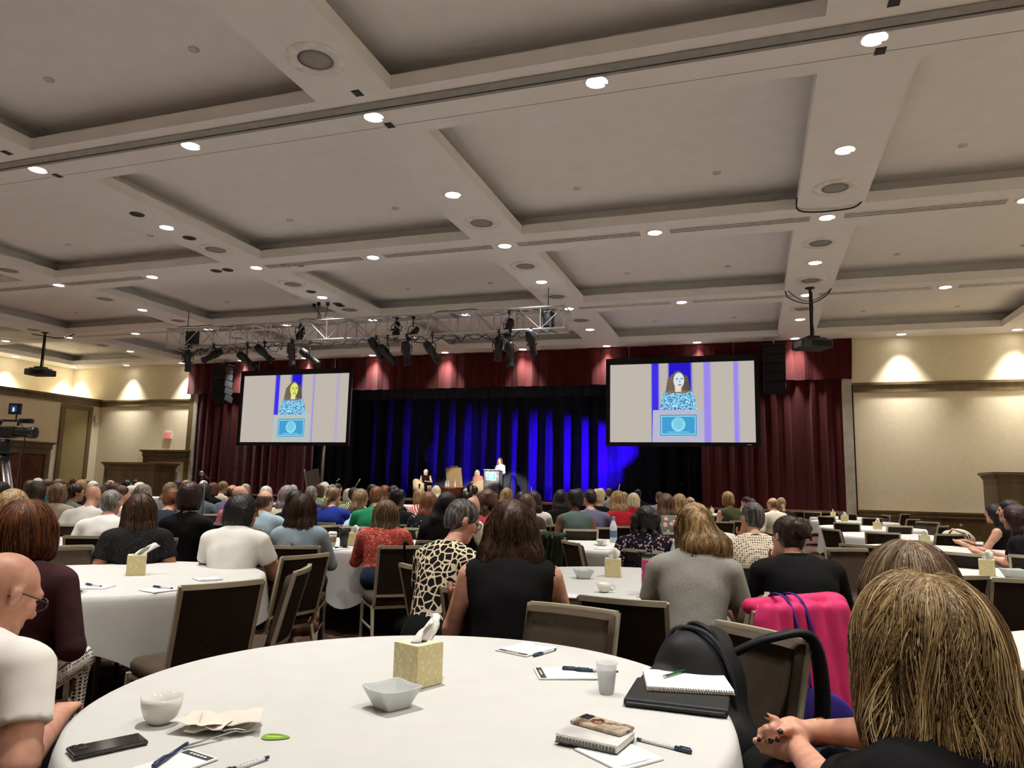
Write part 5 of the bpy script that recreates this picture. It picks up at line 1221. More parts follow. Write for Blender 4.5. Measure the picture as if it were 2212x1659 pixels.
person(A+'bald, in a white polo shirt, head bowed', 203, 1046, 8.0, ('bald',''), white_t, dark_pants, 'fair', hd=24, sex='m', b=1.1, lean=14, hy=-20, hp=22, sleeve='short')
person(A+'with reddish brown hair in a navy suit, head bowed', 375, 1052, 7.6, ('short','auburn'), navy_t, navy_t, 'pink', hd=12, sex='m', b=1.15, lean=18, hy=-12, hp=20)
person(A+'with straight blonde hair behind the auburn bob', 32, 1055, 4.9, ('long','blonde'), tan, None, hd=30, adj=False, lean=4)
person(A+'with a light brown bob in a tan jacket', 127, 1043, 8.8, ('bob','lbrown'), tan, None, hd=45, lean=4)
# bald man in the left foreground
r13 = person(A+'bald, bearded, in glasses and a white polo, at lower left', 12, 1234, 2.1, ('bald',''), white_t, dark_pants, 'pink', hd=8, sex='m', b=1.12, lean=14, hy=-16, hp=26, sleeve='short', vox=.009, arms=('lap','lap'), adj=False)
glasses(r13, mat('tortoise_frame', (.05,.035,.028), .3))
# light brown hair, behind the blonde
r14 = person(A+'with streaked light brown hair just behind the blonde head', 1955, 1168, 1.95, ('fullbob','lbrown'), tp('denim_jacket', 60,72,88), jeans, hd=42, hy=-20, b=.92, lean=4, vox=.013, adj=False)

# blonde in the right foreground with clasped hands on her crossed knee
nail_m = mat('dark_nail_polish', (.018,.008,.012), .15)
def lap(toL, U, Hc, HR):
    C = lambda x0, y0, d0, x1, y1, d1, r0, r1, k=.006, l=0: Cap(toL(atd(x0,y0,d0)), toL(atd(x1,y1,d1)), r0, r1, l, k)
    o = [Cap(toL((.30,1.62,.56)), toL((.02,2.26,.61)), .095, .075, 2, .04), Cap(toL((.02,2.26,.61)), toL((-.04,2.36,.3)), .068, .05, 2, .03),
         Ell(toL((.40,1.95,.72)), (.09,.16,.075), 6, .03), Cap(toL((.30,2.04,.745)), toL((.45,1.85,.77)), .05, .06, 6, .03)]
    # right hand lying over the left, fingers laced
    o += [C(1767,1581,1.95, 1705,1572,1.95, .027,.024,.02), C(1760,1590,1.95, 1708,1590,1.95, .024,.02,.02), C(1712,1562,1.95, 1680,1566,1.95, .016,.0125,.014)]
    o += [C(1692,1572,1.93, 1675,1555,1.925, .0105,.0098), C(1675,1555,1.925, 1658,1547,1.92, .0096,.0085)]              # index finger raised
    o += [C(1722,1580,1.92, 1706,1577,1.905, .0145,.0125,.012), C(1706,1577,1.905, 1690,1580,1.90, .0122,.0105)]           # thumb
    o += [C(1682,1566,1.92, 1668,1572,1.905, .0105,.0102), C(1668,1572,1.905, 1679,1597,1.895, .0102,.0085)]              # three wrapped fingers
    o += [C(1672,1568,1.93, 1655,1574,1.91, .0105,.0102), C(1655,1574,1.91, 1663,1600,1.90, .0102,.0085)]
    o += [C(1662,1572,1.94, 1645,1580,1.92, .0100,.0098), C(1645,1580,1.92, 1640,1597,1.91, .0096,.008)]
    # left hand underneath
    o += [C(1719,1610,1.92, 1680,1603,1.93, .028,.025,.02), C(1715,1622,1.92, 1668,1615,1.935, .022,.02,.02), C(1675,1600,1.94, 1648,1598,1.945, .02,.015,.014), C(1655,1604,1.93, 1632,1600,1.94, .012,.0095), C(1660,1612,1.935, 1640,1610,1.945, .012,.0095), C(1665,1622,1.935, 1648,1622,1.945, .0115,.009)]
    for x, y, d in ((1655,1545.5,1.912),(1687,1580.5,1.889),(1680,1599,1.886),(1664,1602,1.891),(1639,1598,1.902)): o.append(Ell(toL(atd(x,y,d)), (.0068,.0068,.0068), 7, .002))
    return o
WAB = {1: (atd(1905,1585,1.78), atd(1767,1581,1.95), (0,0,0), (0,0,1), None), -1: (atd(1790,1705,1.60), atd(1722,1612,1.91), (0,0,0), (0,0,1), None)}
r15 = person('person with tousled blonde hair in black, hands clasped, right foreground', 1982, 1228, 1.36, ('shag','blonde'), black_t, black_t, 'pink', hd=42, lean=6, hy=-18, vox=.0062, sleeve='short', b=.98, adj=False, wa=WAB, xprims=lap, mats=[skin('pink'), black_t, black_t, shoe_m, lip_m, eye_m, M_trop, nail_m], ht=.02)
q = MB(); wv_ = Vector(atd(1776,1581,1.94)); dv_ = (Vector(atd(1905,1585,1.78))-Vector(atd(1767,1581,1.95))).normalized(); n1 = dv_.orthogonal().normalized(); n2 = dv_.cross(n1)
q.tube([tuple(wv_+n1*.034*math.cos(a)+n2*.034*math.sin(a)) for a in [2*PI*k/20 for k in range(21)]], .0022, 6, False)
o = q.build('bracelet', mat('gold', rgb(214,170,96), .25, 1.), r15['o'], True); o.matrix_parent_inverse = (Matrix.Translation(r15['o'].location) @ Matrix.Rotation(r15['hd'], 4, 'Z')).inverted()
# loose strands on the nearest heads
def seeds_on(r, n, seed, top=.0, back=True, zr=(-.02,.12)):
    g = np.random.default_rng(seed); v = g.normal(size=(n*6,3)); v /= np.linalg.norm(v, axis=1)[:, None]; P = v*np.array([.11,.13,.12])
    ok = (P[:,2] > zr[0]) & (P[:,2] < zr[1]); P = P[ok][:n]; P = r['Hc']+P @ r['HR'].T
    for _ in range(6):
        d0 = sdf(r['hp'], r['hs'], P); gr = np.stack([sdf(r['hp'], r['hs'], P+np.eye(3)[i]*1e-3)-d0 for i in range(3)], 1)/1e-3; P = P-gr*(d0/((gr**2).sum(1)+1e-6))[:, None]*.9
    return P
bl_st = strand_mat('blonde', [(0, rgb(84,62,40)), (.3, rgb(126,98,62)), (.55, rgb(164,134,88)), (.8, rgb(206,178,126)), (1, rgb(232,210,164))])
lb_st = strand_mat('light_brown', [(0, rgb(66,48,34)), (.4, rgb(104,80,58)), (.75, rgb(142,116,86)), (1, rgb(196,170,134))])
br_st = strand_mat('brown', [(0, rgb(36,22,14)), (.5, rgb(66,42,28)), (1, rgb(98,64,42))])
rd_st = strand_mat('auburn', [(0, rgb(70,34,16)), (.5, rgb(108,60,32)), (1, rgb(146,88,50))])
db_st = strand_mat('dark_blonde', [(0, rgb(76,54,32)), (.4, rgb(116,86,52)), (.8, rgb(170,136,86)), (1, rgb(208,178,122))])
add_strands(r15['hair'], r15['hp'], r15['hs'], seeds_on(r15, 4200, 1, zr=(-.09,.125)), bl_st, steps=16, step=.018, sag=1, wave=.42, thick=.0010, seed=2, spread=1.6, wf=.45, deep=.009)
add_strands(r14['hair'], r14['hp'], r14['hs'], seeds_on(r14, 1800, 3, zr=(-.02,.12)), lb_st, steps=14, step=.018, sag=1, wave=.12, thick=.0011, seed=4)
add_strands(r6['hair'], r6['hp'], r6['hs'], seeds_on(r6, 1400, 5, zr=(-.05,.12)), br_st, steps=18, step=.021, sag=1, wave=.35, thick=.0014, seed=6, spread=1.0)
add_strands(r7['hair'], r7['hp'], r7['hs'], seeds_on(r7, 1400, 7, zr=(-.05,.1)), db_st, steps=22, step=.021, sag=1, wave=.55, thick=.0014, seed=8, spread=.8, wf=.5, deep=.01)
add_strands(r1['hair'], r1['hp'], r1['hs'], seeds_on(r1, 1400, 9, zr=(-.03,.12)), rd_st, steps=13, step=.017, sag=1, wave=.1, thick=.0012, seed=10)
for r_, m_, w_ in ((r4, lb_st, .4), (r11, br_st, .15), (r3, br_st, .08)): add_strands(r_['hair'], r_['hp'], r_['hs'], seeds_on(r_, 350, 11, zr=(-.04,.12)), m_, steps=22, step=.02, sag=1, wave=w_, thick=.0026, seed=12)

# ------------------------------------------------------------ the rest of the audience
FAR = [ # label, px, py, depth, hair, top, options
 ('with dark cropped hair at the far left edge', 5,1038,7.2,('short','dbrown'),brown_t,dict(sex='m')),
 ('with long dark brown hair in black lace by the tripod', 83,1038,8.9,('long','dbrown'),M_blkf,{}),
 ('with brown hair in profile beyond the dark brown hair', 106,1033,13,('short','brown'),black_t,dict(hy=-40)),
 ('with a white cap of hair near the brown door', 84,1031,14.5,('short','white'),green_t,{}),
 ('with brown hair left of the white cap of hair', 70,1036,13.5,('bob','brown'),green_t,{}),
 ('with short brown hair in a teal top', 130,1033,12,('short','brown'),teal_t,dict(hy=-20)),
 ('with dark short hair and glasses in a grey print shirt', 166,1044,10.2,('short','dbrown'),M_herr,dict(hy=-30,gl=1,b=1.1)),
 ('facing right in a white jacket under the tan wall panel', 163,1032,16,('short','brown'),white_t,dict(hy=-45)),
 ('with blondish hair below the tan wall panel', 178,1035,15,('bob','dblonde'),black_t,{}),
 ('with grey hair and black top beside the blondish hair', 189,1034,15.5,('short','grey'),black_t,dict(hy=-35)),
 ('with snowy hair left of the kiosk', 203,1038,14,('short','white'),black_t,{}),
 ('with brown hair and black top behind the bowed bald man', 217,1045,11,('bob','brown'),black_t,{}),
 ('balding, in front of the left kiosk', 240,1035,17,('fringe','grey'),white_t,dict(sex='m')),
 ('with dark brown hair before the kiosk', 236,1040,12.5,('bob','dbrown'),white_t,{}),
 ('with a sleek dark head before the kiosk', 252,1041,11.5,('short','dbrown'),slate,{}),
 ('with short brown hair in a white tee, in profile', 264,1046,8.6,('short','brown'),white_t,dict(hy=-45,sleeve='short',b=1.1)),
 ('with curly white hair in profile before the kiosk', 287,1047,12.5,('short','white'),white_t,dict(hy=-40)),
 ('with dark hair far back at the kiosk corner', 277,1036,18,('bob','black'),black_t,dict(hy=-40)),
 ('with dark hair, face turned right, at the kiosk corner', 295,1035,18.5,('short','dbrown'),black_t,dict(hy=-50)),
 ('with pale blonde hair before the kiosk corner', 304,1041,13,('medium','plat'),white_t,{}),
 ('with ash grey hair behind the dotted black blouse', 313,1045,9.6,('bob','grey'),grey_t,dict(hy=-30)),
 ('with long greying hair in a grey cardigan', 371,1041,12,('medium','lbrown'),grey_t,{}),
 ('with dark hair and red glasses in profile', 387,1036,16,('bob','dbrown'),black_t,dict(hy=-55,gl=1)),
 ('with fair hair beside the olive door frame', 404,1036,15,('short','dblonde'),tan,{}),
 ('with white hair right behind the microphone stand', 441,1037,16.5,('short','white'),grey_t,{}),
 ('with black hair in a grey-green sweater', 445,1043,10.8,('bob','black'),slate,dict(b=1.15)),
 ('with chestnut hair in black left of the cream top', 463,1042,13.5,('bob','auburn'),black_t,{}),
 ('with short fair hair in a cream top', 484,1038,14,('short','dblonde'),cream,dict(hy=-25)),
 ('balding, in a lavender-blue shirt', 504,1045,10.6,('fringe','brown'),lav,dict(sex='m',b=1.1)),
 ('bald with glasses in a pink shirt', 521,1047,9.4,('bald',''),pinkp,dict(sex='m',hy=-30,gl=1,skin_='pink')),
 ('grey-haired in dark clothes beyond the pink shirt', 532,1044,14.5,('short','white'),black_t,dict(sex='m')),
 ('balding with brown hair in a light blue shirt', 575,1057,8.0,('fringe','brown'),ltblue,dict(sex='m',b=1.2,hy=-14,gl=1)),
 ('white-haired in black beyond the light blue shirt', 577,1048,10.8,('short','white'),black_t,dict(hy=-15)),
 ('with long mauve-grey hair in a cream blouse', 622,1047,10.3,('long','mauve'),cream,{}),
 ('with silver hair beyond the mauve-grey hair', 634,1046,13.5,('short','white'),grey_t,{}),
 ('with long black hair in black beside the mauve-grey hair', 640,1057,9.0,('long','black'),black_t,dict(skin_='brown')),
 ('with cropped grey hair in a wine shirt', 674,1048,11.2,('short','grey'),winet,dict(sex='m',b=1.1)),
 ('with brown hair in a teal floral top', 689,1046,14,('bob','brown'),M_teal,{}),
 ('with curly white hair in pale yellow', 702,1040,15.5,('curly','white'),yellow_t,{}),
 ('grey-haired left of the man in profile by the stage', 719,1045,16.5,('short','grey'),tan,{}),
 ('with dark hair in profile before the stage microphones', 731,1043,17,('short','dbrown'),black_t,dict(sex='m',hy=-45)),
 ('with a brown ponytail in a royal blue sweater', 722,1050,8.9,('lowpony','lbrown'),royal,dict(b=1.25,hy=-28)),
 ('with white hair in a lime top', 754,1055,14.5,('bob','white'),lime,{}),
 ('with dark cropped hair in a zebra print', 766,1051,12,('short','dbrown'),M_zeb,dict(hy=-20)),
 ('with long fair hair in a brown vest, in profile', 781,1055,9.7,('long','lbrown'),brown_t,dict(hy=-60)),
 ('with dark hair behind the green polo', 806,1045,14,('bob','dbrown'),black_t,{}),
 ('with short auburn hair in a green polo shirt', 815,1048,8.8,('short','auburn'),green_t,dict(b=1.2,sleeve='short')),
 ('with coppery long hair right of the green polo', 832,1047,12,('long','red'),brown_t,{}),
 ('with a black top-knot in black', 851,1047,10.5,('bun','black'),black_t,dict(skin_='brown')),
 ('with black pinned hair, in black, face turned right', 860,1057,8.0,('afro','black'),black_t,dict(skin_='brown',hy=-40,b=1.1)),
 ('with a blonde bob in a red striped top', 908,1055,10.3,('bob','blonde'),M_rstr,{}),
 ('with long chestnut hair in a black floral top', 928,1061,8.8,('long','auburn'),M_blkf,{}),
 ('with long platinum hair close to the stage', 943,1048,17,('long','plat'),white_t,{}),
 ('with long beaded black hair', 966,1062,7.4,('thick','black'),black_t,dict(skin_='brown',b=1.1)),
 ('with black hair left of the grey suit', 1009,1061,12.5,('short','black'),black_t,{}),
 ('bald, leaning in a cream shirt behind the giraffe print', 1022,1069,8.0,('bald',''),cream,dict(sex='m',b=1.2,lean=24,hd=-20,hp=15,skin_='pink')),
 ('with dark hair in a grey suit close to the stage', 1026,1049,17,('short','dbrown'),grey_t,dict(sex='m')),
 ('with curly brown hair in pink floral', 1054,1055,8.7,('curly','brown'),M_pinkf,dict(b=1.1)),
 ('with straight blonde hair below the lectern', 1095,1053,12,('long','blonde'),white_t,{}),
 ('with long brown highlighted hair in a brown jacket', 1138,1065,8.8,('long','brown'),brown_t,{}),
 ('with long dark hair in a white printed top', 1153,1059,10,('long','dbrown'),white_t,{}),
 ('with black hair far back past the lectern', 1125,1062,14,('bob','black'),black_t,{}),
 ('with long black hair in a black top', 1212,1056,10.5,('long','black'),black_t,{}),
 ('with black curls and a sleeveless green striped top', 1242,1058,9.0,('afro','black'),M_gstr,dict(sleeve='none',skin_='brown',hy=30,gl=1,hd=24)),
 ('with dark cropped hair in a lavender polo', 1274,1055,9.9,('short','dbrown'),lav,dict(sex='m',b=1.15,hy=22,gl=1,sleeve='short',hd=24)),
 ('with fluffy pale hair in a black shirt', 1294,1056,11.6,('afro','plat'),black_t,dict(sex='m',skin_='pink')),
 ('with short brown hair in a grey striped blazer', 1315,1051,16.5,('short','brown'),M_greyst,dict(sex='m')),
 ('with half-up blonde hair in a red sweater', 1334,1058,10.6,('long','dblonde'),redsw,{}),
 ('with fair hair and red top beyond the red sweater', 1346,1062,13,('bob','blonde'),redsw,{}),
 ('with a bright blonde bob in scarlet', 1368,1064,11.8,('bob','plat'),redsw,{}),
 ('with dark hair in a dark suit under the navy curtain', 1378,1056,17,('short','black'),black_t,dict(sex='m',skin_='brown')),
 ('with brown hair in a grey jacket under the navy curtain', 1424,1061,15.5,('short','brown'),grey_t,dict(sex='m')),
 ('with long straight brown hair in grey floral', 1438,1064,8.6,('xlong','brown'),M_greyf,dict(b=1.1)),
 ('with streaked blonde hair beside the grey floral', 1467,1065,9.8,('medium','blonde'),M_pinkf,{}),
 ('bald and grey, left of the dark blonde ponytail', 1490,1071,11.8,('fringe','grey'),grey_t,dict(sex='m')),
 ('with a light brown bob in sleeveless olive', 1571,1061,13,('bob','dblonde'),olive,dict(sleeve='none',hy=12)),
 ('with dark hair and hand at mouth, farther one', 1611,1071,15.5,('short','dbrown'),tan,dict(hy=30,arms=('chin','table'))),
 ('with dark hair beside the hand at mouth', 1622,1075,14,('short','dbrown'),teal_t,dict(hy=10)),
 ('bald in a tan jacket by the maroon drape', 1668,1073,12.3,('fringe','lbrown'),cream,dict(sex='m',hy=26,gl=1,b=1.1,hd=26)),
 ('with a blonde low ponytail beside the tan jacket', 1687,1073,13,('lowpony','blonde'),black_t,dict(hd=26)),
 ('with dark hair in profile, leftmost of right-hand three', 2147,1087,9.0,('medium','black'),black_t,dict(hd=58,hy=14,sleeve='none',arms=('table','table'),adj=0)),
 ('with dark moustache in profile, middle of right-hand three', 2178,1076,7.6,('short','black'),black_t,dict(sex='m',hd=58,hy=14,b=1.1,arms=('table','table'),sleeve='short',adj=0,lean=14)),
 ('with long dark red hair, nearest of the right-hand three', 2190,1088,6.9,('long','wine'),black_t,dict(hd=52,hy=8,b=1.2,arms=('lap','lap'),adj=0)),
]
for lab, px, py, d, hr, tp_, op in FAR:
    op = dict(op); gl = op.pop('gl', 0); a_ = op.pop('adj', None); rr_ = random.Random(px)
    op.setdefault('lean', rr_.uniform(2, 12)); op.setdefault('hy', rr_.uniform(-14, 8)); op.setdefault('b', rr_.uniform(.98, 1.12)); op.setdefault('arms', rr_.choice([('lap','lap'),('table','table'),('lap','table')])); op.setdefault('sleeve', rr_.choice(['long','long','short']))
    if a_ == 0: op['adj'] = False
    r_ = person('person '+lab, px, py, d, hr, tp_, None, **op)
    if gl: glasses(r_)

# ------------------------------------------------------------ people on stage
sA = person('person with short white hair in a sleeveless black dress seated on stage', 920, 1014, 30.3, ('short','white'), black_t, black_t, 'pale', hd=190, lean=0, hy=-35, vox=.02, sleeve='none', chair=None, adj=False, floor=STZ, arms=('lap','lap'))
sB = person('person with a blonde bob in a coral pink jacket seated on stage', 1031, 1020, 29.6, ('bob','plat'), coral, black_t, 'pale', hd=165, lean=0, hy=20, vox=.02, chair=None, adj=False, floor=STZ)
sC = person('person with wavy brown hair in a white print dress at the lectern', 1080, 988, 29.2, ('medium','auburn'), M_dress, black_t, 'pale', hd=160, lean=0, hy=25, vox=.018, chair=None, adj=False, floor=STZ, stand=True, arms=('lectern','lectern'))
# ------------------------------------------------------------ things on the tables
def damask(t):
    mp = coords(t, (1,1,1)); nz = noise(t, mp, 26, 2); ad = t.nodes.new('ShaderNodeVectorMath'); ad.operation = 'MULTIPLY_ADD'; ad.inputs[1].default_value = (.03,)*3; link(t, nz, 'Color', ad, 0); link(t, mp, 'Vector', ad, 2)
    v = t.nodes.new('ShaderNodeTexVoronoi'); v.inputs['Scale'].default_value = 60; link(t, ad, 'Vector', v, 'Vector'); r = ramp(t, [(.0, rgb(228,218,178)), (.34, rgb(226,214,170)), (.46, rgb(212,198,144)), (.8, rgb(216,202,150))]); link(t, v, 'Distance', r, 'Fac'); return r
m, t, b = nt('damask_tissue_box'); c = damask(t); link(t, c, 0, b, 'Base Color'); b.inputs['Roughness'].default_value = .5; box_m = m
box_top = mat('tissue_box_top', rgb(232,222,186), .5); tissue_m = mat('tissue_paper', rgb(238,236,228), .9, bmp=.2, bscale=30)
ink = mat('dark_ink', rgb(70,72,90), .6)
def at_table(px, py): return atz(px, py, TZ)
def tissue_box(label, x, y, rz, kind=0):
    tx_, ty_ = min(TABLES, key=lambda q_: math.hypot(q_[0]-x, q_[1]-y)); dd = math.hypot(x-tx_, y-ty_)
    if dd > .7: x, y = tx_+(x-tx_)*.7/dd, ty_+(y-ty_)*.7/dd
    t = thing('tissue_box', label, 'tissue box', (x, y, TZ), rz, 'tissue boxes on the tables'); s, h = .056, .127
    q = MB().bbox((-s,-s,0), (s,s,h)).build('carton', box_m, t, bevel=.0015)
    tpm = MB(); n = 16; o = [(s*.98*max(-1,min(1,1.42*math.cos(2*PI*k/n+.39))), s*.98*max(-1,min(1,1.42*math.sin(2*PI*k/n+.39)))) for k in range(n)]; i_ = [(.032*math.cos(2*PI*k/n+.39), .022*math.sin(2*PI*k/n+.39)) for k in range(n)]
    for k in range(n): k2 = (k+1) % n; tpm.quad((*o[k],h+.0012),(*o[k2],h+.0012),(*i_[k2],h+.0012),(*i_[k],h+.0012))
    tpm.build('lid_panel', box_top, t)
    op = MB(); op.quad(*[(a*1.03, c*1.03, h+.0006) for a, c in i_]); op.build('slot', black_matte, t)
    if kind >= 0:
        g = np.random.default_rng(int(abs(x*977+y*131))); q = MB(); nu, nv = 9, 7; lx, ly = (.075,.02) if kind == 0 else (.012,.01)
        for j in range(nv):
            f = j/(nv-1)
            for k in range(nu):
                u = k/(nu-1)-.5; q.v.append((lx*f*1.3+u*(.06+.05*f)*(1-.35*f*f), ly*f+.018*math.sin(u*9+f*3)*(1-f*.4)+.012*f*math.sin(7*f+u*4), h-.01+(.115*(f-.35*f*f) if kind == 0 else .075*f)+.012*f*math.cos(u*6)))
        for j in range(nv-1):
            for k in range(nu-1): a = j*nu+k; q.f.append((a, a+1, a+nu+1, a+nu))
        o_ = q.build('tissue', tissue_m, t, True); sd = o_.modifiers.new('t', 'SOLIDIFY'); sd.thickness = .001
    for k in range(7): MB().bbox((-s-.0012,-.012+k*.0045,.012), (-s,-.009+k*.0045,.016)).build('script_mark', ink, t)
    return t
a_, b_ = at_table(900,1491), at_table(951,1477); an = math.atan2(*(b_-a_)[1::-1])
ctr = a_[:2]+np.array([math.cos(an)-math.sin(an), math.sin(an)+math.cos(an)])*.056
tissue_box('cream damask tissue box with a tall tissue on the foreground table', ctr[0], ctr[1], an)
p = at_table(293,1241); tissue_box('cream damask tissue box on the table left of the foreground', p[0], p[1], .75)
p = at_table(1324,1245); tissue_box('cream damask tissue box on the table behind the foreground', p[0], p[1], .12, 1)
p = at_table(2133,1243); tissue_box('cream damask tissue box standing by the right edge', p[0], p[1], -.25, 1)
p = at_table(763,1178); tissue_box('cream damask tissue box behind the black tumbler', p[0], p[1], .5, 1)
for k, ((px, py), nm) in enumerate((((1960,1170),'on the third table of the right column'),((1908,1147),'on the fourth table of the right column'),((1824,1126),'nearest of the three stacked boxes on the right'),((1812,1122),'middle one of the three boxes on the right'),((1800,1116),'farthest of the three boxes on the right'),((1530,1107),'behind the dark blonde ponytail'))):
    p = at_table(px, py); tissue_box('cream tissue box '+nm, p[0], p[1], .3*k, 1)
por = mat('white_porcelain', rgb(232,230,222), .12, var=.01); por2 = mat('pale_grey_porcelain', rgb(206,210,208), .12, var=.01)
def square_bowl(label, px, py, rz=.7, s=1.):
    p = at_table(px, py); t = MB(); 
    lv = [(.037,0),(.04,.004),(.062,.05),(.0665,.056),(.063,.056),(.058,.05),(.036,.008),(.0,.008)]; n = 32
    for r_, z in lv:
        for k in range(n):
            a = 2*PI*k/n; c, s_ = math.cos(a), math.sin(a); e = 1/max(abs(c), abs(s_)); e = min(e, 1.33); t.v.append((r_*e*c*s, r_*e*s_*s, z*s+(.006*s*(e-1)*2 if z > .05 else 0)))
    for i in range(len(lv)-1):
        for k in range(n): a, b_ = i*n+k, i*n+(k+1) % n; t.f.append((a, b_, b_+n, a+n))
    t.f.append(tuple(reversed(range(n))))
    o = tag(t.build('square_bowl', por2, None, False, loc=(p[0], p[1], TZ)), label, 'bowl', 'square white bowls'); o.rotation_euler = (0,0,rz); return o
square_bowl('square white porcelain bowl in front of the foreground tissue box', 845, 1527, 1.1); square_bowl('square white bowl on the table behind the foreground', 1260, 1249, .5); square_bowl('wide square white bowl beside the right edge tissue box', 2192, 1250, .2, 1.25)
def cup(label, px, py, h=.06, r=.05, handle=0., saucer=False):
    p = at_table(px, py); z0 = .012 if saucer else 0
    t = thing('cup', label, 'cup', (p[0], p[1], TZ), handle or 0, 'white porcelain cups')
    MB().lathe([(0,z0),(r*.5,z0),(r*.55,z0+.004),(r*.78,z0+h*.25),(r*.94,z0+h*.6),(r,z0+h),(r*.95,z0+h),(r*.88,z0+h*.6),(r*.7,z0+h*.25),(r*.45,z0+.008),(0,z0+.008)], 32).build('bowl', por, t, True)
    if handle: MB().tube([(r*.93,0,z0+h*.8),(r*1.45,0,z0+h*.78),(r*1.5,0,z0+h*.45),(r*1.2,0,z0+h*.25),(r*.78,0,z0+h*.28)], .005, 8).build('handle', por, t, True)
    if saucer: MB().lathe([(0,0),(.045,0),(.05,.004),(.078,.013),(.076,.016),(.048,.009),(0,.009)], 32).build('saucer', por, t, True)
    return t
cup('white handleless cup at the left of the foreground table', 346, 1561, .066, .052)
cup('white cup with its handle turned right on the table behind', 1305, 1279, .055, .045, .3)
cup('white cup on a saucer beside the black sweater', 1652, 1278, .055, .045, 2.6, True)
cup('white cup on a saucer beside the water bottle', 1297, 1178, .055, .045, .4, True)
cup('white cup by the purple folder, nearer one', 457, 1146, .055, .045, .3); cup('white cup by the purple folder, farther one', 477, 1139, .055, .045, .3)
cup('white cup beside the green striped top', 1198, 1130, .05, .042, .3, True); cup('white cup on the saucer stack by the green striped top', 1192, 1126, .05, .042, .3)
cup('white cup behind the giraffe-print shirt', 926, 1168, .055, .045, .3)
# paper cups and tumbler
kraft = mat('kraft_sleeve', rgb(152,122,88), .8); paper = mat('white_paper', rgb(236,234,228), .6)
def paper_cup(label, px, py, s=1.):
    p = at_table(px, py); t = thing('coffee_cup', label, 'cup', (p[0], p[1], TZ), 0, 'paper coffee cups')
    MB().lathe([(0,0),(.03*s,0),(.043*s,.125*s),(0,.125*s)], 24).build('paper_body', paper, t, True)
    MB().lathe([(.0365*s,.045*s),(.0375*s,.045*s),(.042*s,.1*s),(.041*s,.1*s)], 24).build('sleeve', kraft, t, True)
    MB().lathe([(.046*s,.122*s),(.047*s,.13*s),(.042*s,.132*s),(.038*s,.147*s),(.034*s,.147*s),(.0,.142*s)], 24).build('lid', paper, t, True)
    MB().box((0,-.0405*s,.075*s),(.018*s,.003,.018*s)).build('sleeve_print', mat('dark_print', rgb(70,56,42), .7), t)
    return t
paper_cup('paper coffee cup with a kraft sleeve on the left table', 205, 1178); paper_cup('paper coffee cup with a kraft sleeve beside the black tumbler', 717, 1181)
p = at_table(742, 1183); t = thing('tumbler', 'tall black tumbler with a straw on the table', 'tumbler', (p[0], p[1], TZ))
MB().lathe([(0,0),(.037,0),(.038,.07),(.046,.1),(.05,.2),(.0,.2)], 24).build('body', black_plastic, t, True); MB().lathe([(.05,.195),(.051,.215),(.045,.22),(0,.22)], 24).build('lid', steel, t, True); MB().tube([(-.015,0,.2),(-.02,0,.27)], .005).build('straw', black_plastic, t, True)
p = at_table(1325, 1172); t = bottle('tall clear water bottle with blue label and blue cap', p[0], p[1], TZ, 1.35, mat('blue_cap', rgb(96,130,170), .4), 'tall_water_bottle', clear, mat('blue_label', rgb(90,112,150), .5))
p = atd(1456, 1172, 6.0); t = bottle('small clear water bottle beside the dark blonde ponytail', p[0], p[1], TZ, 1.0)
# pink sticker-covered flask
p = at_table(1399, 1284); t = thing('pink_flask', 'pink flask covered with stickers, black spout lid', 'bottle', (p[0], p[1], TZ), .3)
pk = mat('pink_enamel', rgb(196,62,112), .35)
MB().lathe([(0,0),(.034,0),(.037,.006),(.037,.2),(.032,.212),(.0,.212)], 28).build('body', pk, t, True); MB().lathe([(.0335,.208),(.0345,.212),(.0345,.218),(.033,.22)], 28).build('steel_ring', steel, t, True)
MB().lathe([(.034,.218),(.034,.235),(.028,.25),(.0,.252)], 24).box((.012,0,.258),(.03,.02,.02)).build('lid', black_plastic, t, True); MB().tube([(-.03,0,.225),(-.055,0,.235),(-.055,0,.25),(-.03,0,.245)], .005, 8).build('carry_loop', black_plastic, t, True)
g = random.Random(5)
for k in range(26):
    a = g.uniform(-2.9,-.2); z = g.uniform(.02,.185); w_, h_ = g.uniform(.006,.012), g.uniform(.006,.016); q = MB(); r_ = .0374
    q.quad(*[(r_*math.cos(a+u/r_), r_*math.sin(a+u/r_), z+v) for u, v in ((-w_,-h_),(w_,-h_*.8),(w_*.8,h_),(-w_*.9,h_))]); q.build('sticker', [paper, ink, mat('sticker_rose', rgb(226,150,178), .5), mat('sticker_grey', rgb(150,146,150), .5)][k % 4], t)
# plate with leftovers
p = at_table(1427, 1281); t = thing('plate', 'white plate with orange leftovers beside the pink flask', 'plate', (p[0], p[1], TZ)); MB().lathe([(0,0),(.05,0),(.085,.012),(.083,.015),(.048,.006),(0,.006)], 28).build('dish', por, t, True)
for k in range(6): MB().box((.02*math.cos(k*1.1),.025*math.sin(k*1.1),.012),(.02,.014,.01),k).build('food_scrap', mat('orange_scraps', rgb(196,120,70), .7), t)
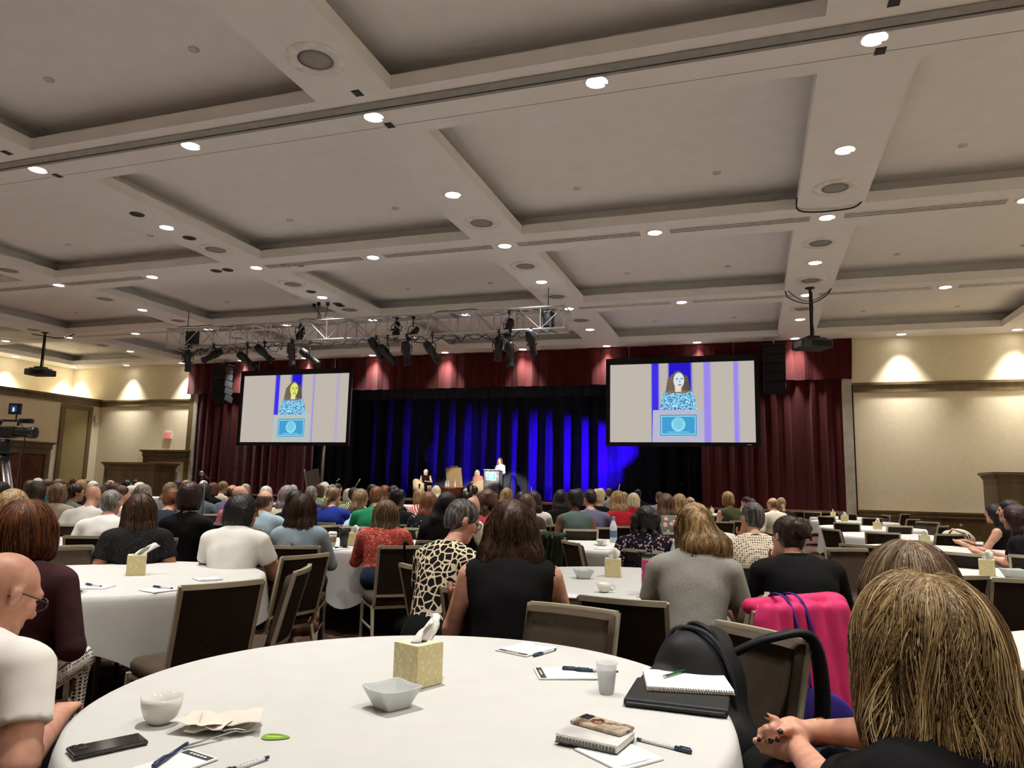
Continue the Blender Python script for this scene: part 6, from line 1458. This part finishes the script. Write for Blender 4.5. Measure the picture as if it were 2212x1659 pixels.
# notepads: white card pad with a dark header band
band = mat('dark_header_print', rgb(62,60,60), .6); white_card = mat('white_card', rgb(240,240,238), .5)
def notepad(label, c0, c1, c2, c3, head=True, th=.004):
    """four corners as seen in the photograph, header along c0-c1"""
    P = [at_table(*c) for c in (c0,c1,c2,c3)]; o = sum(P)/4; u = (P[1]-P[0]); u /= np.linalg.norm(u); v = (P[3]-P[0])+(P[2]-P[1]); v -= u*(v @ u); v /= np.linalg.norm(v)
    W_, L_ = (np.linalg.norm(P[1]-P[0])+np.linalg.norm(P[2]-P[3]))/2, (np.linalg.norm(P[3]-P[0])+np.linalg.norm(P[2]-P[1]))/2
    W_ = min(max(W_, .10), .15); L_ = min(max(L_, .15), .22); rz = math.atan2(v[1], v[0])-PI/2
    t = thing('notepad', label, 'notepad', (o[0], o[1], TZ), rz, 'printed white notepads'); s = 1 if (u @ np.array([math.cos(rz), math.sin(rz), 0])) > 0 else -1
    MB().bbox((-W_/2,-L_/2,.0005), (W_/2,L_/2,.0005+th)).build('paper_block', white_card, t); MB().bbox((-W_/2,-L_/2,0), (W_/2,L_/2,.0008)).build('backing_card', kraft, t)
    if head:
        MB().bbox((-W_/2+.006,-L_/2+.006,.0005+th), (W_/2-.006,-L_/2+.026,.0011+th)).build('header_band', band, t)
        for k in range(5): MB().bbox((-.03+.012*k,-L_/2+.013,.001+th), (-.022+.012*k,-L_/2+.018,.0016+th)).build('header_letters', white_card, t)
    MB().bbox((-W_/2+.03,L_/2-.014,.0005+th), (W_/2-.02,L_/2-.0125,.0009+th)).bbox((-W_/2+.045,L_/2-.0105,.0005+th), (W_/2-.03,L_/2-.009,.0009+th)).build('footer_print', mat('grey_print', rgb(150,150,150), .6), t)
    return t
notepad('white notepad at the far edge of the foreground table', (1144,1421),(1076,1407),(1130,1388),(1200,1399)); notepad('white notepad under the two pens by the plastic cup', (1166,1470),(1153,1445),(1285,1441),(1292,1469))
notepad('white notepad under the small spiral notebook', (1245,1620),(1330,1600),(1443,1642),(1330,1668), False); notepad('white notepad under the blue pen at lower left', (380,1625),(450,1648),(370,1680),(300,1665))
notepad('white notepad with a pen on the left table, left one', (165,1283),(235,1264),(235,1262),(170,1266), False); notepad('white notepad with a pen on the left table, middle one', (297,1275),(345,1283),(392,1276),(340,1268), False); notepad('white notepad on the left table behind the empty chair', (408,1254),(440,1252),(505,1250),(440,1248)); notepad('white notepad before the black tumbler', (703,1188),(735,1190),(752,1184),(715,1182)); notepad('white notepad by the black sleeveless top', (1205,1294),(1218,1284),(1248,1282),(1240,1292), False)
notepad('white notepad by the round saucer near the water bottle', (1280,1188),(1310,1190),(1332,1184),(1300,1180), False); notepad('white paper between flask and grey dress', (1385,1290),(1430,1298),(1445,1289),(1400,1284), False)
capb = mat('navy_pen_cap', rgb(38,58,78), .35); penw = mat('clear_white_barrel', rgb(222,226,226), .3)
def pen(label, p0, p1, body=penw, cap=capb, capfrac=.4, z=.0, r=.0047, tip=True):
    A_, B_ = at_table(*p0), at_table(*p1); d = (B_-A_)[:2]; L_ = .145; d /= np.linalg.norm(d); m_ = (A_+B_)[:2]/2
    t = thing('pen', label, 'pen', (m_[0], m_[1], TZ+z+r), math.atan2(d[1], d[0]), 'pens on the tables')
    def lx(pr): q = MB().lathe(pr, 12); q.v = [(zz, yy, xx) for xx, yy, zz in q.v]; return q
    c = -L_/2+L_*capfrac
    lx([(0,-L_/2),(r*1.15,-L_/2+.002),(r*1.25,c),(0,c)]).build('pen_cap', cap, t, True); MB().bbox((-L_/2+.004,-.0015,r), (c-.012,.0015,r*1.7)).build('pocket_clip', cap, t)
    lx([(0,c),(r*.9,c),(r*.9,L_/2-.012),(0,L_/2-.012)]).build('barrel', body, t, True); lx([(r*.95,L_/2-.012),(r*.85,L_/2),(0,L_/2)]).build('end_plug', cap, t, True)
    for k in range(6): MB().bbox((c+.012+k*.008,-.0012,r*.88), (c+.016+k*.008,.0012,r*.93)).build('barrel_print', ink, t)
    return t
pen('capped pen beside the far notepad', (1153,1419),(1199,1406)); pen('capped pen by the plastic cup, farther one', (1218,1450),(1300,1455), z=.005); pen('capped pen by the plastic cup, nearer one', (1243,1453),(1336,1458), z=.006)
pen('white barrelled pen with blue cap at lower right of the table', (1497,1629),(1375,1600), capfrac=.3); pen('blue pen lying on the lower left notepad', (340,1660),(395,1622), mat('blue_pen', rgb(32,44,86), .35), mat('blue_pen', rgb(32,44,86), .35), z=.006)
pen('green pen lying on the squared pad', (1487,1476),(1434,1493), mat('green_pen', rgb(34,92,50), .35), steel, .16, z=.040); pen('pen at the bottom edge of the foreground table', (500,1668),(540,1654)); pen('pen on the left table, left one', (187,1266),(217,1270), z=.006); pen('pen on the left table, middle one', (330,1271),(373,1275), z=.006); pen('pen on the left table, nearest one', (170,1284),(186,1277), z=.006); pen('pen before the black tumbler', (720,1186),(745,1183), z=.006)
# clear plastic cup of water
m, t, b = nt('clear_cup_plastic'); b.inputs['Base Color'].default_value = (.95,.95,.95,1); b.inputs['Roughness'].default_value = .08; b.inputs['Alpha'].default_value = .3; cup_clear = m
m, t, b = nt('water'); b.inputs['Base Color'].default_value = (.93,.94,.95,1); b.inputs['Roughness'].default_value = .03; b.inputs['Alpha'].default_value = .3; water = m
p = at_table(1310, 1497); t = thing('plastic_cup', 'clear plastic cup half full of water on the foreground table', 'cup', (p[0], p[1], TZ))
MB().lathe([(0,.001),(.023,.001),(.024,.004),(.0335,.088),(.036,.09),(.036,.093),(.033,.092),(.0325,.088),(.023,.006),(0,.005)], 32).build('cup_wall', cup_clear, t, True); MB().lathe([(0,.006),(.0228,.006),(.0286,.058),(0,.058)], 32).build('water', water, t, True)
# black portfolio with a squared spiral pad
def slab4(name, label, cat, corners, th, m_, z=0., grp=None, bevel=.004, dims=None):
    P = [at_table(*c) for c in corners]; o = sum(P)/4; u = (P[1]-P[0])+(P[2]-P[3]); u /= np.linalg.norm(u); rz = math.atan2(u[1], u[0])
    W_ = dims[0] if dims else (np.linalg.norm(P[1]-P[0])+np.linalg.norm(P[2]-P[3]))/2; L_ = dims[1] if dims else (np.linalg.norm(P[3]-P[0])+np.linalg.norm(P[2]-P[1]))/2
    t = thing(name, label, cat, (o[0], o[1], TZ+z), rz, grp); MB().bbox((-W_/2,-L_/2,0), (W_/2,L_/2,th)).build('cover' if cat != 'phone' else 'case', m_, t, bevel=bevel); return t, W_, L_
leather = mat('black_leatherette', (.014,.014,.015), .55, bmp=.3, bscale=300, bdist=.001)
t, W_, L_ = slab4('portfolio', 'thick black zipped portfolio under a squared pad', 'folder', ((1350,1528),(1582,1552),(1572,1500),(1372,1476)), .024, leather, bevel=.008)
MB().tube([(-W_/2+.01,-L_/2-.001,.012),(W_/2-.01,-L_/2-.001,.012)], .003, 6).build('zip', black_plastic, t)
m, tt, b = nt('squared_paper'); mp = coords(tt, (200,200,0)); br = tt.nodes.new('ShaderNodeTexBrick'); br.offset = 0; br.inputs['Scale'].default_value = 1; br.inputs['Mortar Size'].default_value = .04; br.inputs['Brick Width'].default_value = 1; br.inputs['Row Height'].default_value = 1; br.inputs['Color1'].default_value = br.inputs['Color2'].default_value = (*rgb(240,240,236),1); br.inputs['Mortar'].default_value = (*rgb(216,220,226),1); link(tt, mp, 'Vector', br, 'Vector'); link(tt, br, 'Color', b, 'Base Color'); b.inputs['Roughness'].default_value = .7; squared = m
def spiral_pad(name, label, corners, th, z, cover, page, wire, nloop, dims=None, grp='spiral notebooks'):
    t, W_, L_ = slab4(name, label, 'notebook', corners, .001, cover, z, grp, .0, dims)
    MB().bbox((-W_/2+.002,-L_/2+.004,.001), (W_/2-.002,L_/2-.002,th)).build('pages', page, t)
    lo = MB().tube([(0,-.004+.006*math.cos(a), th*.5+.0065*math.sin(a)) for a in [2*PI*k/10 for k in range(11)]], .0011, 5, False).mesh('wire_loop'); lo.materials.append(wire)
    for k in range(nloop): put('wire_loop', lo, t, loc=(-W_/2+.008+(W_-.016)*k/(nloop-1), -L_/2+.002, 0))
    return t, W_, L_
spiral_pad('spiral_pad', 'squared white spiral pad on the black portfolio', ((1384,1508),(1580,1523),(1570,1478),(1400,1472)), .012, .0255, kraft, squared, steel, 34)
t, W_, L_ = spiral_pad('spiral_notebook', 'small black spiral notebook under the marbled phone', ((1197,1607),(1330,1637),(1375,1602),(1245,1577)), .016, .006, black_plastic, paper, black_plastic, 18)
MB().bbox((-W_/2,-L_/2+.006,.0165), (W_/2,L_/2,.018)).build('front_cover', mat('white_grey_cover', rgb(200,198,192), .5, var=.2, nscale=20), t)
# phones
def marble(t):
    mp = coords(t); n = noise(t, mp, 14, 5, .7); r = ramp(t, [(.3, rgb(70,58,50)), (.42, rgb(120,96,80)), (.5, rgb(196,182,160)), (.62, rgb(150,128,108)), (.75, rgb(206,194,174))]); link(t, n, 'Fac', r, 'Fac'); return r
m, tt, b = nt('marbled_case'); link(tt, marble(tt), 0, b, 'Base Color'); b.inputs['Roughness'].default_value = .25; marb = m
def phone(label, corners, m_, z, ring=False, dims=(.152,.075)):
    t, W_, L_ = slab4('smartphone', label, 'phone', corners, .0095, m_, z, 'smartphones', .004, dims)
    MB().bbox((-W_/2+.004,-L_/2+.004,-.0006), (W_/2-.004,L_/2-.004,.0)).build('screen_glass', black_plastic, t)
    MB().bbox((-W_/2+.006,L_/2-.04,.0095), (-W_/2+.036,L_/2-.006,.0112)).build('camera_bump', black_plastic, t, bevel=.003)
    for k in range(3): MB().lathe([(0,.0112),(.006,.0112),(.006,.0125),(0,.0125)], 14, (-W_/2+.014+.014*(k % 2),L_/2-.014-.014*(k//2),0)).build('camera_lens', mat('lens_glass', (.02,.02,.025), .05), t)
    if ring: MB().tube([(-.012+.015*math.cos(a), .015*math.sin(a), .0115) for a in [2*PI*k/18 for k in range(19)]], .0022, 6, False).build('ring_grip', mat('rose_gold', rgb(206,150,120), .2, 1.), t, True)
    MB().bbox((W_/2-.0005,-.006,.003), (W_/2+.0004,.006,.0065)).build('charging_port', black_matte, t)
    return t
phone('phone in a marbled brown case on the spiral notebook', ((1232,1583),(1345,1616),(1372,1600),(1258,1570)), marb, .0245, True)
phone('black smartphone lying at the left of the foreground table', ((150,1640),(322,1608),(300,1592),(147,1628)), mat('black_glass', (.01,.01,.012), .12), .0008, False, (.158,.076))
# napkin, fork, tea tag
p = at_table(478, 1575); q = MB(); nx, ny = 16, 12; g = np.random.default_rng(4)
for lay in range(3):
    b0 = len(q.v); ox, oy, rt = (0,0,.35) if lay == 0 else (-.03,-.015,.1) if lay == 1 else (.02,.01,.6)
    for j in range(ny+1):
        for i in range(nx+1):
            u, v = (i/nx-.5)*.15, (j/ny-.5)*.11; z = .004+.008*lay+.006*abs(math.sin(u*45+lay*2+v*20))+.008*abs(math.sin(v*38+u*16+lay)); c, s = math.cos(rt), math.sin(rt)
            q.v.append((ox+u*c-v*s, oy+u*s+v*c, z*(1 if lay < 2 else .7)+.004*lay))
    for j in range(ny):
        for i in range(nx): a = b0+j*(nx+1)+i; q.f.append((a, a+1, a+nx+2, a+nx+1))
o = tag(q.build('napkin', mat('cream_napkin', rgb(228,218,202), .9), None, True, loc=(p[0], p[1], TZ+.001)), 'crumpled cream paper napkin beside the fork', 'napkin'); sd = o.modifiers.new('t', 'SOLIDIFY'); sd.thickness = .0008
A_, B_ = at_table(395,1618), at_table(560,1578); d = (B_-A_)[:2]; m_ = (A_+B_)[:2]/2
t = thing('fork', 'steel fork lying against the crumpled napkin', 'fork', (m_[0], m_[1], TZ+.003), math.atan2(d[1], d[0])); pr = [(-.095,.006,0),(-.05,.0045,.003),(0,.003,.008),(.03,.0035,.010),(.045,.011,.006),(.06,.0125,.004)]
q = MB(); 
for x, w_, z in pr: q.v += [(x,-w_,z),(x,w_,z),(x,w_,z+.002),(x,-w_,z+.002)]
for i in range(len(pr)-1):
    for k in range(4): a, b_ = i*4+k, i*4+(k+1) % 4; q.f.append((a, b_, b_+4, a+4))
q.f += [(3,2,1,0), tuple(len(q.v)-4+k for k in range(4))]; q.build('handle', steel, t)
for k in range(4): y = -.0098+k*.0065; MB().tube([(.058,y,.005),(.08,y,.006),(.1,y*.9,.011)], [.0018,.0017,.0008], 5).build('tine', steel, t, True)
p = at_table(592, 1592); t = thing('tea_tag', 'green leaf-shaped tea tag on the tablecloth', 'tag', (p[0], p[1], TZ+.0004), .25); t.scale = (1.25,1.35,1)
q = MB().prism([(.028*math.cos(a)*(1+.15*math.cos(a)), .0165*math.sin(a)*(1-.25*math.cos(a))) for a in [2*PI*k/24 for k in range(24)]], 0, .0008); q.build('leaf_card', mat('leaf_green', rgb(120,164,48), .5), t); MB().prism([(.018*math.cos(a), .006*math.sin(a)) for a in [2*PI*k/16 for k in range(16)]], .0008, .0011).build('pale_centre', mat('leaf_pale', rgb(176,200,90), .5), t)
for k in range(7): MB().bbox((-.014+k*.004,.007,.0008), (-.0115+k*.004,.0095,.0012)).build('tag_letters', mat('dark_green_ink', rgb(40,60,24), .6), t)
MB().tube([(-.03,-.002,.0006),(-.037,-.004,.0006),(-.042,-.001,.0006)], .0006, 5).build('string_end', kraft, t)
# smaller scattered items on the other tables
pf = mat('purple_folder', rgb(64,58,128), .5); t, _, _ = slab4('folder', 'purple folder lying between the white cups', 'folder', ((443,1136),(476,1137),(478,1131),(447,1130)), .03, pf, bevel=.01, dims=(.3,.2))
t, W_, L_ = slab4('laptop', 'open laptop with a bright screen beside the royal blue sweater', 'laptop', ((746,1121),(766,1120),(768,1115),(750,1115)), .014, mat('navy_laptop', rgb(30,36,60), .4), dims=(.33,.23)); lpx = atd(756, 1109, 9.2)
t.location = (lpx[0], lpx[1], TZ); t.rotation_euler = (0,0,math.radians(14)); MB().box((0,.13,.13),(.33,.012,.23),0,Matrix.Rotation(math.radians(-14),4,'X')).build('display_lid', mat('navy_laptop', rgb(30,36,60), .4), t); MB().box((0,.122,.131),(.31,.003,.2),0,Matrix.Rotation(math.radians(-14),4,'X')).build('lit_screen', em2('laptop_white', rgb(176,206,228)), t)
MB().bbox((-.13,-.06,.014), (.13,.08,.016)).build('keyboard', black_matte, t)
t, _, _ = slab4('open_notebook', 'open spiral notebook by the coffee cup on the left table', 'notebook', ((165,1184),(235,1186),(240,1178),(175,1177)), .008, paper, dims=(.3,.2)); MB().bbox((-.155,-.105,-.0005),(.155,.105,.0005)).build('cover_edge', black_plastic, t)
p = at_table(1610, 1263); t, _, _ = slab4('phone_on_table', 'dark phone beside the saucer near the black sweater', 'phone', ((1608,1272),(1634,1276),(1636,1270),(1612,1268)), .009, mat('navy_phone', rgb(32,32,60), .3), dims=(.14,.07))
for k, (px, py, lab) in enumerate(((1567,1100,'clear glass of water far behind the crochet top'),(1556,1165,'short clear glass behind the dark blonde hair'))):
    p = at_table(px, py); t = thing('water_glass', lab, 'glass', (p[0], p[1], TZ), 0, 'water glasses'); MB().lathe([(0,0),(.03,0),(.036,.11),(.034,.11),(.028,.006),(0,.006)], 20).build('glass_wall', cup_clear, t, True); MB().lathe([(0,.007),(.0278,.007),(.032,.07),(0,.07)], 20).build('water', water, t, True)
p = atz(1975, 1192, TZ); q = at_table(2117, 1187); t = thing('yogurt_cup', 'small white printed cup by the elbow of the right-hand three', 'cup', (q[0], q[1], TZ)); MB().lathe([(0,0),(.028,0),(.04,.09),(0,.09)], 20).build('cup_body', paper, t, True); MB().lathe([(.034,.04),(.0345,.04),(.038,.06),(.0375,.06)], 20).build('band', mat('plum_band', rgb(110,40,70), .5), t, True)

# ------------------------------------------------------------ bags and jackets
def soft(name, label, cat, prims, mats, vox=.012, grp=None, subs=()):
    V, F, lab = surf(prims, list(subs), vox); me = mesh_from(name, V, F, lab, mats); return tag(put(name, me), label, cat, grp)
# chair with the backpack, chair with the pink jacket
_, c, rz = chair_px((1562,1342),(1728,1378), B+'holding the black backpack, padded front showing', 'f'); f = np.array([-math.sin(rz), math.cos(rz)]); s = np.array([math.cos(rz), math.sin(rz)])
nylon = fabric('black_nylon', (.016,.016,.017), .25, rough=.55); nylon2 = fabric('charcoal_nylon', (.03,.03,.032), .2, rough=.6)
def LP(o, x, y, z): q = o+s*x+f*y; return (q[0], q[1], z)
bo = c+f*.02+s*.03*0
bp = soft('backpack', 'large black backpack with zips slung on the chair', 'bag', [Ell(LP(bo,.0,-.02,.72), (.16,.13,.2), 0, .04), Ell(LP(bo,.02,.09,.66), (.13,.1,.15), 1, .02), Cap(LP(bo,-.1,-.02,.58), LP(bo,.1,-.02,.58), .12, .12, 0, .05), Ell(LP(bo,.03,.16,.6), (.1,.07,.1), 1, .015), Cap(LP(bo,.0,-.1,.86), LP(bo,.02,.05,.84), .06, .05, 0, .04)], [nylon, nylon2], .011)
steelz = steel
def onbag(x, z):   # front surface of the backpack
    return LP(bo, x, .215-.9*(x-.02)**2*3-.35*max(0, z-.62)**1.3, z)
for nm_, pts in (('front_pocket_zip', [(-.09,.6),(-.085,.7),(-.03,.765),(.05,.765),(.1,.7),(.11,.6)]), ('lower_pocket_zip', [(-.075,.56),(-.05,.645),(.03,.665),(.1,.64),(.115,.56)])):
    MB().stube([onbag(x, z) for x, z in pts], .005, 6).build(nm_, black_plastic, bp, True)
MB().stube([LP(bo,-.155,-.02,.6), LP(bo,-.15,-.02,.78), LP(bo,-.08,.0,.905), LP(bo,.04,.02,.92), LP(bo,.13,.0,.85), LP(bo,.165,-.02,.7), LP(bo,.165,-.02,.56)], .008, 6).build('main_zip', nylon2, bp, True)
for k, (x, y, z, x2, y2, z2) in enumerate(((-.05,.2,.73,-.055,.205,.69),(.09,.13,.72,.1,.14,.68),(-.1,.12,.62,-.12,.12,.58))): MB().tube([LP(bo,x,y,z), LP(bo,x2,y2,z2)], .005, 6).build('zip_pull', steelz, bp, True)
MB().stube([LP(bo,-.07,-.05,.87), LP(bo,-.04,-.03,.92), LP(bo,.03,-.03,.925), LP(bo,.07,-.05,.87)], .02, 8, flat=.6).build('grab_handle', nylon, bp, True)
MB().stube([LP(bo,-.06,-.14,.84), LP(bo,-.16,-.2,.9), LP(bo,-.22,-.33,.9), LP(bo,-.23,-.37,.7), LP(bo,-.2,-.36,.42)], .034, 8, flat=.45).build('shoulder_strap', nylon, bp, True)
# pink rain jacket over a chair back
_, c, rz = chair_px((1640,1318),(1790,1312), B+'draped with the bright pink jacket'); f = np.array([-math.sin(rz), math.cos(rz)]); s = np.array([math.cos(rz), math.sin(rz)])
pinkj = fabric('bright_pink_nylon', rgb(206,48,104), .35, .05, rough=.6); purp = fabric('purple_lining', rgb(56,40,120), .25, .05, rough=.7)
jo = c-f*.3
jk = soft('pink_jacket', 'bright pink jacket with purple lining draped over a chair back', 'jacket', [Cap(LP(jo,-.2,.02,.9), LP(jo,.2,.02,.91), .035, .04, 0, .03)]+[Cap(LP(jo,x,-.05-.02*abs(math.sin(x*9)),.89), LP(jo,x*1.12+.02,-.11-.03*math.sin(x*21),.4), .04, .045, 0, .03) for x in (-.18,-.1,-.02,.06,.14,.2)]+[Cap(LP(jo,.24,.0,.9), LP(jo,.3,-.08,.62), .05, .045, 0, .03), Cap(LP(jo,.3,-.08,.62), LP(jo,.36,-.1,.36), .045, .04, 0, .03), Ell(LP(jo,-.02,-.15,.46), (.16,.03,.14), 1, .015), Cap(LP(jo,-.2,-.06,.85), LP(jo,-.24,-.1,.45), .035, .04, 0, .03)], [pinkj, purp], .011)
for x in (-.09,-.02): MB().stube([LP(jo,x,.06,.9), LP(jo,x,.0,.955), LP(jo,x+.02,-.075,.92), LP(jo,x+.045,-.125,.74), LP(jo,x+.05,-.15,.6)], .011, 6, flat=.3).build('purple_strap', purp, jk, True)
# denim jacket on the blonde's chair
cb_ = np.array(r15['root']); f = np.array([-math.sin(r15['hd']), math.cos(r15['hd'])]); s = np.array([math.cos(r15['hd']), math.sin(r15['hd'])]); jo = cb_-f*.05
soft('denim_jacket', 'blue-grey denim jacket hung at the right of the blonde person', 'jacket', [Cap(LP(jo,.26,.02,.93), LP(jo,.40,.0,.86), .05, .05, 0, .04), Cap(LP(jo,.38,.0,.86), LP(jo,.46,-.05,.5), .06, .06, 0, .04), Cap(LP(jo,.3,-.05,.88), LP(jo,.34,-.1,.5), .05, .05, 0, .04), Cap(LP(jo,.24,.05,.95), LP(jo,.36,.08,.9), .03, .03, 1, .02)], [pat('denim_blue_grey', denimf((62,76,92),(104,122,138))), pat('pale_denim', denimf((120,136,148),(158,172,182)))], .012)
# green jacket over a chair
c, rz = g_ch[1], g_ch[2]; f = np.array([-math.sin(rz), math.cos(rz)]); s = np.array([math.cos(rz), math.sin(rz)]); jo = c-f*.3
soft('green_jacket', 'dark green jacket hanging over a chair back', 'jacket', [Cap(LP(jo,-.19,.01,.9), LP(jo,.19,.01,.9), .03, .03, 0, .03)]+[Cap(LP(jo,x,-.04,.88), LP(jo,x*1.05,-.09-.02*math.sin(x*25),.38), .035, .04, 0, .03) for x in (-.17,-.09,0,.09,.17)], [fabric('dark_green_cloth', rgb(44,52,38), .3)], .014)
# purse with striped strap, black bag, leather strap
stripe_m = pat('striped_webbing', stripes(rgb(120,30,34), rgb(226,216,200), 60, (0,0,0)))
p0 = atz(633, 1176, .9); p1 = atd(628, 1222, 6.0); p2 = atd(682, 1310, 5.6); p3 = atd(672, 1345, 5.5)
pu = soft('purse', 'brown ribbed clutch purse hanging beside the chair leg', 'bag', [Ell(atd(655,1352,5.4), (.13,.05,.075), 0, .02), Cap(atd(632,1362,5.35), atd(676,1338,5.45), .05, .045, 0, .03)], [mat('ribbed_brown_leather', rgb(96,54,40), .5, bmp=.5, bscale=12, stretch=(6,6,1))], .012)
MB().tube([tuple(p0+[0,.03,0]), tuple(p0+[0,-.02,.01]), tuple(p1), tuple(atd(624,1240,6.0))], .012, 6, flat=.3).build('striped_strap', stripe_m, pu, True); MB().tube([tuple(atd(683,1285,5.6)), tuple(atd(676,1330,5.45))], .008, 6).build('wrist_strap', mat('ribbed_brown_leather', (0,0,0)), pu, True)
MB().tube([tuple(p1+np.array([.03*math.cos(a),0,.015*math.sin(a)])) for a in [2*PI*k/12 for k in range(13)]], .004, 5).build('buckle', steel, pu, True)
a0 = atz(877, 1178, .9); bg = soft('small_black_bag', 'small black bag hanging from the chair behind the red damask blouse', 'bag', [Ell(atd(868,1345,6.0), (.07,.04,.08), 0, .02), Cap(atd(862,1350,6.0), atd(874,1350,6.0), .05, .05, 0, .02)], [nylon], .012)
MB().stube([tuple(a0+[0,.03,0]), tuple(a0+[0,-.03,.01]), tuple(atd(878,1260,6.0)), tuple(atd(869,1325,6.0))], .012, 6, flat=.4).build('black_strap', nylon, bg, True)
a0 = atz(975, 1267, .9); tanl = mat('tan_leather', rgb(126,76,48), .5)
lb = soft('leather_bag', 'tan leather bag with a long strap behind the black sleeveless top', 'bag', [Ell(atd(975,1380,3.75), (.05,.04,.07), 0, .02), Cap(atd(966,1365,3.75), atd(985,1372,3.75), .03, .03, 0, .02)], [tanl], .012)
MB().stube([tuple(atd(985,1368,3.75)), tuple(a0+[.015,-.03,-.05]), tuple(a0+[0,-.02,.012]), tuple(a0+[-.02,.03,0]), tuple(atd(966,1320,3.8)), tuple(atd(960,1365,3.75))], .017, 6, flat=.3).build('leather_strap', tanl, lb, True)
# tote on a chair
tb_ = soft('tote_bag', 'cream tote bag with black lettering and looped handles on a chair', 'bag', [Ell(atd(2070,1167,10.2), (.2,.1,.16), 0, .02), Cap(atd(2048,1158,10.2), atd(2095,1166,10.2), .08, .07, 0, .03)], [fabric('cream_canvas', rgb(222,208,180), .2)], .015)
MB().tube([tuple(atd(2050,1152,10.15)), tuple(atd(2058,1143,10.1)), tuple(atd(2066,1146,10.1)), tuple(atd(2085,1153,10.1))], .014, 6).build('handle', fabric('cream_canvas', (0,0,0)), tb_, True)
for k, (x0, y0, x1, y1) in enumerate(((2087,1157,2091,1164),(2092,1155,2096,1163),(2085,1172,2092,1168),(2089,1176,2094,1170))): MB().tube([tuple(atd(x0,y0,9.98)), tuple(atd(x1,y1,9.98))], .008, 5).build('letter_stroke', black_matte, tb_)
# lanyards
for r_, cc in ((r8, mat('navy_lanyard', rgb(24,22,52), .6)),):
    U = r_['U']; MB().tube([tuple(U(.06*math.cos(a), -.005+.075*math.sin(a), .485-.02*math.sin(a))) for a in [PI*k/10+PI for k in range(11)]], .009, 6, flat=.5).build('lanyard', cc, r_['o'], True)
